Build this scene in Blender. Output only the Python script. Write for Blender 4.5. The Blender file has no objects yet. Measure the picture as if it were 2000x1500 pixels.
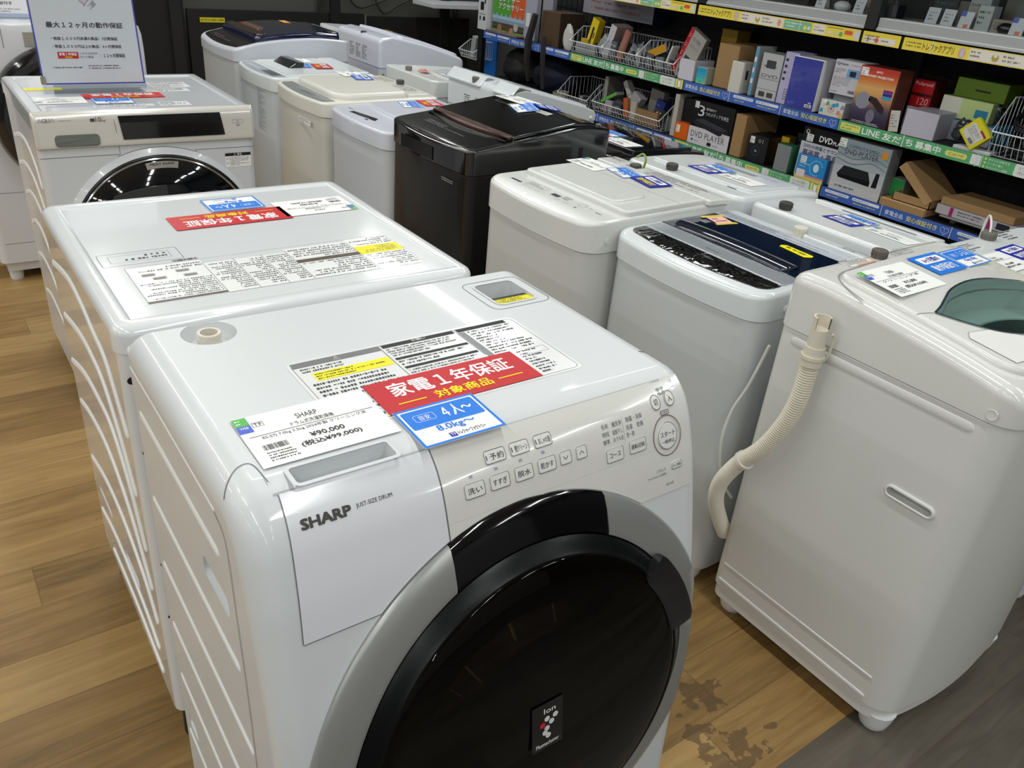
import bpy, math, random
from mathutils import Matrix, Vector, Euler
random.seed(7)
SC = bpy.context.scene
COL = SC.collection
# ------------------------------------------------------------------ camera
cam = bpy.data.cameras.new('camera'); CAM = bpy.data.objects.new('camera', cam); COL.objects.link(CAM)
cam.sensor_width = 36.0; cam.lens = 36.0*1590/2000; cam.clip_start = .02; cam.clip_end = 50
R = ((0.81499701, 0.21781712, -0.53696887), (-0.57328037, 0.43811016, -0.69239375), (0.08443631, 0.87213255, 0.48192875))
CAM.matrix_world = Matrix.Translation((0, 0, 1.42)) @ Matrix(R).to_4x4()
SC.camera = CAM
# ------------------------------------------------------------------ world, exposure
W = bpy.data.worlds.new('store_air'); SC.world = W; W.use_nodes = True
W.node_tree.nodes['Background'].inputs[0].default_value = (.86, .93, 1, 1)
W.node_tree.nodes['Background'].inputs[1].default_value = .36
SC.view_settings.view_transform = 'Standard'; SC.view_settings.look = 'None'
SC.view_settings.gamma = 1; SC.view_settings.use_curve_mapping = False
SC.view_settings.exposure = 0.22
# ------------------------------------------------------------------ ceiling lamps (light of the room)
LAMPS = [(x, y) for x in (-5.4, -3.3, -1.2, .9, 3.0) for y in (-4.1, -2.4, -.7, 1.0, 2.7, 4.4, 5.6)]
LP = 11.5
for x, y in LAMPS:
    l = bpy.data.lights.new('ceiling_tube_light', 'AREA'); l.shape = 'RECTANGLE'; l.size = .10; l.size_y = 1.2
    l.energy = LP; l.color = (.97, 1, .985)
    o = bpy.data.objects.new('ceiling_tube_light', l); COL.objects.link(o); o.location = (x, y, 2.86)

# ------------------------------------------------------------------ materials
def lin(h):
    h = h.lstrip('#'); c = [int(h[i:i+2], 16)/255 for i in (0, 2, 4)]
    return tuple((v/12.92 if v <= .04045 else ((v+.055)/1.055)**2.4) for v in c)
MC = {}
def mat(h, rough=.4, metal=0, coat=0, noise=.04, bump=0, spec=.5, nscale=30, alpha=1, key=None):
    k = key or (h, rough, metal, coat, noise, bump, spec, nscale, alpha)
    if k in MC: return MC[k]
    m = bpy.data.materials.new('surface_'+h.strip('#')); m.use_nodes = True; MC[k] = m
    nt = m.node_tree; b = nt.nodes['Principled BSDF']; c = lin(h)
    b.inputs['Base Color'].default_value = (*c, 1); b.inputs['Roughness'].default_value = rough
    b.inputs['Metallic'].default_value = metal; b.inputs['Coat Weight'].default_value = coat
    b.inputs['Coat Roughness'].default_value = .04; b.inputs['Specular IOR Level'].default_value = spec
    b.inputs['Alpha'].default_value = alpha
    if noise:
        tc = nt.nodes.new('ShaderNodeTexCoord'); n = nt.nodes.new('ShaderNodeTexNoise'); n.inputs['Scale'].default_value = nscale
        mx = nt.nodes.new('ShaderNodeMapRange'); mx.inputs[3].default_value = max(0, rough-noise); mx.inputs[4].default_value = rough+noise
        nt.links.new(tc.outputs['Object'], n.inputs['Vector']); nt.links.new(n.outputs[0], mx.inputs[0])
        nt.links.new(mx.outputs[0], b.inputs['Roughness'])
        if bump:
            bp = nt.nodes.new('ShaderNodeBump'); bp.inputs['Strength'].default_value = bump; bp.inputs['Distance'].default_value = .002
            nt.links.new(n.outputs[0], bp.inputs['Height']); nt.links.new(bp.outputs[0], b.inputs['Normal'])
    return m
def glassy(h, refl=.12, key=None):
    """thin tinted pane: tinted transparency plus mirror reflection by Fresnel"""
    k = ('gl', h, refl)
    if k in MC: return MC[k]
    m = bpy.data.materials.new('pane_'+h.strip('#')); m.use_nodes = True; MC[k] = m
    nt = m.node_tree; nt.nodes.clear(); o = nt.nodes.new('ShaderNodeOutputMaterial')
    t = nt.nodes.new('ShaderNodeBsdfTransparent'); t.inputs[0].default_value = (*lin(h), 1)
    g = nt.nodes.new('ShaderNodeBsdfGlossy'); g.inputs['Roughness'].default_value = .03
    f0 = nt.nodes.new('ShaderNodeFresnel'); f0.inputs[0].default_value = 1.45
    gm = nt.nodes.new('ShaderNodeNewGeometry'); f = nt.nodes.new('ShaderNodeMath'); f.operation = 'MULTIPLY'; iv = nt.nodes.new('ShaderNodeMath'); iv.operation = 'SUBTRACT'; iv.inputs[0].default_value = 1
    nt.links.new(gm.outputs['Backfacing'], iv.inputs[1]); nt.links.new(iv.outputs[0], f.inputs[0]); nt.links.new(f0.outputs[0], f.inputs[1])
    mx = nt.nodes.new('ShaderNodeMixShader')
    nt.links.new(f.outputs[0], mx.inputs[0]); nt.links.new(t.outputs[0], mx.inputs[1]); nt.links.new(g.outputs[0], mx.inputs[2])
    nt.links.new(mx.outputs[0], o.inputs[0]); return m
WHITE = mat('D2D5D7', .38, coat=.3, noise=.03); WHITEM = mat('E0E2E3', .38, noise=.05)
STEEL = mat('DDDFE0', .13, coat=.6, noise=.02); CREAM = mat('DEDCD3', .3, coat=.2)
GREYW = mat('C6CACD', .35); BLACK = mat('0A0A0B', .12, coat=.6); BLACKM = mat('111113', .5)
INK = mat('1C1D20', .5, noise=0); INKG = mat('75787C', .5, noise=0); PAPER = mat('F4F4F2', .45, noise=.05)
RED = mat('C20F1C', .42, noise=.03); YEL = mat('F2E600', .4); YTXT = mat('FFE800', .4, noise=0); WTXT = mat('FAFAFA', .4, noise=0)
BLUE = mat('0A78E0', .42, noise=.03); DBLUE = mat('0820A0', .42); SBLUE = mat('3F66BE', .45); SGREEN = mat('5DAE73', .45)
SYEL = mat('F5DE4E', .4); CARD = mat('A8865A', .75, noise=.1, bump=.15, nscale=80); SEAM = mat('6E7276', .6, noise=0)
SILVER = mat('A9AAA8', .32, metal=.55); RUBBER = mat('4B4A48', .6); WIRE = mat('CFD2D6', .35)
BWIRE = mat('0A0A0A', .5)

# ------------------------------------------------------------------ text outlines
TX = {}
def glyphs(s, bold=False):
    k = (s, bold)
    if k in TX: return TX[k]
    c = bpy.data.curves.new('t', 'FONT'); c.body = s; c.size = 1; c.resolution_u = 2
    o = bpy.data.objects.new('t', c); COL.objects.link(o)
    bpy.context.view_layer.update()
    dg = bpy.context.evaluated_depsgraph_get(); me = bpy.data.meshes.new_from_object(o.evaluated_get(dg))
    v = [(p.co.x, p.co.y) for p in me.vertices]; f = [tuple(p.vertices) for p in me.polygons]
    bpy.data.objects.remove(o); bpy.data.curves.remove(c); bpy.data.meshes.remove(me)
    if not v: v = [(0, 0), (1, 0), (0, 1)]; f = []
    xs = [p[0] for p in v]; ys = [p[1] for p in v]
    if bold:      # heavier weight: the outline drawn five times with tiny shifts
        n = len(v); d = .016 if bold is True else bold; V = []; F = []
        for j, (dx, dy) in enumerate(((0, 0), (d, d), (-d, d), (d, -d), (-d, -d))):
            V += [(x+dx, y+dy, j) for x, y in v]; F += [tuple(i+j*n for i in q) for q in f]
        v, f = V, F
    TX[k] = (v, f, min(xs), max(xs), min(ys), max(ys)); return TX[k]

# ------------------------------------------------------------------ mesh builder
def flat(o, U, V, N=None):
    o = Vector(o); U = Vector(U); V = Vector(V); N = Vector(N) if N else U.cross(V).normalized()
    return lambda u, v, h=0: o + U*u + V*v + N*h
def top(z): return lambda u, v, h=0: Vector((u, v, z+h))
class MB:
    def __init__(s): s.v = []; s.f = []; s.m = []; s.mats = []; s.T = None
    def mi(s, m):
        if m not in s.mats: s.mats.append(m)
        return s.mats.index(m)
    def add(s, vs, fs, m):
        b = len(s.v)
        for p in vs:
            p = Vector(p)
            if s.T is not None: p = s.T @ p
            s.v.append(p[:])
        i = s.mi(m)
        for f in fs: s.f.append([b+k for k in f]); s.m.append(i)
        return s
    def poly(s, pts, m): return s.add(pts, [list(range(len(pts)))], m)
    def loft(s, rings, m, cap0=True, cap1=True, closed=True):
        n = len(rings[0]); vs = [p for r in rings for p in r]; fs = []
        for k in range(len(rings)-1):
            for i in range(n if closed else n-1):
                j = (i+1) % n; fs.append([k*n+i, k*n+j, (k+1)*n+j, (k+1)*n+i])
        if cap0: fs.append(list(range(n))[::-1])
        if cap1: fs.append([(len(rings)-1)*n+i for i in range(n)])
        return s.add(vs, fs, m)
    def box(s, x0, x1, y0, y1, z0, z1, m, b=0, seg=2):
        if b <= 0:
            vs = [(x, y, z) for z in (z0, z1) for x, y in ((x0, y0), (x1, y0), (x1, y1), (x0, y1))]
            return s.add(vs, [[3, 2, 1, 0], [4, 5, 6, 7], [0, 1, 5, 4], [1, 2, 6, 5], [2, 3, 7, 6], [3, 0, 4, 7]], m)
        b = min(b, (x1-x0)/2.01, (y1-y0)/2.01, (z1-z0)/2.01)
        rings = []
        for k in range(seg+1):
            a = math.pi/2*k/seg; i = b*(1-math.sin(a)); rings.append((i, z0+b*(1-math.cos(a))))
        for k in range(seg+1):
            a = math.pi/2*k/seg; i = b*(1-math.cos(a)); rings.append((i, z1-b+b*math.sin(a)))
        return s.loft([[(x, y, z) for x, y in rrect(x0+i, x1-i, y0+i, y1-i, max(b-i, .0002), seg)] for i, z in rings], m)
    def rings(s, x0, x1, y0, y1, r, prof, m, seg=5, cap0=True, cap1=True):
        """rounded-rectangle column; prof = [(inset, z)]"""
        return s.loft([[(x, y, z) for x, y in rrect(x0+i, x1-i, y0+i, y1-i, max(r-i, .0004), seg)] for i, z in prof], m, cap0, cap1)
    def tube(s, path, r, m, seg=8, caps=True, rr=None):
        P = [Vector(p) for p in path]; rings = []; up = None
        for i, p in enumerate(P):
            d = (P[min(i+1, len(P)-1)]-P[max(i-1, 0)]).normalized()
            if up is None: up = d.orthogonal().normalized()
            up = (up - d*up.dot(d)).normalized(); side = d.cross(up)
            q = rr[i] if rr else r
            rings.append([p+(up*math.cos(a)+side*math.sin(a))*q for a in [2*math.pi*k/seg for k in range(seg)]])
        return s.loft(rings, m, caps, caps)
    def lathe(s, prof, c, m, seg=32, S=None, cap0=True, cap1=True):
        """prof=[(r,h)] about c, in frame S(u,v,h) if given"""
        S = S or top(0)
        return s.loft([[S(c[0]+r*math.cos(2*math.pi*k/seg), c[1]+r*math.sin(2*math.pi*k/seg), h) for k in range(seg)] for r, h in prof], m, cap0, cap1)
    def rect(s, S, u0, v0, u1, v1, m, h=.0003, nu=1, nv=1):
        vs = [S(u0+(u1-u0)*i/nu, v0+(v1-v0)*j/nv, h) for j in range(nv+1) for i in range(nu+1)]
        return s.add(vs, [[j*(nu+1)+i, j*(nu+1)+i+1, (j+1)*(nu+1)+i+1, (j+1)*(nu+1)+i] for j in range(nv) for i in range(nu)], m)
    def frame(s, S, u0, v0, u1, v1, t, m, h=.0003, r=0, nseg=4, nv=1):
        if r:
            a = rrect(u0, u1, v0, v1, r, nseg); b = rrect(u0+t, u1-t, v0+t, v1-t, max(r-t, .0002), nseg); n = len(a)
            return s.add([S(x, y, h) for x, y in a+b], [[i, (i+1) % n, n+(i+1) % n, n+i] for i in range(n)], m)
        s.rect(S, u0, v0, u1, v0+t, m, h); s.rect(S, u0, v1-t, u1, v1, m, h)
        s.rect(S, u0, v0+t, u0+t, v1-t, m, h, 1, nv); return s.rect(S, u1-t, v0+t, u1, v1-t, m, h, 1, nv)
    def rr(s, S, u0, v0, u1, v1, r, m, h=.0003, seg=4): return s.poly([S(x, y, h) for x, y in rrect(u0, u1, v0, v1, r, seg)], m)
    def disc(s, S, u, v, r, m, h=.0003, seg=20, ry=None):
        return s.poly([S(u+r*math.cos(2*math.pi*k/seg), v+(ry or r)*math.sin(2*math.pi*k/seg), h) for k in range(seg)], m)
    def ring(s, S, u, v, r0, r1, m, h=.0003, a0=0, a1=360, seg=28, ky=1):
        vs = []
        for k in range(seg+1):
            a = math.radians(a0+(a1-a0)*k/seg)
            for r in (r0, r1): vs.append(S(u+r*math.cos(a), v+ky*r*math.sin(a), h))
        return s.add(vs, [[2*k, 2*k+1, 2*k+3, 2*k+2] for k in range(seg)], m)
    def text(s, t, S, u0, v0, u1, v1, m, h=.0006, bold=False, keep=False):
        """lettering fitted into the rectangle; u1 or v1 None keeps the letters' own proportion"""
        v, f, x0, x1, y0, y1 = glyphs(t, bold)
        if u1 is None: sy = (v1-v0)/max(y1-y0, .01); sx = sy
        elif v1 is None: sx = (u1-u0)/max(x1-x0, .01); sy = sx
        else: sx = (u1-u0)/max(x1-x0, .01); sy = (v1-v0)/max(y1-y0, .01)
        return s.add([S(u0+(p[0]-x0)*sx, v0+(p[1]-y0)*sy, h+(p[2]*4e-5 if len(p) > 2 else 0)) for p in v], f, m)
    def fine(s, S, u0, v0, u1, v1, rows, m, h=.0005, seed=1, fill=.85, asp=.46):
        """rows of print too small to read: short dashes"""
        r = random.Random(seed); dv = (v1-v0)/rows; fh = abs(dv)*asp
        for k in range(rows):
            v = v0+dv*(k+.5)-fh/2; u = u0; end = u0+(u1-u0)*(fill+(1-fill)*r.random() if r.random() < .6 else fill*.6)
            while u < end:
                w = fh*(.35+r.random()*.5)
                q = fh*r.choice((0, 0, .25, .45)); s.rect(S, u, v+(q if r.random() < .5 else 0), min(u+w, end), v+fh-(q/2), m, h)
                u += w+fh*(.3 if r.random() < .85 else 1.0)
        return s
    def barcode(s, S, u0, v0, u1, v1, m, h=.0006, seed=3):
        r = random.Random(seed); u = u0; d = (u1-u0)/60
        while u < u1:
            w = d*r.choice((1, 1, 2)); s.rect(S, u, v0, min(u+w, u1), v1, m, h); u += w+d*r.choice((1, 1, 2))
        return s
    def build(s, name, parent=None, world=False, sharp=35, smooth=True, label=None, wn=True, mw=None):
        me = bpy.data.meshes.new(name)
        vs = s.v
        if world:
            root = parent
            while root.parent: root = root.parent
            iv = root.matrix_basis.inverted(); vs = [(iv @ Vector(v))[:] for v in vs]
        me.from_pydata(vs, [], s.f); 
        for m in s.mats: me.materials.append(m)
        me.polygons.foreach_set('material_index', s.m)
        if smooth:
            me.polygons.foreach_set('use_smooth', [True]*len(s.f)); me.set_sharp_from_angle(angle=math.radians(sharp))
        me.update()
        o = bpy.data.objects.new(name, me); COL.objects.link(o)
        if parent: o.parent = parent
        if mw is not None: o.matrix_basis = mw
        if smooth and wn:
            w = o.modifiers.new('wn', 'WEIGHTED_NORMAL'); w.keep_sharp = True; w.weight = 80
        if label: o['label'] = label
        return o
def rrect(x0, x1, y0, y1, r, seg=4):
    r = min(r, abs(x1-x0)/2, abs(y1-y0)/2); pts = []
    for cx, cy, a0 in ((x1-r, y0+r, -90), (x1-r, y1-r, 0), (x0+r, y1-r, 90), (x0+r, y0+r, 180)):
        for k in range(seg+1):
            a = math.radians(a0+90*k/seg); pts.append((cx+r*math.cos(a), cy+r*math.sin(a)))
    return pts
def tag(o, label, cat, group=None):
    o['label'] = label; o['category'] = cat
    if group: o['group'] = group
    return o
def thing(name, label, cat, loc=(0, 0, 0), rotz=0, group=None):
    o = bpy.data.objects.new(name, None); COL.objects.link(o); o.empty_display_size = .1
    o.location = loc; o.rotation_euler = (0, 0, rotz); return tag(o, label, cat, group)
def struct(o): o['kind'] = 'structure'; return o

# ------------------------------------------------------------------ the room
def floor_mat():
    m = bpy.data.materials.new('plank_floor'); m.use_nodes = True; nt = m.node_tree; N = nt.nodes; L = nt.links
    b = N['Principled BSDF']; tc = N.new('ShaderNodeTexCoord'); sp = N.new('ShaderNodeSeparateXYZ'); L.new(tc.outputs['Object'], sp.inputs[0])
    def M(op, a, c=None, d=None):
        n = N.new('ShaderNodeMath'); n.operation = op
        for i, q in enumerate((a, c, d)):
            if q is None: continue
            if isinstance(q, (int, float)): n.inputs[i].default_value = q
            else: L.new(q, n.inputs[i])
        return n.outputs[0]
    X, Y = sp.outputs[0], sp.outputs[1]
    P = .1472; yr = M('DIVIDE', M('SUBTRACT', Y, .0502), P); row = M('FLOOR', yr); fy = M('SUBTRACT', yr, row)
    wn = N.new('ShaderNodeTexWhiteNoise'); wn.noise_dimensions = '1D'; L.new(row, wn.inputs['W'])
    xs = M('DIVIDE', M('ADD', X, M('MULTIPLY', wn.outputs['Value'], 3.1)), 1.18); colm = M('FLOOR', xs); fx = M('SUBTRACT', xs, colm)
    cb = N.new('ShaderNodeCombineXYZ'); L.new(row, cb.inputs[0]); L.new(colm, cb.inputs[1])
    w2 = N.new('ShaderNodeTexWhiteNoise'); w2.noise_dimensions = '3D'; L.new(cb.outputs[0], w2.inputs['Vector'])
    # grain: stretched noise shifted per plank
    gv = N.new('ShaderNodeCombineXYZ'); L.new(M('MULTIPLY', X, 2.2), gv.inputs[0]); L.new(M('MULTIPLY', Y, 26), gv.inputs[1]); L.new(M('MULTIPLY', w2.outputs['Value'], 37), gv.inputs[2])
    g = N.new('ShaderNodeTexNoise'); g.inputs['Scale'].default_value = 1.6; g.inputs['Detail'].default_value = 6; g.inputs['Roughness'].default_value = .62; g.inputs['Distortion'].default_value = .9
    L.new(gv.outputs[0], g.inputs['Vector'])
    gv2 = N.new('ShaderNodeCombineXYZ'); L.new(M('MULTIPLY', X, 1.3), gv2.inputs[0]); L.new(M('MULTIPLY', Y, 5), gv2.inputs[1]); L.new(M('MULTIPLY', w2.outputs['Value'], 11), gv2.inputs[2])
    g2 = N.new('ShaderNodeTexNoise'); g2.inputs['Scale'].default_value = 1.5; g2.inputs['Detail'].default_value = 3; L.new(gv2.outputs[0], g2.inputs['Vector'])
    t = M('ADD', M('ADD', M('MULTIPLY', g.outputs[0], .55), M('MULTIPLY', g2.outputs[0], .45)), M('MULTIPLY', M('SUBTRACT', w2.outputs['Value'], .5), .34))
    def ramp(stops):
        r = N.new('ShaderNodeValToRGB'); e = r.color_ramp.elements
        e[0].position, e[0].color = stops[0][0], (*lin(stops[0][1]), 1); e[1].position, e[1].color = stops[-1][0], (*lin(stops[-1][1]), 1)
        for p, c in stops[1:-1]: q = e.new(p); q.color = (*lin(c), 1)
        L.new(t, r.inputs[0]); return r.outputs[0]
    oak = ramp([(.20, '66502C'), (.40, '8C6D40'), (.6, 'A68753'), (.85, 'BD9D69')])
    gry = ramp([(.22, '352F27'), (.45, '4A433A'), (.62, '585147'), (.85, '6A6357')])
    mx = N.new('ShaderNodeMix'); mx.data_type = 'RGBA'; L.new(M('LESS_THAN', Y, .0502+3*P), mx.inputs[0]); L.new(oak, mx.inputs[6]); L.new(gry, mx.inputs[7])
    # seams
    sy = M('LESS_THAN', M('MINIMUM', fy, M('SUBTRACT', 1.0, fy)), .009); sx = M('LESS_THAN', M('MINIMUM', fx, M('SUBTRACT', 1.0, fx)), .0011)
    se = M('MAXIMUM', sy, sx)
    m2 = N.new('ShaderNodeMix'); m2.data_type = 'RGBA'; L.new(M('MULTIPLY', se, .45), m2.inputs[0]); L.new(mx.outputs[2], m2.inputs[6]); m2.inputs[7].default_value = (*lin('4A3822'), 1)
    # worn dark stains near the aisle edge
    sn = N.new('ShaderNodeTexNoise'); sn.inputs['Scale'].default_value = 26; sn.inputs['Detail'].default_value = 4; L.new(tc.outputs['Object'], sn.inputs['Vector'])
    st = None
    for cx, cy, rad in STAINS:
        d = M('SQRT', M('ADD', M('POWER', M('SUBTRACT', X, cx), 2), M('POWER', M('SUBTRACT', Y, cy), 2)))
        k = M('LESS_THAN', M('ADD', M('DIVIDE', d, rad), M('MULTIPLY', M('SUBTRACT', sn.outputs[0], .5), 4.5)), .75)
        st = k if st is None else M('MAXIMUM', st, k)
    m3 = N.new('ShaderNodeMix'); m3.data_type = 'RGBA'; L.new(M('MULTIPLY', st, .62), m3.inputs[0]); L.new(m2.outputs[2], m3.inputs[6]); m3.inputs[7].default_value = (*lin('4B3A28'), 1)
    L.new(m3.outputs[2], b.inputs['Base Color'])
    rg = N.new('ShaderNodeMapRange'); rg.inputs[3].default_value = .34; rg.inputs[4].default_value = .5; L.new(g.outputs[0], rg.inputs[0]); L.new(rg.outputs[0], b.inputs['Roughness'])
    bp = N.new('ShaderNodeBump'); bp.inputs['Strength'].default_value = .12; bp.inputs['Distance'].default_value = .001; L.new(M('SUBTRACT', g.outputs[0], se), bp.inputs['Height']); L.new(bp.outputs[0], b.inputs['Normal'])
    return m
STAINS = [(1.125, .560, .050), (1.085, .632, .022), (1.055, .640, .020), (1.138, .700, .055), (1.22, .56, .016), (1.05, .55, .05)]
XW, YW = 4.0, 6.1
struct(MB().box(-6.5, XW, -5.2, YW, -.05, 0, floor_mat()).build('floor', smooth=False))
CEIL = mat('E8E9E8', .8)
struct(MB().box(-6.5, XW, -5.2, YW, 2.95, 3.0, CEIL).build('ceiling', smooth=False))
struct(MB().box(-6.5, XW, YW, YW+.08, 0, 3.0, mat('4C4B47', .8)).build('wall_back', smooth=False))
struct(MB().box(XW, XW+.08, -5.2, YW+.08, 0, 3.0, mat('3A3A3A', .8)).build('wall_right', smooth=False))
struct(MB().box(-6.58, -6.5, -5.2, YW, 0, 3.0, mat('C4C6C6', .8)).build('wall_left', smooth=False))
struct(MB().box(-6.58, XW+.08, -5.28, -5.2, 0, 3.0, mat('8A8886', .8)).build('wall_front', smooth=False))
for i, (x, y) in enumerate(LAMPS):
    o = MB().box(-.08, .08, -.62, .62, 2.885, 2.95, WHITEM, .01).build('ceiling_lamp', mw=Matrix.Translation((x, y, 0)))
    tag(o, 'white linear ceiling lamp housing over the sales floor', 'lamp', 'linear ceiling lamps')

# ------------------------------------------------------------------ helpers for appliances
def interp(x, pts):
    if x <= pts[0][0]: return pts[0][1]
    for (a, b), (c, d) in zip(pts, pts[1:]):
        if x <= c: return b+(d-b)*(x-a)/(c-a)
    return pts[-1][1]
def inset(poly, d):
    """inset of a closed polygon given counter-clockwise"""
    n = len(poly); out = []
    for i in range(n):
        p0, p, p1 = Vector(poly[i-1]), Vector(poly[i]), Vector(poly[(i+1) % n])
        a = (p-p0).normalized(); b = (p1-p).normalized(); na = Vector((-a.y, a.x)); nb = Vector((-b.y, b.x)); m = (na+nb)
        m = m.normalized() if m.length > 1e-6 else na
        out.append(tuple(p+m*(d/max(.35, m.dot(na)))))
    return out
def cut(o, mbs):
    """carves recesses into a part"""
    for mb in mbs:
        c = mb.build('recess_tool', wn=False); c.parent = o.parent
        import bmesh
        for q in (c, o):
            bm = bmesh.new(); bm.from_mesh(q.data); bmesh.ops.recalc_face_normals(bm, faces=bm.faces); bm.to_mesh(q.data); bm.free()
        if o.parent: c.data.transform(o.parent.matrix_basis.inverted())
        for md in list(o.modifiers): o.modifiers.remove(md)
        b = o.modifiers.new('b', 'BOOLEAN'); b.operation = 'DIFFERENCE'; b.object = c; b.solver = 'EXACT'
        bpy.context.view_layer.update()
        me = bpy.data.meshes.new_from_object(o.evaluated_get(bpy.context.evaluated_depsgraph_get()))
        o.modifiers.clear(); old = o.data; o.data = me; bpy.data.meshes.remove(old); me.name = o.name
        cm = c.data; bpy.data.objects.remove(c); bpy.data.meshes.remove(cm)
    o.data.set_sharp_from_angle(angle=math.radians(30))
    w = o.modifiers.new('wn', 'WEIGHTED_NORMAL'); w.keep_sharp = True; w.weight = 80
def band(mb, S, vs, ul, ur, m, h=.0006, nu=1):
    P = [S(ul(v)+(ur(v)-ul(v))*k/nu, v, h) for v in vs for k in range(nu+1)]
    return mb.add(P, [[j*(nu+1)+k, j*(nu+1)+k+1, (j+1)*(nu+1)+k+1, (j+1)*(nu+1)+k] for j in range(len(vs)-1) for k in range(nu)], m)
def lin_range(a, b, n): return [a+(b-a)*k/n for k in range(n+1)]
def strip_line(mb, pts, w, m, S, h=.0008):
    """thin line through 2D points on surface S"""
    vs = []; n = len(pts)
    for i in range(n):
        a = Vector(pts[max(i-1, 0)]); b = Vector(pts[min(i+1, n-1)]); d = (b-a).normalized(); q = Vector((-d.y, d.x))*w/2; p = Vector(pts[i])
        vs += [S(p.x-q.x, p.y-q.y, h), S(p.x+q.x, p.y+q.y, h)]
    return mb.add(vs, [[2*i, 2*i+2, 2*i+3, 2*i+1] for i in range(n-1)], m)
def rib(mb, pts, w, hgt, m, S):
    """low rounded embossed rib along 2D points on surface S"""
    P0, P1 = Vector(pts[0]), Vector(pts[1]); Q0, Q1 = Vector(pts[-2]), Vector(pts[-1]); u_, v_ = (P1-P0).normalized()*w*.5, (Q0-Q1).normalized()*w*.5
    pts = [P0, P0+u_*.35, P0+u_]+[Vector(p) for p in pts[1:-1]]+[Q1+v_, Q1+v_*.35, Q1]; n = len(pts); rings = []
    for i in range(n):
        a = Vector(pts[max(i-1, 0)]); b = Vector(pts[min(i+1, n-1)]); d = (b-a).normalized(); q = Vector((-d.y, d.x)); p = Vector(pts[i]); e = .75 if i in (1, n-2) else .1 if i in (0, n-1) else 1
        rings.append([S(p.x+q.x*w/2*t*e, p.y+q.y*w/2*t*e, hgt*math.sqrt(max(0, 1-t*t))*e-.0006) for t in (-1, -.7, 0, .7, 1)])
    return mb.loft(rings, m, False, False, closed=False)
def smooth_pts(p, n=6):
    out = []
    for i in range(len(p)-1):
        a = p[max(i-1, 0)]; b = p[i]; c = p[i+1]; d = p[min(i+2, len(p)-1)]
        for k in range(n):
            t = k/n; out.append(tuple(.5*((2*b[j])+(-a[j]+c[j])*t+(2*a[j]-5*b[j]+4*c[j]-d[j])*t*t+(-a[j]+3*b[j]-3*c[j]+d[j])*t**3) for j in range(len(b))))
    return out+[tuple(p[-1])]

# ------------------------------------------------------------------ loose cards (local: x right, y up, z out; centre at origin)
CS = top(0)
def card_base(mb, w, h, m, t=.0006): return mb.box(-w/2, w/2, -h/2, h/2, 0, t, m)
def red_card(label, mw, w=.221, h=.076, film=.004, group=None):
    mb = MB(); card_base(mb, w, h, RED); a, b = w/2, h/2; H = .0009
    mb.text('家電１年保証', CS, -a*.78, b*-.12, a*.80, b*.72, WTXT, H, True)
    mb.text('対象商品', CS, -a*.36, -b*.74, a*.38, -b*.28, YTXT, H, True)
    for s in (-1, 1): mb.rect(CS, s*a*.82, -b*.56, s*a*.48, -b*.51, YTXT, H)
    return tag(mb.build('warranty_card', smooth=False, mw=mw), label, 'card', group)
def cap_card(label, mw, main='４人〜', sub='8.0kg〜', w=.108, h=.078, group=None):
    mb = MB(); card_base(mb, w, h, PAPER); a, b = w/2, h/2; H = .0009
    mb.frame(CS, -a, -b, a, b, .0035, BLUE, H)
    mb.rr(CS, -a+.006, -.004, a-.006, b-.006, .003, BLUE, H)
    mb.frame(CS, -a*.70, b*.22, -a*.2, b*.58, .0005, WTXT, .0012, .003); mb.text('目安', CS, -a*.58, b*.28, -a*.32, b*.52, WTXT, .0012)
    mb.text(main, CS, -a*.02, b*.12, a*.72, b*.70, WTXT, .0012, True)
    mb.text(sub, CS, -a*.42, -b*.50, a*.50, -b*.14, BLUE, H, True)
    mb.rect(CS, -a*.30, -b*.84, -a*.14, -b*.62, DBLUE, H); mb.text('TF', CS, -a*.28, -b*.80, -a*.16, -b*.66, WTXT, .0012)
    mb.text('トレジャーファクトリー', CS, -a*.10, -b*.82, a*.58, -b*.62, INK, H, True)
    return tag(mb.build('capacity_card', smooth=False, mw=mw), label, 'card', group)
def six_card(label, mw, col=None, w=.104, h=.078, group=None, txt=None):
    mb = MB(); card_base(mb, w, h, col or BLUE); a, b = w/2, h/2; H = .0009
    mb.rr(CS, -a*.78, b*.08, a*.78, b*.74, .004, PAPER, H); mb.text('6ヶ月間の', CS, -a*.55, b*.2, a*.55, b*.62, DBLUE, .0012, True)
    mb.text('動作保証付', CS, -a*.72, -b*.72, a*.72, -b*.12, txt or WTXT, H, True)
    return tag(mb.build('warranty_card', smooth=False, mw=mw), label, 'card', group)
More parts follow.
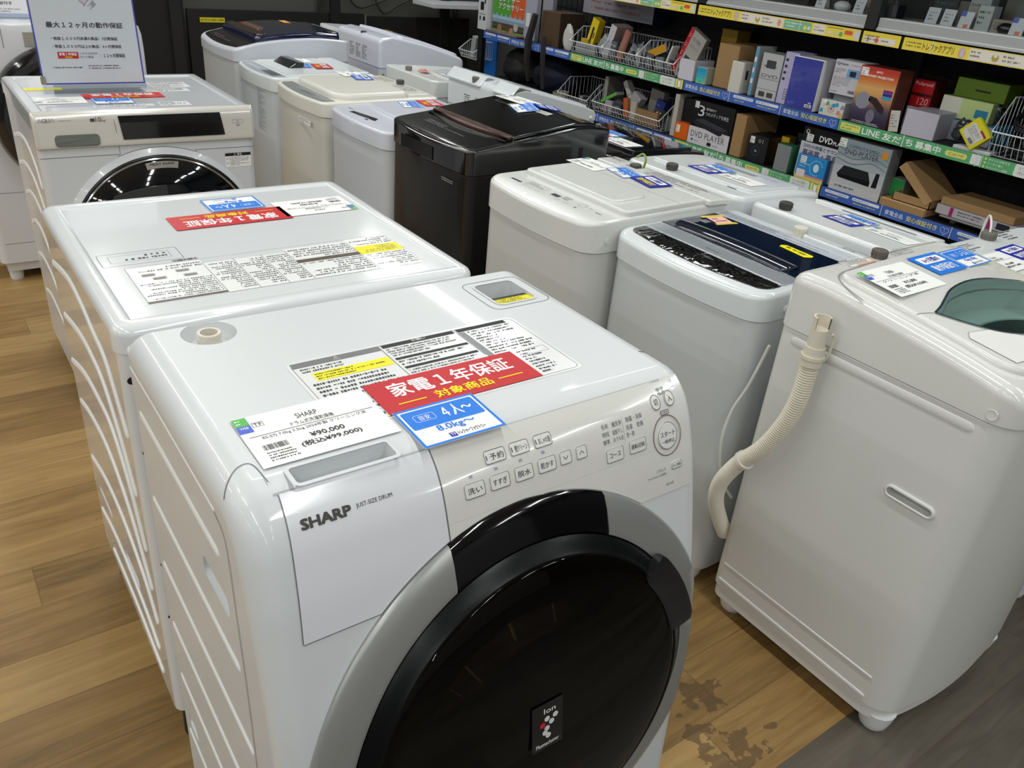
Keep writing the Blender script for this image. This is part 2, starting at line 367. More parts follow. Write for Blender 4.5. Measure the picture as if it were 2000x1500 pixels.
def price_card(label, mw, brand, kind, spec, price, tax, w=.158, h=.104, group=None, small=True):
    mb = MB(); card_base(mb, w, h, PAPER); a, b = w/2, h/2; H = .0009
    if brand: mb.text(brand, CS, -a*.16, b*.46, a*.16, b*.66, INK, H)
    if kind: mb.text(kind, CS, -a*.30, b*.22, a*.34, b*.38, INK, H)
    mb.rect(CS, -a*.92, b*.155, a*.92, b*.17, INK, H)
    if spec: mb.text(spec, CS, -a*.76, -b*.02, a*.78, b*.12, INK, H)
    if price: mb.text(price, CS, -a*.16, -b*.38, a*.34, -b*.18, INK, H, True)
    if tax: mb.text(tax, CS, -a*.36, -b*.66, a*.52, -b*.44, INK, H, True)
    mb.barcode(CS, -a*.84, -b*.42, -a*.50, -b*.22, INK, H); mb.fine(CS, -a*.84, -b*.48, -a*.44, -b*.86, 4, INK, H, 4)
    mb.rect(CS, -a, b*.66, -a*.80, b*.98, mat('45B03C', .4), H); mb.fine(CS, -a*.97, b*.93, -a*.83, b*.70, 2, WTXT, .0012, 2)
    mb.rect(CS, -a, b*.36, -a*.80, b*.65, mat('2F55C8', .4), H); mb.text('WEB', CS, -a*.96, b*.51, -a*.84, b*.60, WTXT, .0012)
    mb.frame(CS, -a*.78, b*.52, -a*.62, b*.70, .0005, INK, H); mb.text('TF', CS, -a*.76, b*.55, -a*.64, b*.67, INK, H)
    return tag(mb.build('price_card', smooth=False, mw=mw), label, 'card', group)
def lay(x, y, z, deg=0, tilt=(0, 0)):
    """card lying at x,y,z, turned by deg; tilt = slopes dz/dx, dz/dy of the surface it lies on"""
    n = Vector((-tilt[0], -tilt[1], 1)).normalized(); u = Vector((1, 0, tilt[0])).normalized(); v = n.cross(u)
    m = Matrix((u, v, n)).transposed().to_4x4(); return Matrix.Translation((x, y, z)) @ m @ Matrix.Rotation(math.radians(deg), 4, 'Z')

RIBM = mat('ECEEF0', .42, noise=.03)  # whiter and rougher than the cabinets: rib highlights put into the colour
# ================================================================== 1 the near drum washer
SX0, SX1, SYB, SZT = .172, .803, 1.060, .921
FP = [(.03, .508), (.06, .508), (.150, .510), (.300, .516), (.440, .525), (.550, .535), (.650, .549), (.725, .566), (.780, .580), (.812, .589), (.843, .600), (.870, .611), (.893, .625), (.908, .640), (.917, .655), (.921, .673)]
def fy(z): return interp(z, FPs)
FPs = smooth_pts(FP, 4)
def SF(u, v, h=0):
    e = .003; s = (fy(v+e)-fy(v-e))/(2*e); n = Vector((0, -1, s)).normalized()
    q = max(0, u-(SX1-.034), (SX0+.034)-u); q = min(q, .033)
    return Vector((u, fy(v)+.034-math.sqrt(.034**2-q*q), v)) + n*h
wash = thing('drum_washing_machine', 'white drum washer with round smoked glass door in a grey ring, nearest of all', 'washing machine', ((SX0+SX1)/2, .785, 0))
prof = [(y, z) for z, y in FPs] + [(SYB-.014, SZT), (SYB-.004, SZT-.004), (SYB, SZT-.014), (SYB, .03)]
prof = prof[:1]+prof[1:]
mb = MB(); r = .034
sec = [(r*(1-math.cos(a)), r*(1-math.sin(a))) for a in [math.pi/2*k/7 for k in range(8)]]   # (along inset, polygon inset)
rings = []
P0 = prof[::-1]   # orientation counter-clockwise in (y,z)
def area(p): return sum(p[i-1][0]*p[i][1]-p[i][0]*p[i-1][1] for i in range(len(p)))
if area(P0) < 0: P0 = P0[::-1]
def ins(di): return [(min(y, SYB-di*.25) if p[0] < SYB-.02 else p[0]-di*.25, z if p[1] > .05 else .03) for (y, z), p in zip(inset(P0, di), P0)]
for dx, di in sec: rings.append([(SX0+dx, y, z) for y, z in ins(di)])
for dx, di in sec[::-1]: rings.append([(SX1-dx, y, z) for y, z in ins(di)])
mb.loft(rings, WHITE)
body = mb.build('cabinet', wash, world=True)
dimp = MB().lathe([(.0385, .025), (.036, .0), (.033, -.012), (.027, -.019), (.001, -.020)], (.269, 1.016), WHITE, 40, top(SZT))
slotf = MB().rings(.683, .755, .931, 1.009, .012, [(0, SZT+.02), (0, SZT-.004), (.004, SZT-.06)], mat('AEB4BC', .4))
dr = MB().rings(.241, .354, .642, .673, .006, [(-.001, SZT+.03), (0, SZT-.004), (.002, SZT-.028)], WHITEM)
def side_slot(x, y0, y1, z0, z1, m, dep=.02):
    r0 = min((y1-y0), (z1-z0))*.35
    return MB().loft([[(x+d, y, z) for y, z in rrect(y0+i, y1-i, z0+i, z1-i, r0)] for d, i in ((-.05, -.001), (.002, 0), (dep, .004))], m)
cut(body, [dimp, slotf, dr, side_slot(SX0, .685, .775, .733, .763, mat('C9CCD2', .4)), side_slot(SX0, .97, 1.02, .205, .235, mat('C9CCD2', .4))])
SS = flat((SX0, 0, 0), (0, -1, 0), (0, 0, 1), (-1, 0, 0))      # left side: u=-y
def sp(pts): return smooth_pts([(-y, z) for y, z in pts], 4)
mb = MB()
for z, y0, y1 in ((.815, 1.03, .70), (.674, 1.03, .665), (.553, 1.03, .645), (.43, 1.03, .63), (.315, 1.03, .63), (.18, 1.03, .62)):
    rib(mb, [(-y0, z), (-(y0+y1)/2, z), (-y1, z)], .015, .0026, RIBM, SS)
mb.build('side_emboss', wash, world=True)
mb = MB(); rib(mb, [(-1.05, .876), (-.9, .877), (-.70, .875)], .005, .0015, RIBM, SS)
strip_line(mb, sp([(.700, .875), (.676, .866), (.665, .845), (.657, .78), (.64, .60), (.63, .3), (.63, .06)]), .0018, SEAM, SS, .0009)
TS_ = lambda u, v, h=0: Vector((u, v, SZT-.034+math.sqrt(.034**2-min(.033, max(0, SX0+.034-u))**2)+h))
strip_line(mb, smooth_pts([(.1765, .676), (.183, .686), (.195, .697), (.207, .7015), (.213, .698), (.2155, .688), (.2165, .672), (.217, .660)], 4), .0012, SEAM, TS_, .0007)
TR_ = lambda u, v, h=0: Vector((u, v, SZT-.034+math.sqrt(.034**2-min(.033, max(0, u-SX1+.034))**2)+h))
strip_line(mb, [(.774, .7140), (.784, .7132), (.795, .7126)], .0022, INK, TR_, .0007)
mb.build('panel_seam', wash, world=True)
mb = MB(); mb.lathe([(.0155, -.022), (.0155, -.011), (.0165, -.010), (.0165, -.007), (.0150, -.007), (.0150, .003), (.0115, .003), (.0115, -.018)], (.268, 1.012), mat('D9D4C8', .45), 28, top(SZT), False, True)
for k in range(5): mb.lathe([(.0150, -.0055+k*.0016), (.0157, -.0048+k*.0016), (.0150, -.0041+k*.0016)], (.268, 1.012), mat('D9D4C8', .45), 28, top(SZT), False, False)
mb.build('water_inlet', wash, world=True)
T = top(SZT)
mb = MB(); mb.frame(T, .665, .915, .775, 1.022, .0011, SEAM, .0004, .016)
mb.frame(T, .679, .927, .759, 1.013, .0045, WHITE, .0009, .014)
mb.rect(flat((.676, .924, SZT-.001), (1, 0, 0), (0, .85, -.12)), 0, 0, .080, .045, YEL, .001)
mb.rect(flat((.676, .924, SZT-.001), (1, 0, 0), (0, .85, -.12)), 0, .040, .080, .050, INK, .0014)
mb.fine(flat((.676, .924, SZT-.001), (1, 0, 0), (0, .85, -.12)), .004, .038, .07, .003, 5, INK, .0014, 8)
mb.build('filter_pocket', wash, world=True)
# printed instruction sheet on the top
mb = MB(); F = '9A9C9E'
mb.rr(T, .322, .712, .672, .888, .012, mat('E9EAEA', .2, coat=.5), .0004)
mb.frame(T, .3265, .716, .6685, .8835, .0008, INKG, .0006, .010)
mb.rect(T, .3275, .870, .450, .883, mat('77797B', .3), .0007); mb.text('⚠', T, .384, .8715, .392, .8815, WTXT, .0010)
mb.rect(T, .3435, .829, .449, .851, YEL, .0007)
mb.fine(T, .334, .867, .443, .853, 2, INK, .0010, 5); mb.fine(T, .346, .849, .446, .831, 3, INK, .0010, 6); mb.fine(T, .334, .826, .446, .722, 11, INK, .0010, 7)
mb.rect(T, .4505, .716, .4515, .883, INKG, .0008); mb.rect(T, .5695, .80, .5705, .883, INKG, .0008)
mb.text('お願い', T, .500, .8755, .522, .8815, WTXT, .0012)
mb.rect(T, .4545, .8735, .567, .8825, INK, .0007); mb.rect(T, .4555, .8365, .567, .8425, INK, .0007); mb.rect(T, .4555, .8105, .567, .8165, INK, .0007)
mb.fine(T, .456, .871, .566, .846, 4, INK, .0010, 9); mb.fine(T, .456, .835, .566, .819, 2, INK, .0010, 10); mb.fine(T, .456, .808, .566, .795, 2, INK, .0010, 11)
mb.rect(T, .572, .8735, .655, .8825, INK, .0007); mb.fine(T, .585, .872, .660, .795, 10, INK, .0010, 12); mb.rect(T, .5715, .79, .5815, .872, mat('85878A', .4), .0007)
mb.fine(T, .612, .79, .645, .722, 9, INK, .0010, 13); mb.frame(T, .583, .775, .660, .790, .0005, INKG, .0009)
mb.build('instruction_sheet', wash, world=True, smooth=False)
mb = MB(); mb.frame(T, .2365, .6385, .3585, .6770, .0050, WHITE, .0010, .009); mb.build('drawer_rim', wash, world=True, smooth=False)
# soap drawer front
CX, CZ, RO, RI = .4955, .5285, .3105, .2615
def rx(z, r, sgn): q = r*r-(z-CZ)**2; return CX+sgn*math.sqrt(max(q, 0))
def drl(z): return interp(z, [(.773, .2138), (.912, .2218)])
def drr(z): return min(.3925, rx(z, RO+.0015, -1)) if z < .825 else .3925-.0002*0
zs = lin_range(.7725, .9128, 22)
mb = MB(); band(mb, SF, zs, drl, lambda z: max(drl(z), drr(z)), mat('DDDEE3', .16, coat=.5), .0016, 4)
mb.text('SHARP', SF, .2335, .8835, .2868, .8920, mat('3A3632', .4), .0021, .04); mb.text('JUST-SIZE DRUM', SF, .2935, .8862, .3350, .8910, INK, .0021)
mb.build('detergent_drawer', wash, world=True)
mb = MB()
strip_line(mb, [(drl(z), z) for z in zs], .0016, SEAM, SF, .0012); strip_line(mb, [(drr(z)+.0012, z) for z in zs if z > .77], .0016, SEAM, SF, .0012)
strip_line(mb, [(.2138, .7722), (.26, .7722), (drr(.7722), .7722)], .0018, SEAM, SF, .0012)
strip_line(mb, [(SX0+.045, .9135), (.40, .9135), (.75, .9135)], .0012, mat('A9ACAE', .4), SF, .0010)
mb.build('front_seam', wash, world=True)
# control panel sheet
def pl(z): return .3945 if z > .823 else max(.3945, 1) if False else .3945
PAN = mat('D9D8D3', .16, coat=.5)
mb = MB()
def panel_l(z):
    q = RO*RO-(z-CZ)**2
    return .3945 if z > CZ+RO or z > .8225 and False else (.3945 if z > CZ+RO else rx(z, RO+.0012, 1))
zs2 = lin_range(CZ+RO+.0014, .9135, 10); band(mb, SF, zs2, lambda z: .3945, lambda z: interp(z, [(.78, .7755), (.914, .7825)]), PAN, .0014, 6)
zs3 = lin_range(.778, CZ+RO+.0013, 14); band(mb, SF, zs3, lambda z: rx(z, RO+.0012, 1), lambda z: interp(z, [(.78, .7755), (.914, .7825)]), PAN, .0014, 4)
zs4 = lin_range(.8225, CZ+RO+.0013, 8); band(mb, SF, zs4, lambda z: .3945, lambda z: max(.3945, rx(z, RO+.0012, -1)), PAN, .0014, 4)
H = .0018
GR = mat('6C6F72', .4, noise=0)
cpanel = mb.build('control_panel', wash, world=True)
mb = MB()
for t, x, z, u0, v0, u1, v1 in (('電源', .7424, .904, -.007, -.0035, .007, .0035), ('毛布', .6338, .8875, -.0055, -.0028, .0055, .0028), ('槽洗浄', .6536, .887, -.008, -.0028, .008, .0028), ('除菌・消臭', .6838, .8875, -.014, -.0028, .014, .0028), ('時短', .6333, .879, -.0055, -.0028, .0055, .0028), ('部屋干し', .6528, .8785, -.0085, -.0028, .0085, .0028), ('洗濯', .6731, .879, -.0055, -.0028, .0055, .0028), ('乾燥', .6920, .879, -.0055, -.0028, .0055, .0028), ('標準', .6323, .8705, -.0055, -.0028, .0055, .0028), ('おうち流', .6524, .8705, -.0085, -.0028, .0085, .0028), ('洗〜乾', .6732, .871, -.007, -.0028, .007, .0028), ('ドアロック', .7200, .812, -.0075, -.0022, .0085, .0022), ('チャイルドロック(3秒押し)', .7134, .8055, -.0175, -.0022, .0175, .0022), ('ES-S7J', .7362, .7895, -.0065, -.002, .0065, .002)):
    mb.text(t, SF, x+u0, z+v0, x+u1, z+v1, mat('5B626C', .5, noise=0), H)
mb.rr(SF, .7305, .8795, .7455, .8850, .001, mat('7E7F80', .4), H); mb.text('ECO', SF, .7320, .8805, .7440, .8840, WTXT, .0021)
for x, z in ((.4318, .8805), (.4662, .8805), (.501, .8805), (.5345, .8812)):
    for i in range(3):
        for j in range(2): mb.rect(SF, x-.0022+i*.0017, z+j*.0016, x-.0012+i*.0017, z+.0010+j*.0016, mat('5560A0', .4), H)
for x, z in ((.4322, .8545), (.467, .8550), (.502, .8550), (.536, .8555), (.565, .857), (.59, .857), (.642, .8405), (.681, .8405)):
    for i in range(4):
        for j in range(3):
            if (i+j) % 2 == 0: mb.disc(SF, x-.006+i*.0035, z-.0035+j*.0022, .0006, WTXT, H, 6)
strip_line(mb, [(.6630, .8655), (.6632, .879), (.6635, .892)], .0003, GR, SF, H)
mb.build('panel_print', cpanel, world=True, smooth=False)
def button(t, x, z, w, h, tw=.72, th=.42, led=False, sub=None):
    b = MB(); b.loft([[SF(x+p, z+q, hh) for p, q in rrect(-w/2+i, w/2-i, -h/2+i, h/2-i, .0028)] for i, hh in ((0, .0012), (.0002, .0022), (.001, .0026))], mat('DEDDD9', .3), False, True)
    b.frame(SF, x-w/2, z-h/2, x+w/2, z+h/2, .0005, mat('4A4B4D', .4, noise=0), .00285, .0028)
    o = .002 if led else 0
    if t == 'v' or t == '^':
        s = 1 if t == '^' else -1; strip_line(b, [(x-.0035, z-s*.0018), (x, z+s*.0018), (x+.0035, z-s*.0018)], .0007, INK, SF, .0030)
    else: b.text(t, SF, x-w/2*tw+o, z-h*th/2, x+w/2*tw+o, z+h*th/2, INK, .0030)
    if led: b.rect(SF, x-w/2+.002, z-.0022, x-w/2+.0032, z+.0022, mat('43454A', .4, noise=0), .0030)
    b.build('button', cpanel, world=True, smooth=False)
for a in (('洗い', .4335, .8680, .027, .0160), ('すすぎ', .4680, .8685, .027, .0160), ('脱水', .5025, .8685, .026, .0160), ('乾かす', .5365, .8690, .0265, .0160), ('v', .5652, .8695, .0175, .0145), ('^', .5902, .8695, .0165, .0145)): button(*a)
for a in (('予約', .4690, .8935, .029, .0122), ('槽クリーン', .5036, .8937, .027, .0122), ('おしゃれ着', .5380, .8937, .026, .0122)): button(*a, tw=.66, th=.5, led=True)
button('コース', .6428, .8535, .0285, .0170, .66, .34); button('運転切換', .6822, .8550, .0285, .0170, .82, .36); button('ロック解除', .7490, .8128, .0185, .0098, .8, .42)
for t, x, z in (('切', .7260, .8950), ('入', .7515, .8952)):
    b = MB(); b.lathe([(.0080, .0012), (.0078, .0022), (.0070, .0026), (.001, .0027)], (x, z), mat('DEDDD9', .3), 24, SF, False); b.ring(SF, x, z, .0074, .0080, mat('4A4B4D', .4, noise=0), .0029)
    b.text(t, SF, x-.0036, z-.0032, x+.0036, z+.0034, INK, .0031); b.build('button', cpanel, world=True, smooth=False)
b = MB(); x, z = .7360, .8540
b.lathe([(.0170, .0012), (.0168, .0026), (.0155, .0030), (.001, .0030)], (x, z), mat('E0E0DD', .3), 36, SF, False)
b.ring(SF, x, z, .0243, .0256, mat('77695F', .4, noise=0), .0024, seg=48); b.ring(SF, x, z, .0166, .0172, mat('4A4B4D', .4, noise=0), .0032, seg=40)
b.text('スタート', SF, x-.0130, z-.0005, x+.0130, z+.0065, INK, .0034); b.text('一時停止', SF, x-.0120, z-.0095, x+.0120, z-.0040, INK, .0034)
b.build('start_button', cpanel, world=True, smooth=False)
# door: ring, dark bezel, glass, handle
def DS(rad, a, h): return SF(CX+rad*math.cos(a), CZ+rad*math.sin(a), h)
def door_sector(profile, a0, a1, m, n=64, name='door_ring', parent=None, caps=True, ends=None):
    b = MB(); full = abs(a1-a0) > 359
    vs = []; k = len(profile); N = n if full else n+1
    for i in range(N):
        a = math.radians(a0+(a1-a0)*i/n)
        if ends:
            for rr_, hh in profile: e0, e1 = ends(rr_); vs.append(DS(rr_, e0+(e1-e0)*i/n, hh))
        else: vs += [DS(rr_, a, hh) for rr_, hh in profile]
    fs = []
    for i in range(n):
        j = (i+1) % N
        for q in range(k-1): fs.append([i*k+q, i*k+q+1, j*k+q+1, j*k+q])
    if caps and not full: fs += [list(range(k)), [n*k+q for q in range(k)][::-1]]
    b.add(vs, fs, m); return b.build(name, parent or wash, world=True)
ringp = [(RO, 0), (RO, .004), (RO-.004, .0085), (RO-.020, .0125), (RI+.006, .0150), (RI, .0135), (RI, 0)]
door_sector(ringp, 110.3, 426.7, SILVER, 150, 'door_ring', ends=lambda q: (math.acos((.3888-CX)/q), 2*math.pi+math.acos((.6145-CX)/q)))
door_sector([(RO, 0), (RO, .0035), (RO-.004, .0075), (RO-.020, .0115), (RI+.001, .014), (RI, 0)], 67.2, 109.8, mat('060608', .08, coat=.6), 30, 'door_ring', None, True, lambda q: (math.acos((.6138-CX)/q), math.acos((.3895-CX)/q))).__setitem__('label', 'glossy black top segment of the door ring')
bez = [(RI, .004), (RI-.002, .013), (RI-.008, .018), (RI-.016, .022), (RI-.021, .026), (RI-.024, .0258), (RI-.026, .023)]
dtrim = door_sector(bez, 0, 360, mat('060709', .30, spec=.25), 120, 'door_trim')
RG = RI-.0248
gl = MB(); gp = [(RG, .0250)]+[(RG*math.cos(t), .0250+.016*math.sin(t)**1.2) for t in [math.pi/2*k/14 for k in range(1, 14)]]+[(.002, .0411)]
gl.loft([[DS(q, 2*math.pi*k/96, hh) for k in range(96)] for q, hh in gp], glassy('6E6357'), False, True)
gl.build('door_glass', wash, world=True, sharp=60)
bowl = MB(); bp_ = [(RG, .016), (RG-.010, .012), (RG-.03, -.002), (.17, -.004), (.150, .016), (.143, .018), (.135, .008), (.120, -.003), (.05, -.004), (.002, -.004)]
bowl.loft([[DS(q, 2*math.pi*k/72, hh+.008) for k in range(72)] for q, hh in bp_], mat('3A3531', .35, coat=.3), False, True)
bowl.build('door_inner', wash, world=True)
hb = MB(); A0, A1 = 14, 43; vs = []
def hsec(t):
    w = math.sin(math.pi*min(1, max(0, .5+.5*(1-abs(2*t-1)**3)))/1)  # fullness
    r0, r1 = RI-.034, RI+.010
    return [(r0, .022), (r0+.001, .030), (r0+.006, .033), (r1-.006, .034), (r1-.001, .032), (r1, .026), (r1-.003, .018), (RI-.01, .016)]
n = 14
for i in range(n+1):
    t = i/n; a = math.radians(A0+(A1-A0)*t); ez = 1 if 0 < i < n else .82
    for rr_, hh in hsec(t): vs.append(DS(RI-.005+(rr_-RI+.005)*(1 if 0 < i < n else .86), a, .026+(hh-.026)*ez))
k = 8; fs = [[i*k+q, i*k+(q+1) % k, (i+1)*k+(q+1) % k, (i+1)*k+q] for i in range(n) for q in range(k)]+[list(range(k))[::-1], [n*k+q for q in range(k)]]
hb.add(vs, fs, mat('1A1A1D', .25, coat=.5)).build('door_handle', wash, world=True)
ion = MB(); SD = flat(DS(.065, math.radians(-22), .0570), (1, 0, 0), (0, .14, .99), None)
SD = flat(SF(.4900, .5560, .0425), (1, 0, 0), (0, .16, .985))
ion.box(-.024, .024, -.036, .036, 0, .001, BLACK); ion.v = [tuple(SD(v[0], v[1], v[2])) for v in ion.v]
ion.text('Ion', SD, -.006, .020, .012, .028, WTXT, .0014)
for i, (u, v) in enumerate(((.012, .012), (-.001, .011), (.006, .004), (-.008, .0035), (-.001, -.004), (-.004, -.010), (.001, -.016))): ion.disc(SD, u, v, .0042, mat('D02030', .3) if i == 3 else mat('D8D8D8', .3), .0014, 12)
ion.text('Plasmacluster', SD, -.018, -.031, .018, -.025, WTXT, .0014)
ion.build('logo_plate', wash, world=True, smooth=False)
for x in (SX0+.06, SX1-.06):
    for y in (.58, .99): MB().lathe([(.02, 0), (.022, .01), (.022, .032)], (x, y), RUBBER, 16, top(0)).build('foot', wash, world=True)
red_card('red laminated card lying on top of the nearest drum washer, white lettering', lay(.494, .754, SZT+.0012))
cap_card('blue and white capacity card lying below the red card on the nearest drum washer', lay(.4385, .6765, SZT+.0022, 0, (0, .03)))
price_card('white price card with barcode lying left of the red card on the nearest drum washer', lay(.2995, .733, SZT+.0020), 'SHARP', 'ドラム式洗濯乾燥機', 'ES-S7J 7.0kg 3.5kg 2024年製 クリーニング済', '¥90,000', '(税込¥99,000)')

# ================================================================== 2 drum washer standing back to back with it
AX0, AX1, AY0, AY1, AZ = .168, .765, 1.118, 1.722, .900
aq = thing('drum_washing_machine', 'white drum washer seen from behind, with raised-rim top and arched side embossing', 'washing machine', ((AX0+AX1)/2, (AY0+AY1)/2, 0))
mb = MB(); mb.rings(AX0+.003, AX1-.003, AY0+.004, AY1-.003, .02, [(0, .118), (0, .84), (0, .872)], STEEL, 4)
b2 = mb.build('cabinet', aq, world=True)
cut(b2, [side_slot(AX0+.003, 1.31, 1.42, .268, .292, mat('C9CCD2', .4)), side_slot(AX0+.003, 1.52, 1.64, .292, .312, mat('C9CCD2', .4))])
mb = MB()
for x, z, q in ((.187, .816, .006), (.191, .781, .0035), (.191, .714, .0035), (.191, .691, .005), (.191, .472, .005), (.191, .413, .004), (.188, .356, .0035), (.195, .347, .003), (.191, .255, .004), (.191, .16, .003)):
    mb.disc(flat((0, AY0+.004, 0), (1, 0, 0), (0, 0, 1)), x-.004, z, q, BLACKM, .0006, 14)
mb.rect(flat((0, AY0+.004, 0), (1, 0, 0), (0, 0, 1)), .25, .2, .70, .8, GREYW, .0004)
mb.build('back_panel', aq, world=True, smooth=False)
def top_rim(x0, x1, y0, y1, z, r, rim, drop, m, skirt=.045):
    mb = MB(); pr_ = [(.003, z-skirt), (0, z-skirt+.003), (0, z-.016)]+[(.016*(1-math.cos(a)), z-.016+.016*math.sin(a)) for a in [math.pi/2*k/5 for k in range(1, 6)]]
    pr_ += [(rim, z), (rim+.003, z-drop*.3), (rim+.006, z-drop)]
    return mb.rings(x0, x1, y0, y1, r, pr_, m, 6)
AT = mat('E2E5E7', .12, coat=.7, noise=.02)
top_rim(AX0, AX1, AY0, AY1, AZ, .028, .026, .0035, AT).build('top_cover', aq, world=True)
AS = flat((AX0+.003, 0, 0), (0, -1, 0), (0, 0, 1), (-1, 0, 0))
mb = MB()
for pts in ([(1.68, .80), (1.508, .832), (1.40, .826), (1.319, .808), (1.25, .795), (1.2, .75), (1.155, .70)], [(1.66, .70), (1.487, .733), (1.38, .735), (1.304, .72), (1.23, .66), (1.17, .58)], [(1.68, .59), (1.52, .635), (1.381, .645), (1.30, .635), (1.22, .57), (1.165, .47)], [(1.67, .50), (1.55, .53), (1.40, .54), (1.27, .49), (1.17, .38)], [(1.67, .36), (1.507, .40), (1.36, .40), (1.235, .36), (1.17, .30)], [(1.67, .22), (1.5, .25), (1.3, .24), (1.2, .21)], [(1.6, .155), (1.4, .165), (1.2, .15)]):
    rib(mb, sp(pts), .015, .0034, RIBM, AS)
mb.build('side_emboss', aq, world=True)
AT_ = flat((0, 0, AZ-.0035), (-1, 0, 0), (0, -1, 0), (0, 0, 1))          # print reads from the far side: u=-x, v=-y
TT = lambda u, v, h=0: Vector((-u, -v, AZ-.0035+h))
mb = MB(); SH = mat('F0F1F0', .25, coat=.3)
def R2(x0, y0, x1, y1, m, h=.0004): mb.rect(TT, -x1, -y1, -x0, -y0, m, h)
R2(.235, 1.195, .353, 1.344, SH); R2(.353, 1.192, .496, 1.326, SH); R2(.496, 1.192, .614, 1.340, SH); R2(.614, 1.190, .701, 1.348, SH)
BR = mat('5A4A38', .4)
R2(.235, 1.195, .353, 1.201, BR, .0007); R2(.497, 1.267, .613, 1.280, BR, .0012); R2(.615, 1.265, .700, 1.304, YEL, .0007)
for x in (.353, .404, .4525, .496, .614): R2(x-.0004, 1.194, x+.0004, 1.33, INKG, .0008)
mb.frame(TT, -.701, -1.348, -.235, -1.192, .0005, INKG, .0008)
mb.frame(TT, -.334, -1.42, -.207, -1.362, .0008, SEAM, .0005, .004); mb.frame(TT, -.318, -1.408, -.222, -1.376, .0006, INKG, .0006); mb.fine(TT, -.312, -1.38, -.24, -1.405, 2, INK, .0007, 51)
mb.barcode(TT, -.352, -1.358, -.312, -1.350, INK, .0006)
k = 20
for x0, x1, y0, y1, n in ((.238, .350, 1.203, 1.272, 9), (.356, .402, 1.2, 1.32, 15), (.406, .450, 1.2, 1.32, 14), (.455, .494, 1.2, 1.32, 14), (.499, .611, 1.2, 1.265, 7), (.499, .611, 1.283, 1.333, 5), (.618, .697, 1.2, 1.262, 7), (.618, .697, 1.308, 1.343, 4), (.620, .690, 1.270, 1.300, 4), (.240, .35, 1.318, 1.338, 2)):
    k += 1; mb.fine(TT, -x1, -y0, -x0, -y1, n, mat('55585C', .5, noise=0), .0009, k)
for x, y in ((.262, 1.306), (.275, 1.288), (.315, 1.308), (.322, 1.286)): mb.rr(TT, -x-.009, -y-.004, -x+.009, -y+.004, .002, mat('8A8378', .5), .0009); mb.frame(TT, -x-.010, -y-.005, -x+.010, -y+.005, .0006, INK, .0010)
mb.rr(TT, -.340, -1.2, -.340, -1.2, .001, INK)
mb.build('instruction_sheet', aq, world=True, smooth=False)
MB().lathe([(.017, .02), (.020, .03), (.018, .12)], (AX0+.035, AY0+.035), BLACKM, 14, top(0)).build('foot', aq, world=True)
for x, y in ((AX1-.035, AY0+.035), (AX0+.035, AY1-.035), (AX1-.035, AY1-.035)): MB().lathe([(.017, 0), (.020, .01), (.018, .12)], (x, y), BLACKM, 14, top(0)).build('foot', aq, world=True)
aq.children[-4].location = (0, 0, -.02)
z = AZ-.0022
red_card('red laminated card lying upside down on the drum washer with the raised-rim top', lay(.4700, 1.535, z, 180))
cap_card('small blue and white capacity card lying behind the red card, next to the raised rim', lay(.501, 1.617, z+.0009, 180))
price_card('white price card reading upside down, lying by the right rim of the second drum washer', lay(.648, 1.553, z, 180), 'AQUA', 'ドラム式洗濯乾燥機', '8.0kg 4.0kg クリーニング済', '¥100,000', '(税込¥110,000)', .152, .095)

# ================================================================== 3 heat pump drum washer facing the viewer
HX0, HX1, HY0, HY1, HZ = .268, .862, 2.505, 3.075, .903
hp = thing('drum_washing_machine', 'white drum washer with pearl control panel, wide black display and chrome-rimmed door', 'washing machine', ((HX0+HX1)/2, (HY0+HY1)/2, 0))
mb = MB(); mb.rings(HX0+.002, HX1-.002, HY0+.006, HY1, .022, [(0, .05), (0, .84), (0, .86)], mat('D3D6DA', .25, coat=.3), 5)
mb.build('cabinet', hp, world=True)
HT = mat('DADEE3', .12, coat=.7, noise=.02)
mb = MB(); mb.rings(HX0, HX1, HY0+.004, HY1+.004, .02, [(.002, .855), (0, .858), (0, HZ-.012), (.003, HZ-.004), (.010, HZ), (.030, HZ), (.034, HZ-.0015), (.038, HZ-.004)], HT, 6); mb.build('top_cover', hp, world=True)
# pearl front panel, rounded over at the top
mb = MB(); pr = [(HY0+.016, .8085), (HY0+.002, .8085), (HY0-.003, .8115), (HY0-.005, .82), (HY0-.003, .87), (HY0+.001, .892), (HY0+.006, .900), (HY0+.014, .9045), (HY0+.020, .9048)]
xs = [HX0+.006, HX0+.0015, HX0, HX0, HX1, HX1, HX1-.0015, HX1-.006]; cy, cz = HY0+.016, .86
rg = []
for i, x in enumerate((HX0, HX0+.0015, HX0+.005, HX0+.012, HX1-.012, HX1-.005, HX1-.0015, HX1)):
    e = (.012, .006, .002, 0, 0, .002, .006, .012)[i]; rg.append([(x, min(y+e, HY0+.018), .86+(zz-.86)*(1-e*3)) for y, zz in pr])
mb.loft(rg, mat('DBD8D1', .18, metal=.15, coat=.6))
panel3 = mb.build('control_panel', hp, world=True)
HF = flat((0, HY0-.0055, 0), (1, 0, .0), (0, .06, 1))
HF = lambda u, v, h=0: Vector((u, interp(v, [(.8085, HY0+.002), (.8115, HY0-.003), (.82, HY0-.005), (.87, HY0-.003), (.892, HY0+.001), (.9, HY0+.006), (.9045, HY0+.014)])-h-.0014, v))
mb = MB(); zz = lin_range(.8270, .8905, 8); band(mb, HF, zz, lambda v: .487-.007*(v-.827)/.0635, lambda v: .769-.010*(v-.827)/.0635, BLACK, .0012, 2); mb.build('display', panel3, world=True)
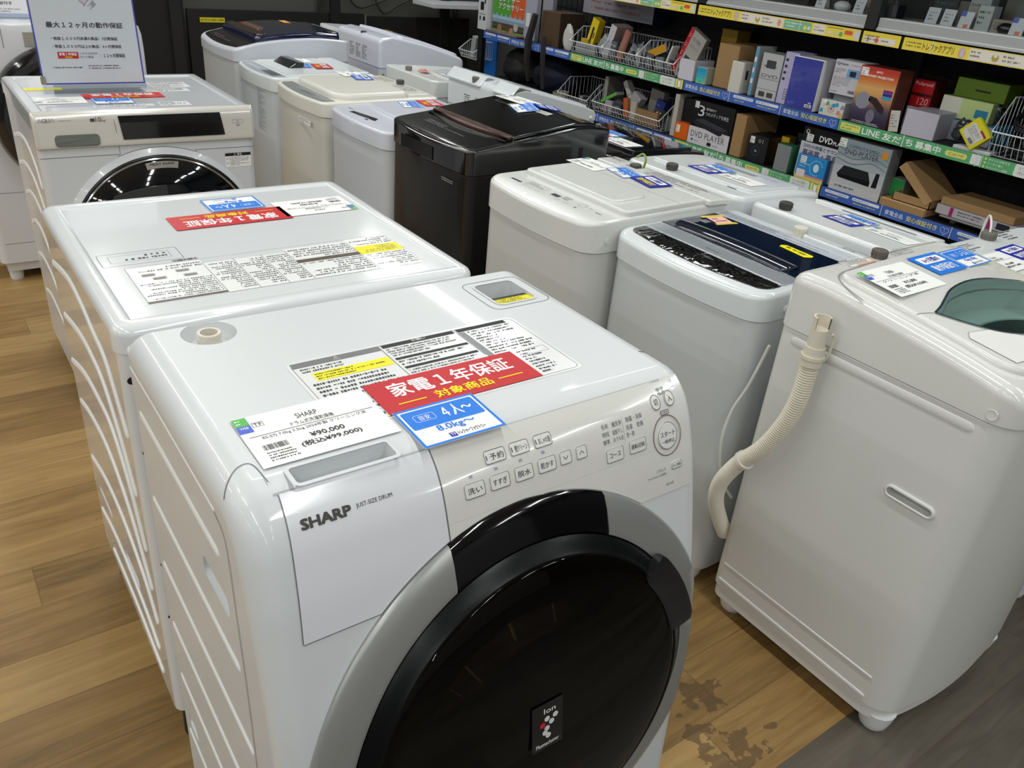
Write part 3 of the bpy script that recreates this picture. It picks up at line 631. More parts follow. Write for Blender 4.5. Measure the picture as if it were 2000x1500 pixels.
mb = MB(); mb.rr(HF, .3155, .8145, .4265, .8465, .010, mat('6E746E', .35), .0009); mb.rect(HF, .322, .8215, .420, .8225, mat('8B918A', .3), .0012); mb.rect(HF, .320, .8335, .421, .8345, mat('8B918A', .3), .0012); mb.build('drawer_grip', panel3, world=True, smooth=False)
mb = MB(); q = mat('3A3B3D', .4)
for t, u in (('A', .283), ('Q', .294), ('U', .304), ('A', .3135)):
    if t == 'A': strip_line(mb, [(u, .8805), (u+.0042, .8905), (u+.0084, .8805)], .0012, q, HF, .0009)
    elif t == 'Q': mb.ring(HF, u+.004, .8855, .0036, .0048, q, .0009, ky=1.05); strip_line(mb, [(u+.005, .8830), (u+.009, .8800)], .0012, q, HF, .0009)
    else: mb.text('U', HF, u, .8805, u+.0075, .8905, q, .0009)
mb.fine(HF, .332, .8855, .366, .8815, 1, INKG, .0009, 31); mb.text('10', HF, .423, .8775, .4365, .8905, q, .0009); mb.text('kg', HF, .438, .8765, .4475, .8835, q, .0009); mb.fine(HF, .438, .8905, .4475, .8860, 2, INKG, .0009, 32)
mb.rect(HF, .4095, .8785, .4205, .8865, q, .0009)
strip_line(mb, [(.467, .902), (.470, .87), (.4735, .8095)], .0012, SEAM, HF, .0009)
mb.frame(HF, .793, .8575, .826, .8690, .0006, INKG, .0009, .004); mb.ring(HF, .8095, .8632, .0024, .0031, INKG, .0009, 120, 420); mb.rect(HF, .8092, .8635, .8098, .8665, INKG, .0009); mb.text('電源', HF, .8055, .8500, .8145, .8540, INK, .0009)
mb.build('panel_print', panel3, world=True, smooth=False)
HB = flat((0, HY0+.006, 0), (1, 0, 0), (0, 0, 1))
hc, hz, hr = .577, .513, .2625
mb = MB(); mb.rect(HB, HX0+.004, .7835, .4735, .7850, SEAM, .0006); strip_line(mb, [(.4735, .808), (.4750, .785)], .0012, SEAM, HB, .0007); mb.rect(HB, .68, .7835, HX1-.004, .7850, SEAM, .0006)
strip_line(mb, [(hc+.292*math.cos(math.radians(a)), hz+.286*math.sin(math.radians(a))) for a in range(68, 113, 4)], .0012, SEAM, HB, .0007)
mb.build('front_seam', hp, world=True, smooth=False)
mb = MB(); mb.rect(HB, .767, .726, .845, .768, PAPER, .0006); mb.rect(HB, .767, .7585, .845, .768, INK, .0009); mb.text('⚠ 警告', HB, .793, .7598, .818, .7668, WTXT, .0012); mb.fine(HB, .779, .756, .842, .729, 6, INK, .0009, 33); mb.ring(HB, .773, .751, .0022, .0030, INK, .0009); mb.ring(HB, .773, .737, .0022, .0030, INK, .0009)
mb.build('warning_label', hp, world=True, smooth=False)
def HL(prof, m, name, seg=96, cap1=False): MB().loft([[HB(hc+q*math.cos(2*math.pi*k/seg), hz+q*math.sin(2*math.pi*k/seg), h) for k in range(seg)] for q, h in prof], m, False, cap1).build(name, hp, world=True)
HL([(hr+.022, -.0005), (hr+.012, .006), (hr+.004, .010), (hr+.001, .004)], mat('D3D6DA', .25, coat=.3), 'door_surround')
HL([(hr+.003, .002), (hr+.003, .012), (hr-.001, .014), (hr-.004, .010)], mat('121316', .3), 'door_gasket')
HL([(hr-.004, .008), (hr-.004, .0165), (hr-.007, .0185), (hr-.010, .0165), (hr-.010, .010)], mat('D0D2D4', .12, metal=.9), 'door_ring')
HL([(hr-.010, .012), (hr-.018, .018), (hr-.034, .028), (hr-.050, .034), (.18, .046), (.12, .056), (.06, .061), (.002, .062)], mat('05070C', .05, coat=1), 'door_glass', cap1=True)
mb = MB(); mb.ring(HB, hc, hz, hr-.030, hr-.0105, mat('BDBBB5', .2, metal=.5), .0285, 79.5, 100.5, 16)
mb.text('HEAT PUMP', HB, .543, .7540, .611, .7605, INK, .0300); mb.build('name_plate', hp, world=True, smooth=False)
mb = MB(); HS = flat((HX0+.002, 0, 0), (0, -1, 0), (0, 0, 1), (-1, 0, 0))
for pts in ([(3.0, .74), (2.87, .771), (2.76, .782), (2.671, .770), (2.594, .735), (2.55, .69)], [(3.02, .65), (2.874, .685), (2.78, .69), (2.695, .676), (2.6, .63), (2.55, .57)], [(3.0, .56), (2.87, .595), (2.76, .597), (2.66, .57), (2.56, .49)], [(3.0, .46), (2.87, .50), (2.74, .495), (2.6, .43), (2.55, .38)], [(3.0, .35), (2.9, .375), (2.75, .37), (2.6, .32)], [(3.0, .22), (2.85, .25), (2.6, .22)]):
    rib(mb, smooth_pts([(-y, zz_) for y, zz_ in pts], 4), .016, .0034, RIBM, HS)
mb.build('side_emboss', hp, world=True)
for x in (HX0+.05, HX1-.05):
    for y in (HY0+.06, HY1-.05): MB().lathe([(.02, 0), (.022, .05)], (x, y), RUBBER, 14, top(0)).build('foot', hp, world=True)
z = HZ-.0028; HTT = top(HZ-.004)
mb = MB()
for i, (x0, x1, y0, y1, n) in enumerate(((.663, .78, 2.85, 2.94, 8), (.62, .76, 2.785, 2.84, 5), (.617, .703, 2.573, 2.631, 4), (.44, .60, 2.58, 2.61, 2))): mb = MB(); mb.rect(HTT, x0, y0, x1, y1, mat('EDEEF0', .25), .0004); mb.fine(HTT, x0+.004, y1-.003, x1-.004, y0+.003, n, INK, .0008, 60+i); mb.build('instruction_sheet', hp, world=True, smooth=False)
mb = MB(); mb.rect(HTT, .30, 2.842, .405, 2.882, YEL, .0006)
mb.build('yellow_sticker', hp, world=True, smooth=False)
red_card('red laminated card lying on the pearl-panel drum washer in front of the stand sign', lay(.549, 2.734, z))
cap_card('blue and white capacity card lying below the red card on the pearl-panel drum washer', lay(.503, 2.656, z+.0008))
price_card('white price card lying at the left front of the pearl-panel drum washer top', lay(.36, 2.685, z), 'AQUA', 'ドラム式洗濯乾燥機', '10.0kg クリーニング済', '¥160,000', '(税込¥176,000)', .15, .09)
# stand sign on it
sg = thing('sign_stand', 'clear acrylic stand with violet-edged warranty notice, standing on the pearl-panel drum washer', 'sign', (.482, 2.80, HZ))
SGM = flat((.345, 2.765, HZ+.026), (1, 0, 0), (0, .12, .993)); VIO = mat('5B58B8', .3)
w_, h_ = .277, .392
def slabS(mb, S, u0, v0, u1, v1, h0, h1, m):
    P = [S(u, v, h) for h in (h0, h1) for u, v in ((u0, v0), (u1, v0), (u1, v1), (u0, v1))]
    return mb.add(P, [[3, 2, 1, 0], [4, 5, 6, 7], [0, 1, 5, 4], [1, 2, 6, 5], [2, 3, 7, 6], [3, 0, 4, 7]], m)
mb = MB(); slabS(mb, SGM, .001, .001, w_-.001, h_-.001, -.001, 0, mat('EFEDEC', .35))
mb.frame(SGM, 0, 0, w_, h_, .004, VIO, .0004)
def hpt(t): x = 16*math.sin(t)**3; y = 13*math.cos(t)-5*math.cos(2*t)-2*math.cos(3*t)-math.cos(4*t); return (w_*.52+x*.0021, .245+y*.0021)
hp_ = [hpt(2*math.pi*k/48) for k in range(48)]
mb.poly([SGM(u, v, .0004) for u, v in hp_], mat('EBD3DA', .4)); strip_line(mb, hp_+[hp_[0]], .0012, INKG, SGM, .0008)
for k in range(9): strip_line(mb, [(w_*.52-.026+k*.0055, .232), (w_*.52-.016+k*.0055, .247)], .0008, mat('D9A9B6', .4), SGM, .0007)
strip_line(mb, smooth_pts([(w_*.52+.001, .262), (w_*.52-.004, .248), (w_*.52, .236), (w_*.52+.005, .240), (w_*.52+.004, .250)], 5), .0012, INKG, SGM, .0009)
mb.poly([SGM(w_*.52+.022+a, .216+b, .001) for a, b in ((-.008, 0), (.001, -.010), (.010, 0), (.003, .006), (.004, .012), (-.004, .004))], mat('A9A7A9', .4)); 
strip_line(mb, [(w_*.52+.013, .214), (w_*.52+.008, .208)], .001, INKG, SGM, .001); strip_line(mb, [(w_*.52+.019, .207), (w_*.52+.014, .201)], .001, INKG, SGM, .001)
D = mat('4A4446', .5, noise=0)
mb.text('最大１２ヶ月の動作保証', SGM, .036, .152, .238, .167, D, .0006, True)
mb.text('・税抜１,０００円未満の製品：7日間保証', SGM, .043, .119, .218, .128, D, .0006, True)
mb.text('・税抜１,０００円以上の製品：6ヶ月間保証', SGM, .043, .098, .226, .107, D, .0006, True)
mb.rect(SGM, .052, .070, .106, .088, mat('D9372F', .3), .0006); mb.text('家電１年保証', SGM, .056, .078, .102, .086, WTXT, .0009, True); mb.text('対象商品', SGM, .070, .0715, .089, .0760, YTXT, .0009, True)
mb.text('こちらのPOPが', SGM, .109, .081, .158, .087, D, .0006); mb.text('付いた製品', SGM, .109, .071, .145, .0775, D, .0006); mb.text('：１２ヶ月間保証', SGM, .164, .073, .232, .083, D, .0006, True)
mb.fine(SGM, .034, .050, .115, .042, 1, D, .0006, 71); mb.fine(SGM, .128, .054, .218, .040, 2, D, .0006, 72)
mb.build('notice_sheet', sg, world=True, smooth=False)
mb = MB(); slabS(mb, SGM, -.002, -.002, w_+.002, h_+.002, .001, .0025, glassy('F4F6F8')); slabS(mb, SGM, -.002, -.012, w_+.002, -.002, -.002, .0025, glassy('E8ECF0'))
mb.build('acrylic_front', sg, world=True, smooth=False)
mb = MB(); P = [SGM(0, -.012, -.002), SGM(w_, -.012, -.002)]; yb = 2.765+.075
mb.add([P[0], P[1], (P[1].x, yb, HZ+.0005), (P[0].x, yb, HZ+.0005), (P[0].x, P[0].y, HZ+.0005), (P[1].x, P[1].y, HZ+.0005)], [[4, 5, 2, 3], [0, 1, 5, 4]], glassy('E8ECF0')); mb.build('acrylic_foot', sg, world=True, smooth=False)
o = MB(); slabS(o, SGM, -.004, .001, .008, .022, -.004, .006, mat('8C8878', .3, metal=.3)); tag(o.build('clip', smooth=False), 'small metal clip gripping the lower left corner of the violet-edged notice', 'clip')

# ================================================================== 4 far left drum washer, mostly hidden
far = thing('drum_washing_machine', 'white drum washer with black ring door, cut by the left picture edge', 'washing machine', (.50, 3.98, 0))
LX0, LX1, LY0, LY1, LZ = .19, .84, 3.66, 4.28, .985
LW = mat('D9DADF', .25, coat=.3)
mb = MB(); mb.rings(LX0, LX1, LY0, LY1, .03, [(.0, .085), (0, .90), (.002, .95), (.010, LZ-.006), (.022, LZ)], LW, 6); mb.build('cabinet', far, world=True)
LF = flat((0, LY0, 0), (1, 0, 0), (0, 0, 1))
mb = MB(); mb.rect(LF, LX0+.03, .37, LX1-.03, .3715, SEAM, .0008); mb.rect(LF, LX0+.03, .165, LX1-.03, .1665, SEAM, .0008); mb.rect(LF, .35, .90, .352, .97, SEAM, .0008); mb.build('front_seam', far, world=True, smooth=False)
mb = MB(); mb.box(.42, .56, LY0-.002, LY0+.004, .905, .955, mat('9C988E', .4)); mb.build('control_panel', far, world=True)
mb = MB(); mb.box(LX0+.02, LX1-.02, LY0+.02, LY1-.02, .045, .09, LW); mb.build('base', far, world=True)
mb = MB(); c_ = (.535, .645)
mb.loft([[LF(c_[0]+q*math.cos(2*math.pi*k/72), c_[1]+q*math.sin(2*math.pi*k/72), h) for k in range(72)] for q, h in ((.272, 0), (.272, .03), (.262, .045), (.235, .055), (.215, .05), (.205, .035), (.2, .03))], mat('0B0B0D', .1, coat=.8), False, False); mb.build('door_ring', far, world=True)
mb = MB(); mb.loft([[LF(c_[0]+q*math.cos(2*math.pi*k/48), c_[1]+q*math.sin(2*math.pi*k/48), h) for k in range(48)] for q, h in ((.206, .03), (.19, .045), (.12, .06), (.002, .065))], mat('08080A', .06, coat=1), False, True); mb.build('door_glass', far, world=True)
for x in (LX0+.05, LX1-.06):
    for y in (LY0+.06, LY1-.06): MB().lathe([(.024, 0), (.026, .012), (.026, .05)], (x, y), LW, 16, top(0)).build('foot', far, world=True)
sg2 = thing('sign_stand', 'white notice in a clear stand on the hindmost left drum washer, half hidden', 'sign', (.42, 3.82, LZ))
S2 = flat((.30, 3.80, LZ+.004), (1, 0, 0), (0, .15, .99)); mb = MB(); slabS(mb, S2, 0, 0, .21, .297, 0, .002, mat('E4E2E6', .35)); mb.text('最大１２ヶ月の', S2, .065, .064, .125, .074, D, .0026, True); mb.text('保証付き', S2, .065, .043, .12, .054, D, .0026, True)
mb.fine(S2, .07, .032, .15, .016, 2, INKG, .0026, 81); mb.build('notice_sheet', sg2, world=True, smooth=False)
mb = MB(); slabS(mb, S2, -.01, -.003, .22, .013, -.001, .004, glassy('DCE6F2')); mb.build('acrylic_foot', sg2, world=True, smooth=False)
o = MB(); slabS(o, S2, -.015, .03, .048, .10, .004, .012, mat('A3A3A0', .4)); slabS(o, S2, .03, .022, .062, .045, .004, .016, mat('8A8A88', .3, metal=.4)); tag(o.build('clip', smooth=False), 'grey clip holding the notice on the hindmost left drum washer', 'clip')

# ================================================================== fully automatic top loaders
def half(u0, u1, v0, v1, rf, rb, bow=0, n=6):
    """half outline (u>=0 about the centre) from front centre to back centre"""
    w = (u1-u0)/2; pts = []
    def fb(u): return v0+bow*(u/w)**2      # bowed front edge
    for k in range(n): u = (w-rf)*k/n; pts.append((u, fb(u)))
    vf = fb(w-rf)
    for k in range(n+1):
        a = math.radians(-90+90*k/n); pts.append((w-rf+rf*math.cos(a), vf+rf+rf*math.sin(a)))
    for k in range(1, 8): pts.append((w, vf+rf+(v1-rb-vf-rf)*k/8))
    for k in range(n+1):
        a = math.radians(90*k/n); pts.append((w-rb+rb*math.cos(a), v1-rb+rb*math.sin(a)))
    pts.append((0, v1)); return pts
def slab(mb, u0, u1, v0, v1, zlo, zhi, m, bev=.006, rf=.03, rb=.015, bow=0, crown=0, cols=1, seg=4, flare=0):
    """rounded plate or column whose underside and top follow zlo(v), zhi(v)"""
    uc = (u0+u1)/2; h = half(u0, u1, v0, v1, rf, rb, bow); w = (u1-u0)/2; vm = (v0+v1)/2
    full = [(uc+u, v) for u, v in h]+[(uc-u, v) for u, v in h[-2:0:-1]]
    rings = []
    def zt(u, v): return zhi(v)+crown*(1-((u-uc)/w)**2)
    ins0 = full; rings.append([(u, v, zlo(v)) for u, v in ins0])
    for k in range(seg+1):
        a = math.pi/2*k/seg; d = bev*(1-math.cos(a)); pp = inset(full, d)
        rings.append([(u, v, max(zlo(v), zt(u, v)-bev+bev*math.sin(a))) for u, v in pp])
    mb.loft(rings, m, True, False); top_ = rings[-1]; n = len(h); N = len(full)
    vs = []; 
    for i in range(n):
        a = top_[i]; b = top_[(N-i) % N] if i not in (0, n-1) else a
        for c in range(cols+1):
            t = c/cols; u = a[0]+(b[0]-a[0])*t; v = a[1]+(b[1]-a[1])*t; vs.append((u, v, zt(u, v) if i not in (0, n-1) else a[2]))
    fs = []
    for i in range(n-1):
        for c in range(cols):
            p = i*(cols+1)+c; q = [p, p+cols+1, p+cols+2, p+1]
            if i == 0: q = [p, p+cols+1, p+cols+2]
            if i == n-2: q = [p, p+cols+1, p+1]
            fs.append(q)
    mb.add(vs, fs, m)
    return mb
ROT = {'S': 0, 'W': -math.pi/2, 'E': math.pi/2}
def cutl(o, mb):
    p = o.parent; o.parent = None; cut(o, [mb]); o.parent = p
class TL:
    """a top-loading washer; local u = left to right and v = front to back seen from its front"""
    def __init__(s, label, face, x, y, Wd, D, zs, prof, body, cover, rf=.04, rb=.02, bow=.012, name='washing_machine', base=.05, feet=True, bev=.014, group=None):
        s.root = thing(name, label, 'washing machine', (x, y, 0), ROT[face], group); s.W = Wd; s.D = D; s.pf = smooth_pts(prof, 4) if len(prof) > 2 else prof; s.zs = zs; s.rf = rf; s.rb = rb; s.bow = bow; s.body = body; s.cover = cover
        w = Wd/2; s.S = lambda u, v, h=0: Vector((u, v, s.z(v)+h))
        mb = MB(); slab(mb, -w+.003, w-.003, .004, D-.002, lambda v: base, lambda v: zs-.0025, body, .003, rf, rb, bow); s.cab = mb.build('cabinet', s.root)
        mb = MB(); slab(mb, -w, w, 0, D, lambda v: zs, s.z, cover, bev, rf, rb, bow); s.cov = mb.build('top_cover', s.root)
        if base > .04:
            mb = MB(); slab(mb, -w+.006, w-.006, .010, D-.006, lambda v: .042, lambda v: base+.001, body, .001, rf, rb, bow); mb.build('base', s.root)
        if feet:
            for u in (-w+.05, w-.05):
                for v in (.06, D-.05): MB().lathe([(.024, 0), (.029, .006), (.033, .020), (.038, .050)], (u, v), WHITEM if body != BLACKM else BLACKM, 14, top(0)).build('foot', s.root)
    def z(s, v): return interp(v, s.pf)
    def plate(s, name, u0, u1, v0, v1, h, m, lift=0, rf=.02, rb=.01, bow=0, bev=.004, crown=0, cols=1, parent=None, label=None, hz=None):
        mb = MB(); slab(mb, u0, u1, v0, v1, lambda v: s.z(v)+lift-.001, lambda v: s.z(v)+lift+(hz(v) if hz else h), m, bev, rf, rb, bow, crown, cols); return mb.build(name, parent or s.root, label=label)
    def mbuild(s, mb, name, parent=None, **k): return mb.build(name, parent or s.root, smooth=False, **k)
    def inlet(s, u, v, z0, m=None, name='water_inlet', r=.0155, hgt=.019):
        m = m or RUBBER; mb = MB(); mb.lathe([(r*1.0, -.004), (r, hgt*.55), (r*1.06, hgt*.6), (r*1.06, hgt*.92), (r*.95, hgt), (.001, hgt)], (u, v), m, 20, top(z0)); 
        for k in range(10): a = k*math.pi/5; mb.box(u+r*1.03*math.cos(a)-.001, u+r*1.03*math.cos(a)+.001, v+r*1.03*math.sin(a)-.001, v+r*1.03*math.sin(a)+.001, z0+hgt*.2, z0+hgt*.9, m)
        return mb.build(name, s.root)
    def world(s, u, v, h=0):
        return Matrix.Translation(s.root.location) @ Matrix.Rotation(s.root.rotation_euler.z, 4, 'Z') @ s.S(u, v, h)
    def lay(s, u, v, deg=0, lift=.0012):
        e = .02; sl = (s.z(v+e)-s.z(v-e))/(2*e)
        return Matrix.Translation(s.root.location) @ Matrix.Rotation(s.root.rotation_euler.z, 4, 'Z') @ lay(u, v, s.z(v)+lift, deg, (0, sl))
def buttons(mb, S, u0, v0, n, du, dv=0, w=.016, h=.009, m=INKG, lw=.0006):
    for k in range(n): mb.frame(S, u0+k*du-w/2, v0+k*dv-h/2, u0+k*du+w/2, v0+k*dv+h/2, lw, m, .0006, min(w, h)*.4)

# ---- large window washer, front right (faces the viewer)
TWH = mat('DCDCD8', .17, coat=.5, noise=.02); TWB = mat('DCDCD9', .28, coat=.2, noise=.01)
t = TL('off-white top loader with ribbed beige drain hose on its side and teal lid window', 'S', 1.635, .393, .53, .509, .772,
       [(0, .812), (.03, .828), (.06, .842), (.15, .858), (.25, .871), (.37, .884), (.45, .888), (.509, .884)], TWB, TWH, rf=.055, rb=.03, bow=.030, base=.075, bev=.024)
U = lambda x: x-1.635; V = lambda y: y-.393
mb = MB(); win = [(1.449, .640), (1.480, .648), (1.520, .663), (1.570, .680), (1.640, .688), (1.705, .681), (1.755, .663), (1.80, .640), (1.80, .585), (1.775, .545), (1.73, .518), (1.64, .505), (1.56, .518), (1.51, .545), (1.475, .588)]
winp = smooth_pts([(U(a), V(b)) for a, b in win]+[(U(win[0][0]), V(win[0][1]))], 3)[:-1]
lidq = t.plate('lid', U(1.412), U(1.858), V(.440), V(.830), .010, TWH, rf=.06, rb=.03, bow=.02, bev=.008, crown=.010, cols=6)
def tw(u, v, h): return Vector((u, v, t.z(v)+.010+.010*(1-((u-0)/.223)**2)+h))
wc = MB(); 
pin = inset(winp[::-1], .004) if sum(winp[i-1][0]*winp[i][1]-winp[i][0]*winp[i-1][1] for i in range(len(winp))) < 0 else inset(winp, .004)
for_ = MB().loft([[tw(u, v, .02) for u, v in pin], [Vector((u, v, .832)) for u, v in pin]], mat('8FA6A3', .4))
for_2 = MB().loft([[tw(u, v, .02) for u, v in pin], [Vector((u, v, .830)) for u, v in pin]], mat('77807F', .35))
cutl(lidq, for_); cutl(t.cov, for_2)
tub = MB(); tub.disc(top(.8325), 0, V(.560), .128, mat('1E2223', .3, metal=.3), 0, 48, .065); tub.ring(top(.8330), 0, V(.560), .122, .132, mat('8A9696', .3), 0, seg=48, ky=.51); tub.build('tub_shade_disc', t.root, smooth=False)  # flat disc inside a rim ring; dark colour paints the shade inside the tub
mb = MB(); mb.poly([tw(u, v, .0012) for u, v in winp], glassy('BCD0CD')); q = strip_line(mb, winp+[winp[0]], .004, mat('1E2A38', .25), tw, .0022); mb.build('lid_window', lidq, sharp=80, label='tinted teal lid window')
mb = MB(); fz = lambda u, v, h=0: tw(u, v, h)
strip_line(mb, smooth_pts([(U(1.413), V(.655)), (U(1.43), V(.650)), (U(1.447), V(.642))], 4), .0014, SEAM, fz, .0008)
t.mbuild(mb, 'lid_seam', lidq)
mb = MB(); TS = t.S
strip_line(mb, smooth_pts([(U(1.375), V(.74)), (U(1.398), V(.800)), (U(1.44), V(.838)), (U(1.52), V(.848)), (U(1.635), V(.849)), (U(1.75), V(.848)), (U(1.83), V(.838)), (U(1.87), V(.80))], 5), .0035, mat('8E8F8C', .5), TS, .0007)
t.mbuild(mb, 'lid_gap')
mb = MB(); HS_ = mat('EBEBE7', .3)
mb.rect(TS, U(1.505), V(.853), U(1.590), V(.889), HS_, .0006); mb.fine(TS, U(1.508), V(.887), U(1.585), V(.862), 5, INK, .0010, 91); mb.rect(TS, U(1.53), V(.853), U(1.590), V(.861), mat('DDA890', .5), .0010); mb.rect(TS, U(1.505), V(.887), U(1.535), V(.889), mat('8B5A3A', .5), .0010)
mb.fine(TS, U(1.665), V(.890), U(1.75), V(.856), 6, INKG, .0010, 92)
t.mbuild(mb, 'instruction_label')
t.inlet(U(1.62), V(.868), .886, mat('5C554C', .55), r=.0155, hgt=.019)
mb = MB(); panel_ = [(1.430, .560), (1.446, .572), (1.50, .558), (1.56, .500), (1.50, .470), (1.440, .478)]
mb.poly([tw(U(a), V(b), .0010) for a, b in panel_], mat('E6E5E1', .3)); strip_line(mb, [(U(a), V(b)) for a, b in panel_+panel_[:1]], .0012, mat('A9A9A6', .4), tw, .0014); mb.text('TOSHIBA', tw, U(1.455), V(.448), U(1.500), V(.456), INK, .0020, True)
t.mbuild(mb, 'control_panel')
SL = flat((-.53/2+.003, 0, 0), (0, -1, 0), (0, 0, 1), (-1, 0, 0)); mb = MB()
rib(mb, [(-V(.863), .748), (-V(.66), .748), (-V(.475), .748)], .022, .0028, TWB, SL); mb.build('side_emboss', t.root); mb = MB(); rib(mb, [(-V(.875), .145), (-V(.66), .145), (-V(.47), .145)], .008, .003, TWB, SL); rib(mb, [(-V(.88), .095), (-V(.66), .092), (-V(.47), .090)], .012, .004, TWB, SL)
mb.build('side_emboss', t.root)
mb = MB(); hS = lambda i, q: [SL(u, v, q) for u, v in rrect(-V(.582)+i, -V(.480)-i, .545+i, .573-i, .014-i, 6)]
mb.loft([hS(0, -.001), hS(.001, .004), hS(.004, .005), hS(.006, .003)], TWB, False, False); mb.build('side_grip', t.root); cutl(t.cab, MB().loft([[SL(u, v, q) for u, v in rrect(-V(.576), -V(.486), .551, .567, .008, 6)] for q in (.01, -.018)], mat('A9ADB2', .5)))
mb = MB(); mb.lathe([(.010, 0), (.0095, .0015), (.008, .001), (.001, .001)], (-V(.458), .788), TWH, 20, flat((-.265, 0, 0), (0, -1, 0), (0, 0, 1), (-1, 0, 0))); mb.build('screw_cap', t.root)
# drain hose, clipped to the side
def corrugated(path, r, pitch, m, parent, name, clamp=None):
    P = smooth_pts(path, 16); L = [0]
    for a, b in zip(P, P[1:]): L.append(L[-1]+(Vector(b)-Vector(a)).length)
    n = int(L[-1]/pitch*4); pts = []; rr_ = []
    for k in range(n+1):
        s_ = L[-1]*k/n; i = max(j for j in range(len(L)) if L[j] <= s_+1e-9); i = min(i, len(P)-2); f = (s_-L[i])/max(L[i+1]-L[i], 1e-9)
        pts.append(Vector(P[i]).lerp(Vector(P[i+1]), f)); rr_.append(r*(1, .94, .83, .94)[k % 4])
    mb = MB(); mb.tube(pts, r, m, 18, True, rr_); return mb.build(name, parent, sharp=50)
HO = mat('D9D2C1', .45); hx = U(1.340)
hose = corrugated([(hx, V(.786), .745), (hx-.002, V(.787), .66), (hx-.004, V(.801), .59), (hx-.006, V(.835), .51), (hx-.006, V(.880), .445), (hx-.004, V(.915), .37), (hx+.006, V(.922), .31), (hx+.03, V(.915), .25), (hx+.06, V(.912), .20)], .0185, .0054, HO, t.root, 'drain_hose')
mb = MB(); mb.tube([(hx, V(.786), .735), (hx, V(.786), .775)], .0215, HO, 24, True, [.0215, .0195]); mb.tube([(hx, V(.786), .750), (hx, V(.786), .757)], .0232, HO, 24); mb.tube([(hx, V(.786), .765), (hx, V(.787), .812)], .0170, HO, 20, True, [.0175, .0165])
mb.loft([[Vector((hx+q*math.cos(a), V(.787)+q*math.sin(a), zz_)) for a in [math.radians(-60+240*k/14) for k in range(15)]] for q, zz_ in ((.0165, .806), (.0168, .836), (.0140, .836), (.0140, .806))], HO, False, False, closed=False)
mb.build('hose_nozzle', hose)
mb = MB(); mb.tube([(hx+.012, V(.765), .806), (hx+.018, V(.763), .80), (hx+.020, V(.765), .76), (hx+.016, V(.770), .745)], .0025, HO, 8); mb.build('hose_clip', hose)
mb = MB(); mb.tube([(hx-.006, V(.866), .463), (hx-.0058, V(.872), .455)], .0225, mat('E5E1D6', .4), 22); mb.build('hose_clamp', hose)
mb = MB(); mb.tube(smooth_pts([(U(1.40), V(.925), .70), (U(1.385), V(.94), .60), (U(1.36), V(.95), .53), (U(1.345), V(.945), .45), (U(1.36), V(.93), .36), (U(1.40), V(.92), .30)], 6), .0035, mat('D5D5D2', .5), 8); mb.build('power_cord', t.root)
LT = lambda x, y, lift: Matrix.Translation((0, 0, 0)) @ t.lay(U(x), V(y), 0, lift)
six_card('bright blue six-month card lying beside the price card on the teal-window washer', t.lay(U(1.660), V(.764), 0, .0215))
cap_card('pale blue card right of the bright blue card on the teal-window washer', t.lay(U(1.770), V(.764), 0, .0185), '１~２人', '4.5kg~6.0kg', .094, .074)
price_card('white price card lying on the teal-window washer, left of the blue cards', t.lay(U(1.505), V(.748), 0, .0195), 'TOSHIBA', '全自動洗濯機', 'クリーニング済', '¥15,000', '(税込¥16,500)', .158, .102)

# ---- washer with dark blue glass lid (front faces left)
HWM = mat('D9DEE0', .22, coat=.4); HBW = mat('CDD1D2', .30, coat=.2)
def film():
    m = mat('0B0B0C', .07, coat=1, key='film'); nt = m.node_tree; b = nt.nodes['Principled BSDF']
    n = nt.nodes.new('ShaderNodeTexNoise'); n.inputs['Scale'].default_value = 13; n.inputs['Detail'].default_value = 3; n.inputs['Distortion'].default_value = 1.6
    tc = nt.nodes.new('ShaderNodeTexCoord'); nt.links.new(tc.outputs['Object'], n.inputs['Vector'])
    p = nt.nodes.new('ShaderNodeBump'); p.inputs['Strength'].default_value = .9; p.inputs['Distance'].default_value = .006; nt.links.new(n.outputs[0], p.inputs['Height']); nt.links.new(p.outputs[0], b.inputs['Normal']); nt.links.new(p.outputs[0], b.inputs['Coat Normal'])
    return m
FILM = film()
NAVY = mat('0A1A30', .06, coat=1); NAVY2 = mat('081426', .05, coat=1)
yc = 1.186; X0 = 1.352
t = TL('light grey top loader with navy glass lid and crinkled black film on its panel', 'W', X0, yc, .474, .475, .742, [(0, .795), (.04, .803), (.10, .807), (.40, .809), (.475, .806)], HBW, HWM, rf=.055, rb=.02, bow=.022, bev=.012)
U = lambda y: -(y-yc); V = lambda x: x-X0
mb = MB(); slab(mb, U(1.402), U(.972), V(1.388), V(1.460), lambda v: t.z(v)-.001, lambda v: t.z(v)+.0018, FILM, .001, .03, .004, .020); mb.build('control_panel', t.root)
mb = MB(); slab(mb, U(1.402), U(.972), V(1.460), V(1.520), lambda v: t.z(v)-.001, lambda v: t.z(v)+.0035, mat('B9BEC4', .22, metal=.5), .002, .004, .004, 0); bandp = mb.build('lid_band', t.root)
mb = MB(); mb.text('Haier', t.S, -.030, V(1.478), .014, V(1.488), INKG, .0045); t.mbuild(mb, 'lettering', bandp)
lid_ = t.plate('lid', U(1.408), U(.972), V(1.521), V(1.725), .0035, NAVY, rf=.006, rb=.006)
mb = MB(); slab(mb, U(1.375), U(1.02), V(1.524), V(1.585), lambda v: t.z(v)+.002, lambda v: t.z(v)+.0035+.010*math.sin(max(0, min(1, (v-V(1.524))/.062))*math.pi)**.6, NAVY2, .003, .02, .02, 0, .004, 6); mb.build('lid_grip', lid_)
mb = MB(); mb.rect(t.S, U(1.415), V(1.727), U(1.0), V(1.778), mat('B5BCC6', .3), .0016); mb.fine(t.S, U(1.405), V(1.770), U(1.05), V(1.735), 5, INKG, .0020, 95); t.mbuild(mb, 'instruction_label')
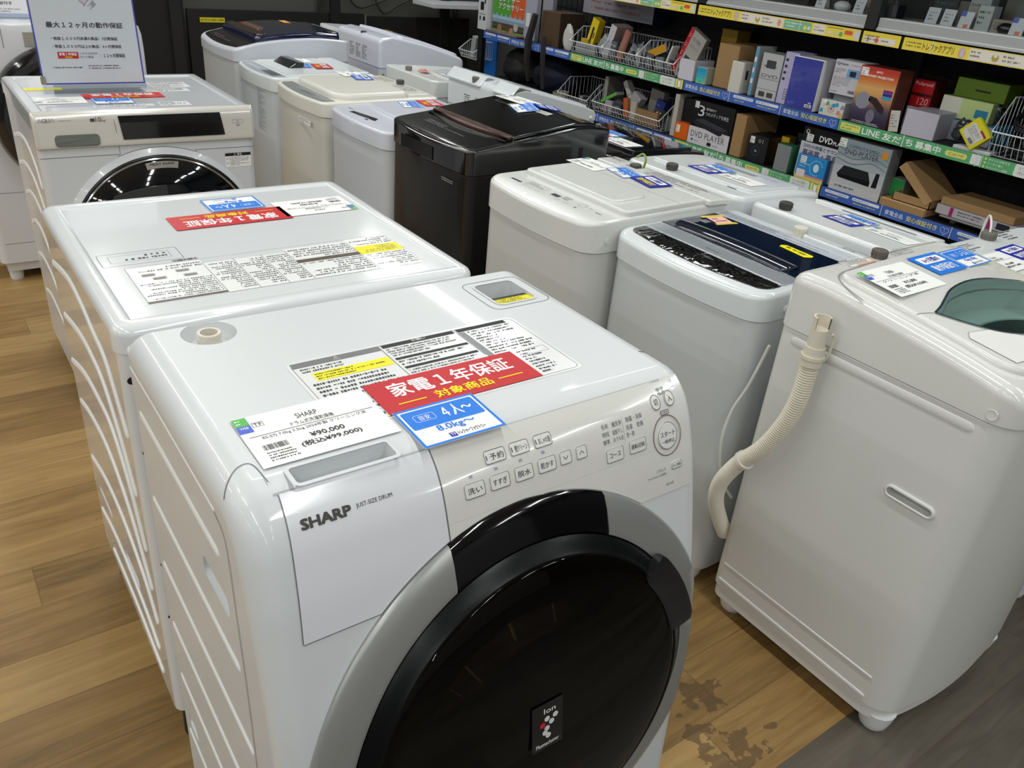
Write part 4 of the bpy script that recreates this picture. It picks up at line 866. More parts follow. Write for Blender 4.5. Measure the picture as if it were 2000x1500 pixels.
mb = MB(); slab(mb, U(1.17), U(.965), V(1.783), V(1.822), t.z, lambda v: t.z(v)+.012, HWM, .004, .01, .01); mb.fine(t.S, U(1.06), V(1.815), U(.99), V(1.79), 4, INKG, .0128, 96); mb.build('rear_housing', t.root)
t.inlet(U(1.188), V(1.802), .812, mat('D8D3C2', .5), r=.0165, hgt=.020)
MB().lathe([(.009, 0), (.0085, .003), (.006, .005), (.001, .0055)], (V(1.46), .765), HWM, 18, flat((.2365, 0, 0), (0, 1, 0), (0, 0, 1), (1, 0, 0))).build('screw_cap', t.root)
def note(label, mw, w, h, m, m2=None, seed=1, rows=2, txt=None, nm='sticky_note'):
    mb = MB(); card_base(mb, w, h, m, .0005)
    if m2: mb.rect(CS, -w/2-.012, h/2-.008, w/2+.012, h/2+.006, m2, .0008); mb.rect(CS, -w/2-.008, -h/2-.006, w/2+.008, -h/2+.006, m2, .0008)
    if txt: mb.text(txt, CS, -w*.4, -h*.25, w*.4, h*.25, INK, .0012, True)
    else: mb.fine(CS, -w*.35, h*.3, w*.35, -h*.3, rows, mat('B07068', .5), .0012, seed)
    return tag(mb.build(nm, smooth=False, mw=mw), label, 'note')
note('pink note taped with yellow tape on the navy glass lid', t.lay(U(1.350), V(1.678), 78, .0052), .050, .062, mat('E9B7B0', .6), mat('D9C04A', .4), 5)
mb = MB(); P_ = [(-.042, -.013), (-.048, 0), (-.040, .012), (.040, .016), (.046, .005), (.038, -.014)]
mb.poly([(a, b, 0) for a, b in P_], YEL); mb.fine(CS, -.032, .010, .032, -.006, 1, INK, .0005, 98); tag(mb.build('tape', smooth=False, mw=t.lay(U(1.10), V(1.672), -6, .0056)), 'yellow tape strip with handwriting stuck on the navy glass lid', 'tape')

# ---- plain white washer with small display (front faces left)
yc = 1.660; X0 = 1.282; CW = mat('D9DAD7', .26, coat=.3); CWB = mat('CCCDCA', .32, coat=.15)
t = TL('white top loader with ridged white lid and tiny display, left of the navy-lid washer', 'W', X0, yc, .472, .515, .742, [(0, .812), (.04, .820), (.10, .824), (.42, .830), (.515, .826)], CWB, CW, rf=.06, rb=.015, bow=.020, bev=.010)
U = lambda y: -(y-yc); V = lambda x: x-X0
lid_ = t.plate('lid', U(1.868), U(1.430), V(1.418), V(1.700), .014, CW, rf=.02, rb=.004, bev=.006)
mb = MB(); slab(mb, U(1.84), U(1.50), V(1.435), V(1.560), lambda v: t.z(v)+.013, lambda v: t.z(v)+.019, CW, .005, .03, .03, 0)
strip_line(mb, [(U(1.868), V(1.60)), (U(1.43), V(1.605))], .001, mat('B8B9B6', .4), t.S, .0145); mb.build('lid_grip', lid_)
mb = MB(); slab(mb, U(1.885), U(1.80), V(1.704), V(1.795), t.z, lambda v: t.z(v)+.014, CW, .005, .008, .008); slab(mb, U(1.745), U(1.415), V(1.704), V(1.795), t.z, lambda v: t.z(v)+.014, CW, .005, .008, .008); slab(mb, U(1.805), U(1.74), V(1.704), V(1.745), t.z, lambda v: t.z(v)+.012, CW, .004, .004, .004)
mb.fine(t.S, U(1.70), V(1.785), U(1.47), V(1.725), 5, INKG, .0150, 101); mb.fine(t.S, U(1.875), V(1.77), U(1.82), V(1.745), 2, INKG, .0150, 102); mb.build('rear_housing', t.root)
t.inlet(U(1.773), V(1.765), .829, r=.0165)
mb = MB(); mb.tube(smooth_pts([(U(1.80), V(1.79), .86), (U(1.785), V(1.80), .872), (U(1.77), V(1.80), .86), (U(1.775), V(1.80), .83), (U(1.79), V(1.80), .78)], 5), .0035, mat('8BA04A', .5), 8); mb.build('earth_wire', t.root)
mb = MB(); mb.rect(t.S, U(1.838), V(1.350), U(1.792), V(1.358), INK, .0006); mb.rect(t.S, U(1.668), V(1.360), U(1.638), V(1.376), INK, .0006)
mb.frame(t.S, U(1.785), V(1.362), U(1.70), V(1.388), .0008, INKG, .0006, .004); mb.fine(t.S, U(1.78), V(1.384), U(1.705), V(1.366), 2, INKG, .0007, 103); buttons(mb, t.S, U(1.765), V(1.347), 3, .028, 0, .016, .010)
buttons(mb, t.S, U(1.625), V(1.350), 2, .034, 0, .018, .010); mb.fine(t.S, U(1.63), V(1.388), U(1.575), V(1.364), 3, INKG, .0007, 104); mb.ring(t.S, U(1.552), V(1.378), .012, .0128, INKG, .0006); mb.disc(t.S, U(1.55), V(1.35), .004, INKG, .0006, 12); mb.fine(t.S, U(1.525), V(1.382), U(1.50), V(1.376), 1, INKG, .0006, 105); mb.text('AQUA', t.S, U(1.495), V(1.368), U(1.472), V(1.376), INK, .0006)
t.mbuild(mb, 'control_panel')
MB().lathe([(.009, 0), (.0085, .0015), (.001, .0015)], (V(1.36), .772), CW, 18, flat((.2365, 0, 0), (0, 1, 0), (0, 0, 1), (1, 0, 0))).build('screw_cap', t.root)
price_card('white price card lying at the far end of the ridged white lid', t.lay(U(1.825), V(1.632), 0, .0152), None, '全自動洗濯機', 'クリーニング済', None, '¥22,000', .13, .088)
cap_card('light blue capacity card lying in the middle of the ridged white lid', t.lay(U(1.713), V(1.664), -12, .0160), '１~２人', '4.5kg~6.0kg', .104, .070)
six_card('dark blue six-month card lying on the ridged white lid', t.lay(U(1.610), V(1.672), -10, .0168), DBLUE, txt=YTXT)

# ---- glossy black washer (front faces left)
yc = 2.245; X0 = 1.300; BKB = mat('1B1816', .32, metal=.3, coat=.2); BKC = mat('0D0D0F', .12, coat=.8)
t = TL('tall glossy black top loader with black glass lid in the centre row', 'W', X0, yc, .49, .56, .785, [(0, .848), (.02, .856), (.06, .862), (.12, .869), (.2, .880), (.3, .893), (.4, .906), (.44, .910), (.50, .904), (.56, .896)], BKB, BKC, rf=.03, rb=.02, bow=.02, bev=.006)
U = lambda y: -(y-yc); V = lambda x: x-X0
mb = MB(); slab(mb, -.235, .235, .012, .135, lambda v: t.z(v)-.001, lambda v: t.z(v)+.002, mat('161618', .10, coat=1), .001, .02, .004, .018)
buttons(mb, t.S, -.12, .055, 9, .026, .0018, .009, .009, mat('88888A', .4)); mb.fine(t.S, -.14, .105, .11, .078, 3, mat('77777A', .4), .0030, 111, .8, .4); cp = mb.build('control_panel', t.root)
mb = MB(); slab(mb, -.225, .225, .115, .160, lambda v: t.z(v)-.002, lambda v: t.z(v)+.004, mat('050506', .2), .002, .02, .01, .045); mb.build('lid_recess', t.root)
lid_ = t.plate('lid', -.228, .228, .150, .505, .010, mat('0A0A0C', .045, coat=1), rf=.008, rb=.006, bev=.003, bow=.03)
mb = MB(); slab(mb, -.222, .222, .146, .168, lambda v: t.z(v)+.004, lambda v: t.z(v)+.0106, mat('5A3A30', .25, metal=.4), .001, .01, .004, .03); mb.build('lid_trim', lid_, label='copper brown lid edge')
mb = MB(); mb.fine(t.S, .08, .495, .19, .455, 4, mat('9A9A9A', .5), .0108, 112); mb.rect(t.S, .03, .40, .10, .425, mat('C9C4C0', .4), .0106); mb.fine(t.S, .035, .42, .095, .404, 2, INK, .0110, 113); mb.rect(t.S, -.10, .38, -.055, .43, mat('A08C2A', .4), .0106); t.mbuild(mb, 'sticker', lid_)
mb = MB(); FS = flat((0, .004, 0), (1, 0, 0), (0, 0, 1)); mb.rect(flat((0, -.0005, 0), (1, 0, 0), (0, 0, 1)), -.14, .79, .06, .83, mat('030303', .25), .0006); mb.build('front_grip', t.root, smooth=False)
mb = MB(); mb.fine(FS, .115, .757, .19, .745, 2, mat('B5B5B5', .5), .0016, 114); t.mbuild(mb, 'front_lettering')
mb = MB(); mb.box(.2440, .2465, .43, .445, .808, .845, mat('020202', .6)); mb.build('side_slot', t.root)
price_card('white price card lying at the back corner of the black glass lid', t.lay(-.125, .445, 2, .012), None, '全自動洗濯機', 'クリーニング済', '¥35,000', None, .155, .090)
cap_card('light blue capacity card lying in front of the royal blue card on the black lid', t.lay(-.020, .395, -18, .0128), '３~４人', '6.0kg~7.0kg')
six_card('royal blue six-month card lying on the black glass lid', t.lay(.0, .475, -24, .0136), mat('1B4FD0', .25))

# ---- pale violet-white washer behind the black one
yc = 2.745; X0 = 1.295; VW = mat('D6D9E4', .24, coat=.35)
t = TL('pale lilac-white top loader with a dark slanting display strip, directly behind the black washer', 'W', X0, yc, .48, .50, .738, [(0, .790), (.04, .799), (.50, .806)], mat('C9CDD2', .3, coat=.2), VW, rf=.06, rb=.02, bow=.02, bev=.010)
mb = MB(); mb.poly([t.S(a, b, .0009) for a, b in ((-.115, .046), (-.118, .066), (.03, .090), (.055, .064))], mat('14171F', .2)); mb.fine(t.S, -.10, .068, .02, .060, 1, mat('8890A0', .4), .0012, 121); mb.text('Hisense', t.S, -.18, .070, -.135, .078, INK, .0007)
buttons(mb, t.S, -.15, .040, 6, .022, .003, .006, .006); mb.disc(t.S, .02, .048, .010, INK, .0009, 16, .005); t.mbuild(mb, 'control_panel')
lid_ = t.plate('lid', -.215, .215, .150, .390, .009, VW, rf=.01, rb=.01, bow=.03); mb = MB(); mb.fine(t.S, -.20, .47, .1, .41, 4, INKG, .0008, 122); mb.fine(t.S, -.19, .38, -.10, .31, 4, mat('A9ABB5', .4), .0098, 123); t.mbuild(mb, 'instruction_label')
cap_card('light blue capacity card lying on the lilac-white lid beside the small red card', t.lay(-.125, .305, -16, .0102), '１~２人', '4.5kg~6.0kg')
red_card('small red card lying on the lilac-white lid behind the black washer', t.lay(-.130, .395, -8, .0110), .110, .078)

# ---- cream washer with rounded lid
yc = 3.270; X0 = 1.290; CRB = mat('CFCDC4', .32, coat=.2)
t = TL('cream top loader with a large rounded lid overhanging its grey control strip', 'W', X0, yc, .50, .53, .742, [(0, .786), (.04, .797), (.53, .806)], CRB, CREAM, rf=.05, rb=.02, bow=.025, bev=.009)
mb = MB(); slab(mb, -.21, .22, .012, .082, lambda v: t.z(v)-.001, lambda v: t.z(v)+.0015, mat('8E9192', .3, metal=.2), .001, .02, .004, .02); mb.fine(t.S, -.02, .06, .10, .035, 2, mat('5A5C5E', .4), .0020, 131); mb.build('control_panel', t.root)
lid_ = t.plate('lid', -.225, .225, .085, .40, .022, CREAM, rf=.09, rb=.02, bev=.014, crown=.004, cols=4)
mb = MB(); slab(mb, -.22, .22, .405, .505, t.z, lambda v: t.z(v)+.010, CREAM, .004, .01, .01); mb.fine(t.S, .02, .49, .17, .43, 4, INKG, .0108, 132); mb.fine(t.S, -.18, .49, -.05, .43, 4, INKG, .0108, 133); mb.build('rear_housing', t.root)
t.inlet(.0, .482, .815)
mb = MB(); mb.rect(FS, .04, .693, .160, .714, PAPER, .0016); mb.fine(FS, .045, .712, .155, .695, 3, INK, .0020, 134); t.mbuild(mb, 'front_sticker')
price_card('white price card lying on the cream rounded lid', t.lay(-.215+.03, .335, -5, .027), None, '全自動洗濯機', None, '¥18,000', None, .12, .09)
six_card('steel blue six-month card lying on the cream rounded lid', t.lay(-.09, .345, -12, .0275), mat('3E74D8', .3), .12)

# ---- grey-panel washer with tall printed column on its front
yc = 3.790; X0 = 1.300
t = TL('white top loader with raised black lid handle and fine print down its front', 'W', X0, yc, .48, .50, .738, [(0, .788), (.04, .798), (.50, .806)], mat('C6CCD0', .3, coat=.2), mat('DADFE1', .24, coat=.35), rf=.05, rb=.02, bow=.025, bev=.010)
mb = MB(); slab(mb, -.21, .21, .012, .085, lambda v: t.z(v)-.001, lambda v: t.z(v)+.0015, mat('98A0A6', .3), .001, .02, .004, .02); mb.rect(t.S, .04, .035, .18, .075, mat('4A525A', .3), .0022); mb.fine(t.S, -.16, .06, .02, .035, 2, WTXT, .0022, 141, .8, .4); mb.build('control_panel', t.root)
lid_ = t.plate('lid', -.21, .215, .10, .40, .007, mat('DADFE1', .24, coat=.35), rf=.02, rb=.01); mb = MB(); slab(mb, -.15, .05, .16, .235, lambda v: t.z(v)+.006, lambda v: t.z(v)+.030*min(1, (v-.15)/.05), mat('15161A', .25, coat=.5), .004, .01, .01); mb.build('lid_handle', lid_, label='raised black lid handle')
mb = MB(); slab(mb, -.21, .21, .405, .48, t.z, lambda v: t.z(v)+.008, mat('DADFE1', .24, coat=.35), .004, .01, .01); mb.build('rear_housing', t.root)
mb = MB(); mb.fine(FS, .062, .735, .150, .555, 22, INKG, .0008, 142); t.mbuild(mb, 'front_print')
price_card('white price card lying on the folded-flap washer beside the black handle', t.lay(-.14, .285, 0, .0085), None, '全自動洗濯機', None, '¥20,000', None, .12, .09)
cap_card('light blue capacity card lying next to the black lid handle', t.lay(-.0, .245, -15, .0092), '３~４人', '6.0kg~7.0kg')
red_card('red card lying on the folded-flap washer lid', t.lay(.035, .325, -10, .0100), .130, .080)

# ---- tall washer with dark glass lid, hindmost of the centre row
yc = 4.330; X0 = 1.310; DW = mat('CDD1D9', .26, coat=.3)
t = TL('tall white top loader with dark brown and navy lid, hindmost of the centre row', 'W', X0, yc, .56, .60, .785, [(0, .828), (.05, .850), (.15, .872), (.30, .888), (.45, .892), (.60, .880)], mat('C4C7C9', .3, coat=.2), DW, rf=.05, rb=.03, bow=.02, bev=.010)
mb = MB(); slab(mb, -.25, .25, .018, .135, lambda v: t.z(v)-.001, lambda v: t.z(v)+.002, mat('1A1516', .18, coat=.6), .001, .03, .004, .02); mb.fine(t.S, -.18, .075, .14, .045, 2, mat('6A6468', .4), .0030, 151, .8, .4); mb.build('control_panel', t.root)
lid_ = t.plate('lid', -.25, .25, .125, .56, .022, mat('121A3A', .06, coat=1), rf=.03, rb=.02, bev=.010, crown=.010, cols=6)
mb = MB(); slab(mb, -.24, .24, .128, .185, lambda v: t.z(v)+.018, lambda v: t.z(v)+.033, mat('2A1416', .12, coat=1), .006, .03, .01, .01); slab(mb, -.15, .10, .188, .225, lambda v: t.z(v)+.028, lambda v: t.z(v)+.0345, mat('8A6A54', .25, metal=.5), .002, .01, .01); slab(mb, -.20, .20, .52, .58, t.z, lambda v: t.z(v)+.03, mat('1B1A20', .3), .01, .02, .02); mb.build('lid_trim', lid_, label='dark red and copper lid trim')
mb = MB(); card_base(mb, .10, .035, mat('E0C81E', .4)); mb.rect(CS, -.02, -.018, .04, .016, mat('E28C86', .5), .0010); tag(mb.build('sticky_note', smooth=False, mw=t.lay(-.08, .40, -5, .0335)), 'yellow and pink note lying on the dark glass lid of the hindmost centre washer', 'note')

# ================================================================== second row, backs toward the viewer (fronts face right)
def prn(mb, S, u0, v0, u1, v1, rows, seed, m=INKG, h=.0009): mb.fine(S, u0, v0, u1, v1, rows, m, h, seed)
SWB = mat('C9CECE', .30, coat=.2); SWT = mat('DCE0E1', .24, coat=.35)
def BKf(D): return flat((0, D+.0004, 0), (-1, 0, 0), (0, 0, 1), (0, 1, 0))
# A
yc = 1.752; XF = 2.385; D_ = .455
t = TL('white recessed-lid top loader with dark inlet cap, standing behind the ridged-lid washer', 'E', XF, yc, .50, D_, .735, [(0, .765), (.05, .780), (.20, .797), (.455, .803)], SWB, SWT, rf=.07, rb=.045, bow=.02, bev=.016)
U = lambda y: y-yc; V = lambda x: XF-x
lid_ = t.plate('lid', -.215, .215, .10, .36, .006, SWT, rf=.03, rb=.02, bev=.004)
mb = MB(); mb.frame(t.S, -.16, .155, .10, .31, .004, mat('C3C8CA', .3), .0066); mb.rect(t.S, -.08, V(2.222), .09, V(2.200), mat('8F9594', .4), .0068); mb.rect(t.S, U(1.615), V(2.012), U(1.578), V(2.006), INK, .0010); t.mbuild(mb, 'lid_window', lid_)
t.inlet(U(1.821), V(1.975), .803, mat('4A4744', .55), r=.0175, hgt=.020)
mb = MB(); FF = flat((-.25, 0, 0), (0, 1, 0), (0, 0, 1), (-1, 0, 0)); mb.rect(FF, V(2.20)-.022, .744, V(2.20)+.022, .754, mat('4B8FD8', .4), .0008); mb.ring(FF, V(2.20), .752, .004, .012, mat('4B8FD8', .4), .0010); t.mbuild(mb, 'blue_tape')
six_card('dark blue six-month card lying near the dark inlet cap, behind the ridged-lid washer', t.lay(U(1.775), V(2.080), 175, .0075), DBLUE, .10, .065)
cap_card('light blue capacity card lying next to the dark blue card on the recessed-lid washer', t.lay(U(1.768), V(2.145), 172, .0082), '１~２人', '4.5kg~6.0kg', .10, .06)
price_card('white price card lying at the near end of the recessed-lid washer', t.lay(U(1.640), V(2.105), 178, .0075), None, '全自動洗濯機', None, '¥16,000', '(税込¥17,600)', .14, .075)
# B
yc = 1.235; XF = 2.345; D_ = .395
t = TL('white top loader with a long dark lid gap, standing behind the navy-lid washer', 'E', XF, yc, .485, D_, .730, [(0, .735), (.05, .768), (.16, .792), (.395, .803)], mat('C2C8C9', .3, coat=.2), SWT, rf=.08, rb=.035, bow=.03, bev=.014)
U = lambda y: y-yc; V = lambda x: XF-x
mb = MB(); mb.rect(t.S, U(1.095), V(2.222), U(1.335), V(2.200), mat('2E3234', .5), .0008); t.mbuild(mb, 'lid_gap')
lid_ = t.plate('lid', -.20, .20, .045, .140, .007, SWT, rf=.05, rb=.01, bev=.004, bow=.02)
mb = MB(); prn(mb, t.S, U(1.31), V(2.02), U(1.23), V(2.045), 2, 161); prn(mb, t.S, U(1.37), V(2.05), U(1.2), V(2.03), 2, 162); t.mbuild(mb, 'instruction_label')
t.inlet(U(1.378), V(1.988), .803, mat('3A3836', .55), r=.0175, hgt=.020)
six_card('dark blue six-month card lying behind the navy-lid washer, by the long lid gap', t.lay(U(1.245), V(2.076), 176, .0012), DBLUE, .10, .062)
cap_card('light blue capacity card lying by the long lid gap', t.lay(U(1.235), V(2.140), 176, .0020), '１~２人', '4.5kg~5.5kg', .10, .055)
price_card('white price card lying at the near corner of the long-gap washer', t.lay(U(1.105), V(2.095), 176, .0012), None, '全自動洗濯機', None, '¥14,000', '(税込¥15,400)', .14, .07)
# C, facing the viewer, right of the teal-window washer
t = TL('white top loader with grey plug on top, cut by the right picture edge', 'S', 2.345, .44, .53, .56, .74, [(0, .75), (.06, .775), (.40, .800), (.56, .803)], SWB, SWT, rf=.05, rb=.05, bow=.02, bev=.014)
U = lambda x: x-2.345; V = lambda y: y-.44
t.plate('lid', -.25, .25, .05, V(.897), .008, SWT, rf=.03, rb=.02, bev=.004, crown=.004, cols=4)
t.inlet(U(2.340), V(.969), .801, mat('6A665E', .55), r=.0185, hgt=.022)
mb = MB(); 
for a, b, c, d, n, sd in ((2.150, .972, 2.245, .925, 5, 163), (2.400, .990, 2.500, .935, 4, 164)): mb.fine(t.S, U(a), V(b), U(c), V(d), n, INK, .0009, sd)
mb.rect(t.S, U(2.096), V(.940), U(2.122), V(.952), INK, .0009); t.mbuild(mb, 'instruction_label')
mb = MB(); mb.tube(smooth_pts([(U(2.340), V(.969), .82), (U(2.352), V(.978), .838), (U(2.385), V(1.00), .850), (U(2.405), V(1.015), .846), (U(2.41), V(1.02), .82), (U(2.40), V(1.015), .76)], 6), .003, mat('DAD9D4', .5), 8); mb.build('power_cord', t.root)
six_card('dark blue card at the right picture edge, lying on the grey-plug washer', t.lay(U(2.272), V(.858), 2, .0125), DBLUE, .104, .074)
price_card('white price card lying left of the dark blue card at the right picture edge', t.lay(U(2.150), V(.835), 0, .0115), 'Panasonic', '全自動洗濯機', None, '¥16,000', '(税込¥17,600)', .150, .095)
# black washer behind the black one
yc = 2.375; XF = 2.50; D_ = .50
t = TL('low glossy black top loader seen behind the tall black washer', 'E', XF, yc, .50, D_, .70, [(0, .745), (.1, .758), (.50, .766)], mat('101011', .3, coat=.3), mat('121214', .10, coat=.9), rf=.03, rb=.03, bow=.015, bev=.008)
t.plate('lid', -.22, .22, .06, .38, .010, mat('1C1D20', .05, coat=1), rf=.02, rb=.01, bev=.003)
U = lambda y: y-yc; V = lambda x: XF-x
mb = MB(); mb.rect(t.S, -.20, .405, .0, .48, mat('2A2520', .15, coat=.8), .0012); mb.build('rear_strip', t.root)
MB().lathe([(.007, 0), (.0065, .003), (.001, .004)], (V(2.03), .73), mat('C9C9C9', .3), 14, flat((-.25, 0, 0), (0, 1, 0), (0, 0, 1), (-1, 0, 0))).build('screw_cap', t.root)
red_card('red and orange card lying on the low black washer lid', t.lay(U(2.42), V(2.17), 176, .0112), .12, .070)
cap_card('light blue card lying beside the red card on the low black washer', t.lay(U(2.41), V(2.24), 176, .0118), '６~７人', '7.0kg~')
price_card('white price card lying at the near end of the low black washer', t.lay(U(2.28), V(2.175), 178, .0112), None, '全自動洗濯機', None, '¥28,000', '(税込¥30,800)', .15, .090)
# D: big sloping one
yc = 3.235; XF = 2.655; D_ = .505; DB2 = mat('CBD2D6', .28, coat=.25); DT2 = mat('DBE0E3', .22, coat=.35)
t = TL('white washer with long sloping top and printed back panel, behind the black washers', 'E', XF, yc, .54, D_, .690, [(0, .712), (.05, .744), (.25, .795), (.44, .838), (.47, .842), (.505, .806)], DB2, DT2, rf=.03, rb=.02, bow=0, bev=.008)
U = lambda y: y-yc; V = lambda x: XF-x
mb = MB(); BF = BKf(D_); prn(mb, BF, -.02, .755, .06, .70, 7, 171, INK); prn(mb, BF, -.11, .757, -.05, .70, 6, 172, INK); t.mbuild(mb, 'back_label')
mb = MB(); slab(mb, -.27, -.12, .40, .515, t.z, lambda v: t.z(v)+.008, DT2, .004, .01, .01); slab(mb, -.02, .27, .40, .515, t.z, lambda v: t.z(v)+.008, DT2, .004, .01, .01); mb.build('rear_housing', t.root)
t.inlet(.04, .49, .818, mat('6E6C66', .55), r=.0175, hgt=.022)
t.plate('lid', -.24, .24, .04, .39, .008, DT2, rf=.02, rb=.02, bev=.004)
MB().lathe([(.009, 0), (.0085, .003), (.006, .006), (.001, .0065)], (.045, .703), mat('E2E5E7', .3), 16, flat((-.27, 0, 0), (0, 1, 0), (0, 0, 1), (-1, 0, 0))).build('screw_cap', t.root)
# E
yc = 3.785; XF = 2.56; D_ = .47
t = TL('cream-white washer with a dented inlet recess, between two taller machines in the second row', 'E', XF, yc, .50, D_, .70, [(0, .735), (.1, .758), (.47, .778)], mat('CBCDC8', .3, coat=.2), mat('DCDEDA', .25, coat=.3), rf=.05, rb=.03, bow=.02, bev=.010)
t.plate('lid', -.21, .21, .08, .34, .006, mat('DCDEDA', .25, coat=.3), rf=.02, rb=.02)
t.inlet(.05, .435, .778, mat('7A766C', .55)); mb = MB(); mb.tube(smooth_pts([(.24, .478, .73), (.25, .485, .70), (.245, .48, .64)], 4), .006, mat('9AA63A', .5), 8); mb.build('earth_wire', t.root)
mb = MB(); card_base(mb, .11, .05, mat('E3A9A5', .4)); mb.fine(CS, -.045, .018, .045, -.018, 2, RED, .0010, 175); tag(mb.build('warranty_card', smooth=False, mw=t.lay(.01, .37, 160, .0080)), 'faded pink card lying by the inlet of the cream-white second-row washer', 'card')
cap_card('light blue capacity card lying on the cream-white second-row washer', t.lay(-.12, .30, 176, .0080), '１~２人', '4.5kg~6.0kg')
# F
yc = 4.555; XF = 2.765; D_ = .575; FB2 = mat('CDD0DE', .25, coat=.3); FT2 = mat('DDE0EC', .2, coat=.4)
t = TL('lilac-white washer with broad rounded lid and big printed back panel', 'E', XF, yc, .55, D_, .715, [(0, .73), (.04, .762), (.14, .795), (.30, .838), (.45, .868), (.52, .878), (.55, .868), (.575, .852)], FB2, FT2, rf=.05, rb=.02, bow=.02, bev=.016)
t.plate('lid', -.255, .255, .04, .45, .012, FT2, rf=.06, rb=.03, bev=.010, crown=.006, cols=4); mb = MB(); BF = BKf(D_)
for k, u in enumerate((-.10, -.02, .06)): prn(mb, BF, u, .81, u+.065, .735, 10, 181+k, INK)
t.mbuild(mb, 'back_label'); t.inlet(-.02, .545, .862, mat('4A484C', .5), r=.015, hgt=.012)
mb = MB(); slab(mb, .06, .22, .08, .20, lambda v: t.z(v)+.010, lambda v: t.z(v)+.019, mat('B9BCC8', .25), .004, .02, .02); mb.build('lid_grip', t.root)
mb = MB(); card_base(mb, .07, .02, YEL); tag(mb.build('tape', smooth=False, mw=t.lay(.07, .34, 0, .019)), 'yellow tape piece on the broad rounded lid', 'tape')
# G
yc = 5.165; XF = 2.66; D_ = .50
t = TL('white washer with a stepped rear housing, farthest machine of the second row', 'E', XF, yc, .53, D_, .72, [(0, .745), (.1, .775), (.50, .792)], mat('C6C8C9', .3, coat=.2), mat('D9DBDC', .25, coat=.3), rf=.03, rb=.02, bow=.02, bev=.008)
mb = MB(); slab(mb, -.255, -.06, .35, .48, t.z, lambda v: t.z(v)+.022, mat('D9DBDC', .25, coat=.3), .006, .015, .015); slab(mb, -.05, .255, .37, .49, t.z, lambda v: t.z(v)+.018, mat('D9DBDC', .25, coat=.3), .006, .015, .015); slab(mb, -.22, .22, .06, .34, t.z, lambda v: t.z(v)+.03, mat('D9DBDC', .25, coat=.3), .010, .02, .02); mb.build('rear_housing', t.root)

# ================================================================== shelving along the right wall
XS = 3.18; ZM, ZL, ZT_ = .862, .583, 1.205      # strip tops
BAYS = [(4.75, 3.85), (3.85, 2.95), (2.95, 2.05), (2.05, 1.15), (1.15, .25)]
SHB = mat('141416', .55)
def strip_frame(yl, zt): return flat((XS-.004, yl, zt-.043), (0, -1, 0), (0, 0, 1), (-1, 0, 0))
HH = .043
def p_heart(mb, S, u):
    mb.rect(S, u, 0, u+.297, HH, SBLUE); mb.text('家電全品', S, u+.015, .013, u+.095, .032, mat('D6E0F2', .5, noise=0), .0007, True); mb.text('安心保証付き', S, u+.110, .012, u+.240, .033, mat('E6DC74', .5, noise=0), .0007, True)
    mb.rect(S, u+.012, .0055, u+.09, .0068, mat('A9BCE2', .5, noise=0), .0006); hp = []
    for k in range(24):
        t_ = 2*math.pi*k/24; hp.append((u+.272+.00105*16*math.sin(t_)**3, .0215+.00105*(13*math.cos(t_)-5*math.cos(2*t_)-2*math.cos(3*t_)-math.cos(4*t_))))
    strip_line(mb, hp+[hp[0]], .0016, mat('C9D6EE', .5, noise=0), S, .0007); strip_line(mb, [(u+.274, .030), (u+.269, .022), (u+.275, .020), (u+.271, .012)], .0014, mat('C9D6EE', .5, noise=0), S, .0007)
def p_pills(mb, S, u):
    mb.rect(S, u, 0, u+.297, HH, SBLUE)
    for a, b, sd in ((.022, .140, 1), (.157, .285, 2)):
        mb.rr(S, u+a, .024, u+b, .036, .005, mat('E9ECF4', .5), .0006); mb.fine(S, u+a+.006, .034, u+b-.006, .026, 1, SBLUE, .0009, sd, 1); mb.fine(S, u+a+.010, .020, u+b-.012, .008, 1, mat('D8D27A', .5, noise=0), .0007, sd+5, 1)
def p_green(mb, S, u):
    mb.rect(S, u, 0, u+.895, HH, SGREEN); Y = mat('E9E27C', .5, noise=0)
    mb.rr(S, u+.012, .008, u+.105, .036, .003, Y, .0006); mb.fine(S, u+.018, .034, u+.098, .010, 2, mat('6F9A50', .5), .0009, 11, 1)
    mb.text('LINE', S, u+.115, .010, u+.195, .033, WTXT, .0007, True); mb.text('友だ', S, u+.208, .008, u+.290, .035, WTXT, .0007, True); mb.rect(S, u+.2975, 0, u+.3005, HH, mat('E6E9E6', .4), .0009)
    mb.text('ち', S, u+.310, .009, u+.340, .034, WTXT, .0007, True); mb.text('募集中', S, u+.352, .008, u+.455, .035, WTXT, .0007, True)
    mb.rr(S, u+.475, .011, u+.560, .031, .009, Y, .0006); mb.text('SCAN ME!', S, u+.487, .016, u+.550, .026, mat('7A8A30', .5, noise=0), .0009)
    mb.rect(S, u+.575, .004, u+.612, .039, mat('E4E6E6', .5), .0006); mb.rect(S, u+.6145, 0, u+.6165, HH, mat('E6E9E6', .4), .0009)
    for k, s_ in enumerate(('ポイントが貯まる', 'クーポン届く', 'キャンペーン情報')): mb.disc(S, u+.628, .036-.0135*k-.002, .004, Y, .0007, 8); mb.text(s_, S, u+.638, .030-.0135*k, u+.715-.02*(k == 1), .038-.0135*k, WTXT, .0007)
    mb.rr(S, u+.735, 0, u+.84, HH, .008, mat('E7E9E6', .5), .0006); mb.text('３つのお得が', S, u+.750, .024, u+.822, .036, mat('6A8A78', .5, noise=0), .0009); mb.text('付いてくる!', S, u+.750, .008, u+.815, .020, mat('6A8A78', .5, noise=0), .0009)
    mb.rect(S, u+.845, 0, u+.895, HH, Y, .0006); mb.frame(S, u+.858, .003, u+.882, .042, .002, mat('4A5A80', .5), .0008, .004); mb.rect(S, u+.862, .008, u+.878, .036, WTXT, .0009)
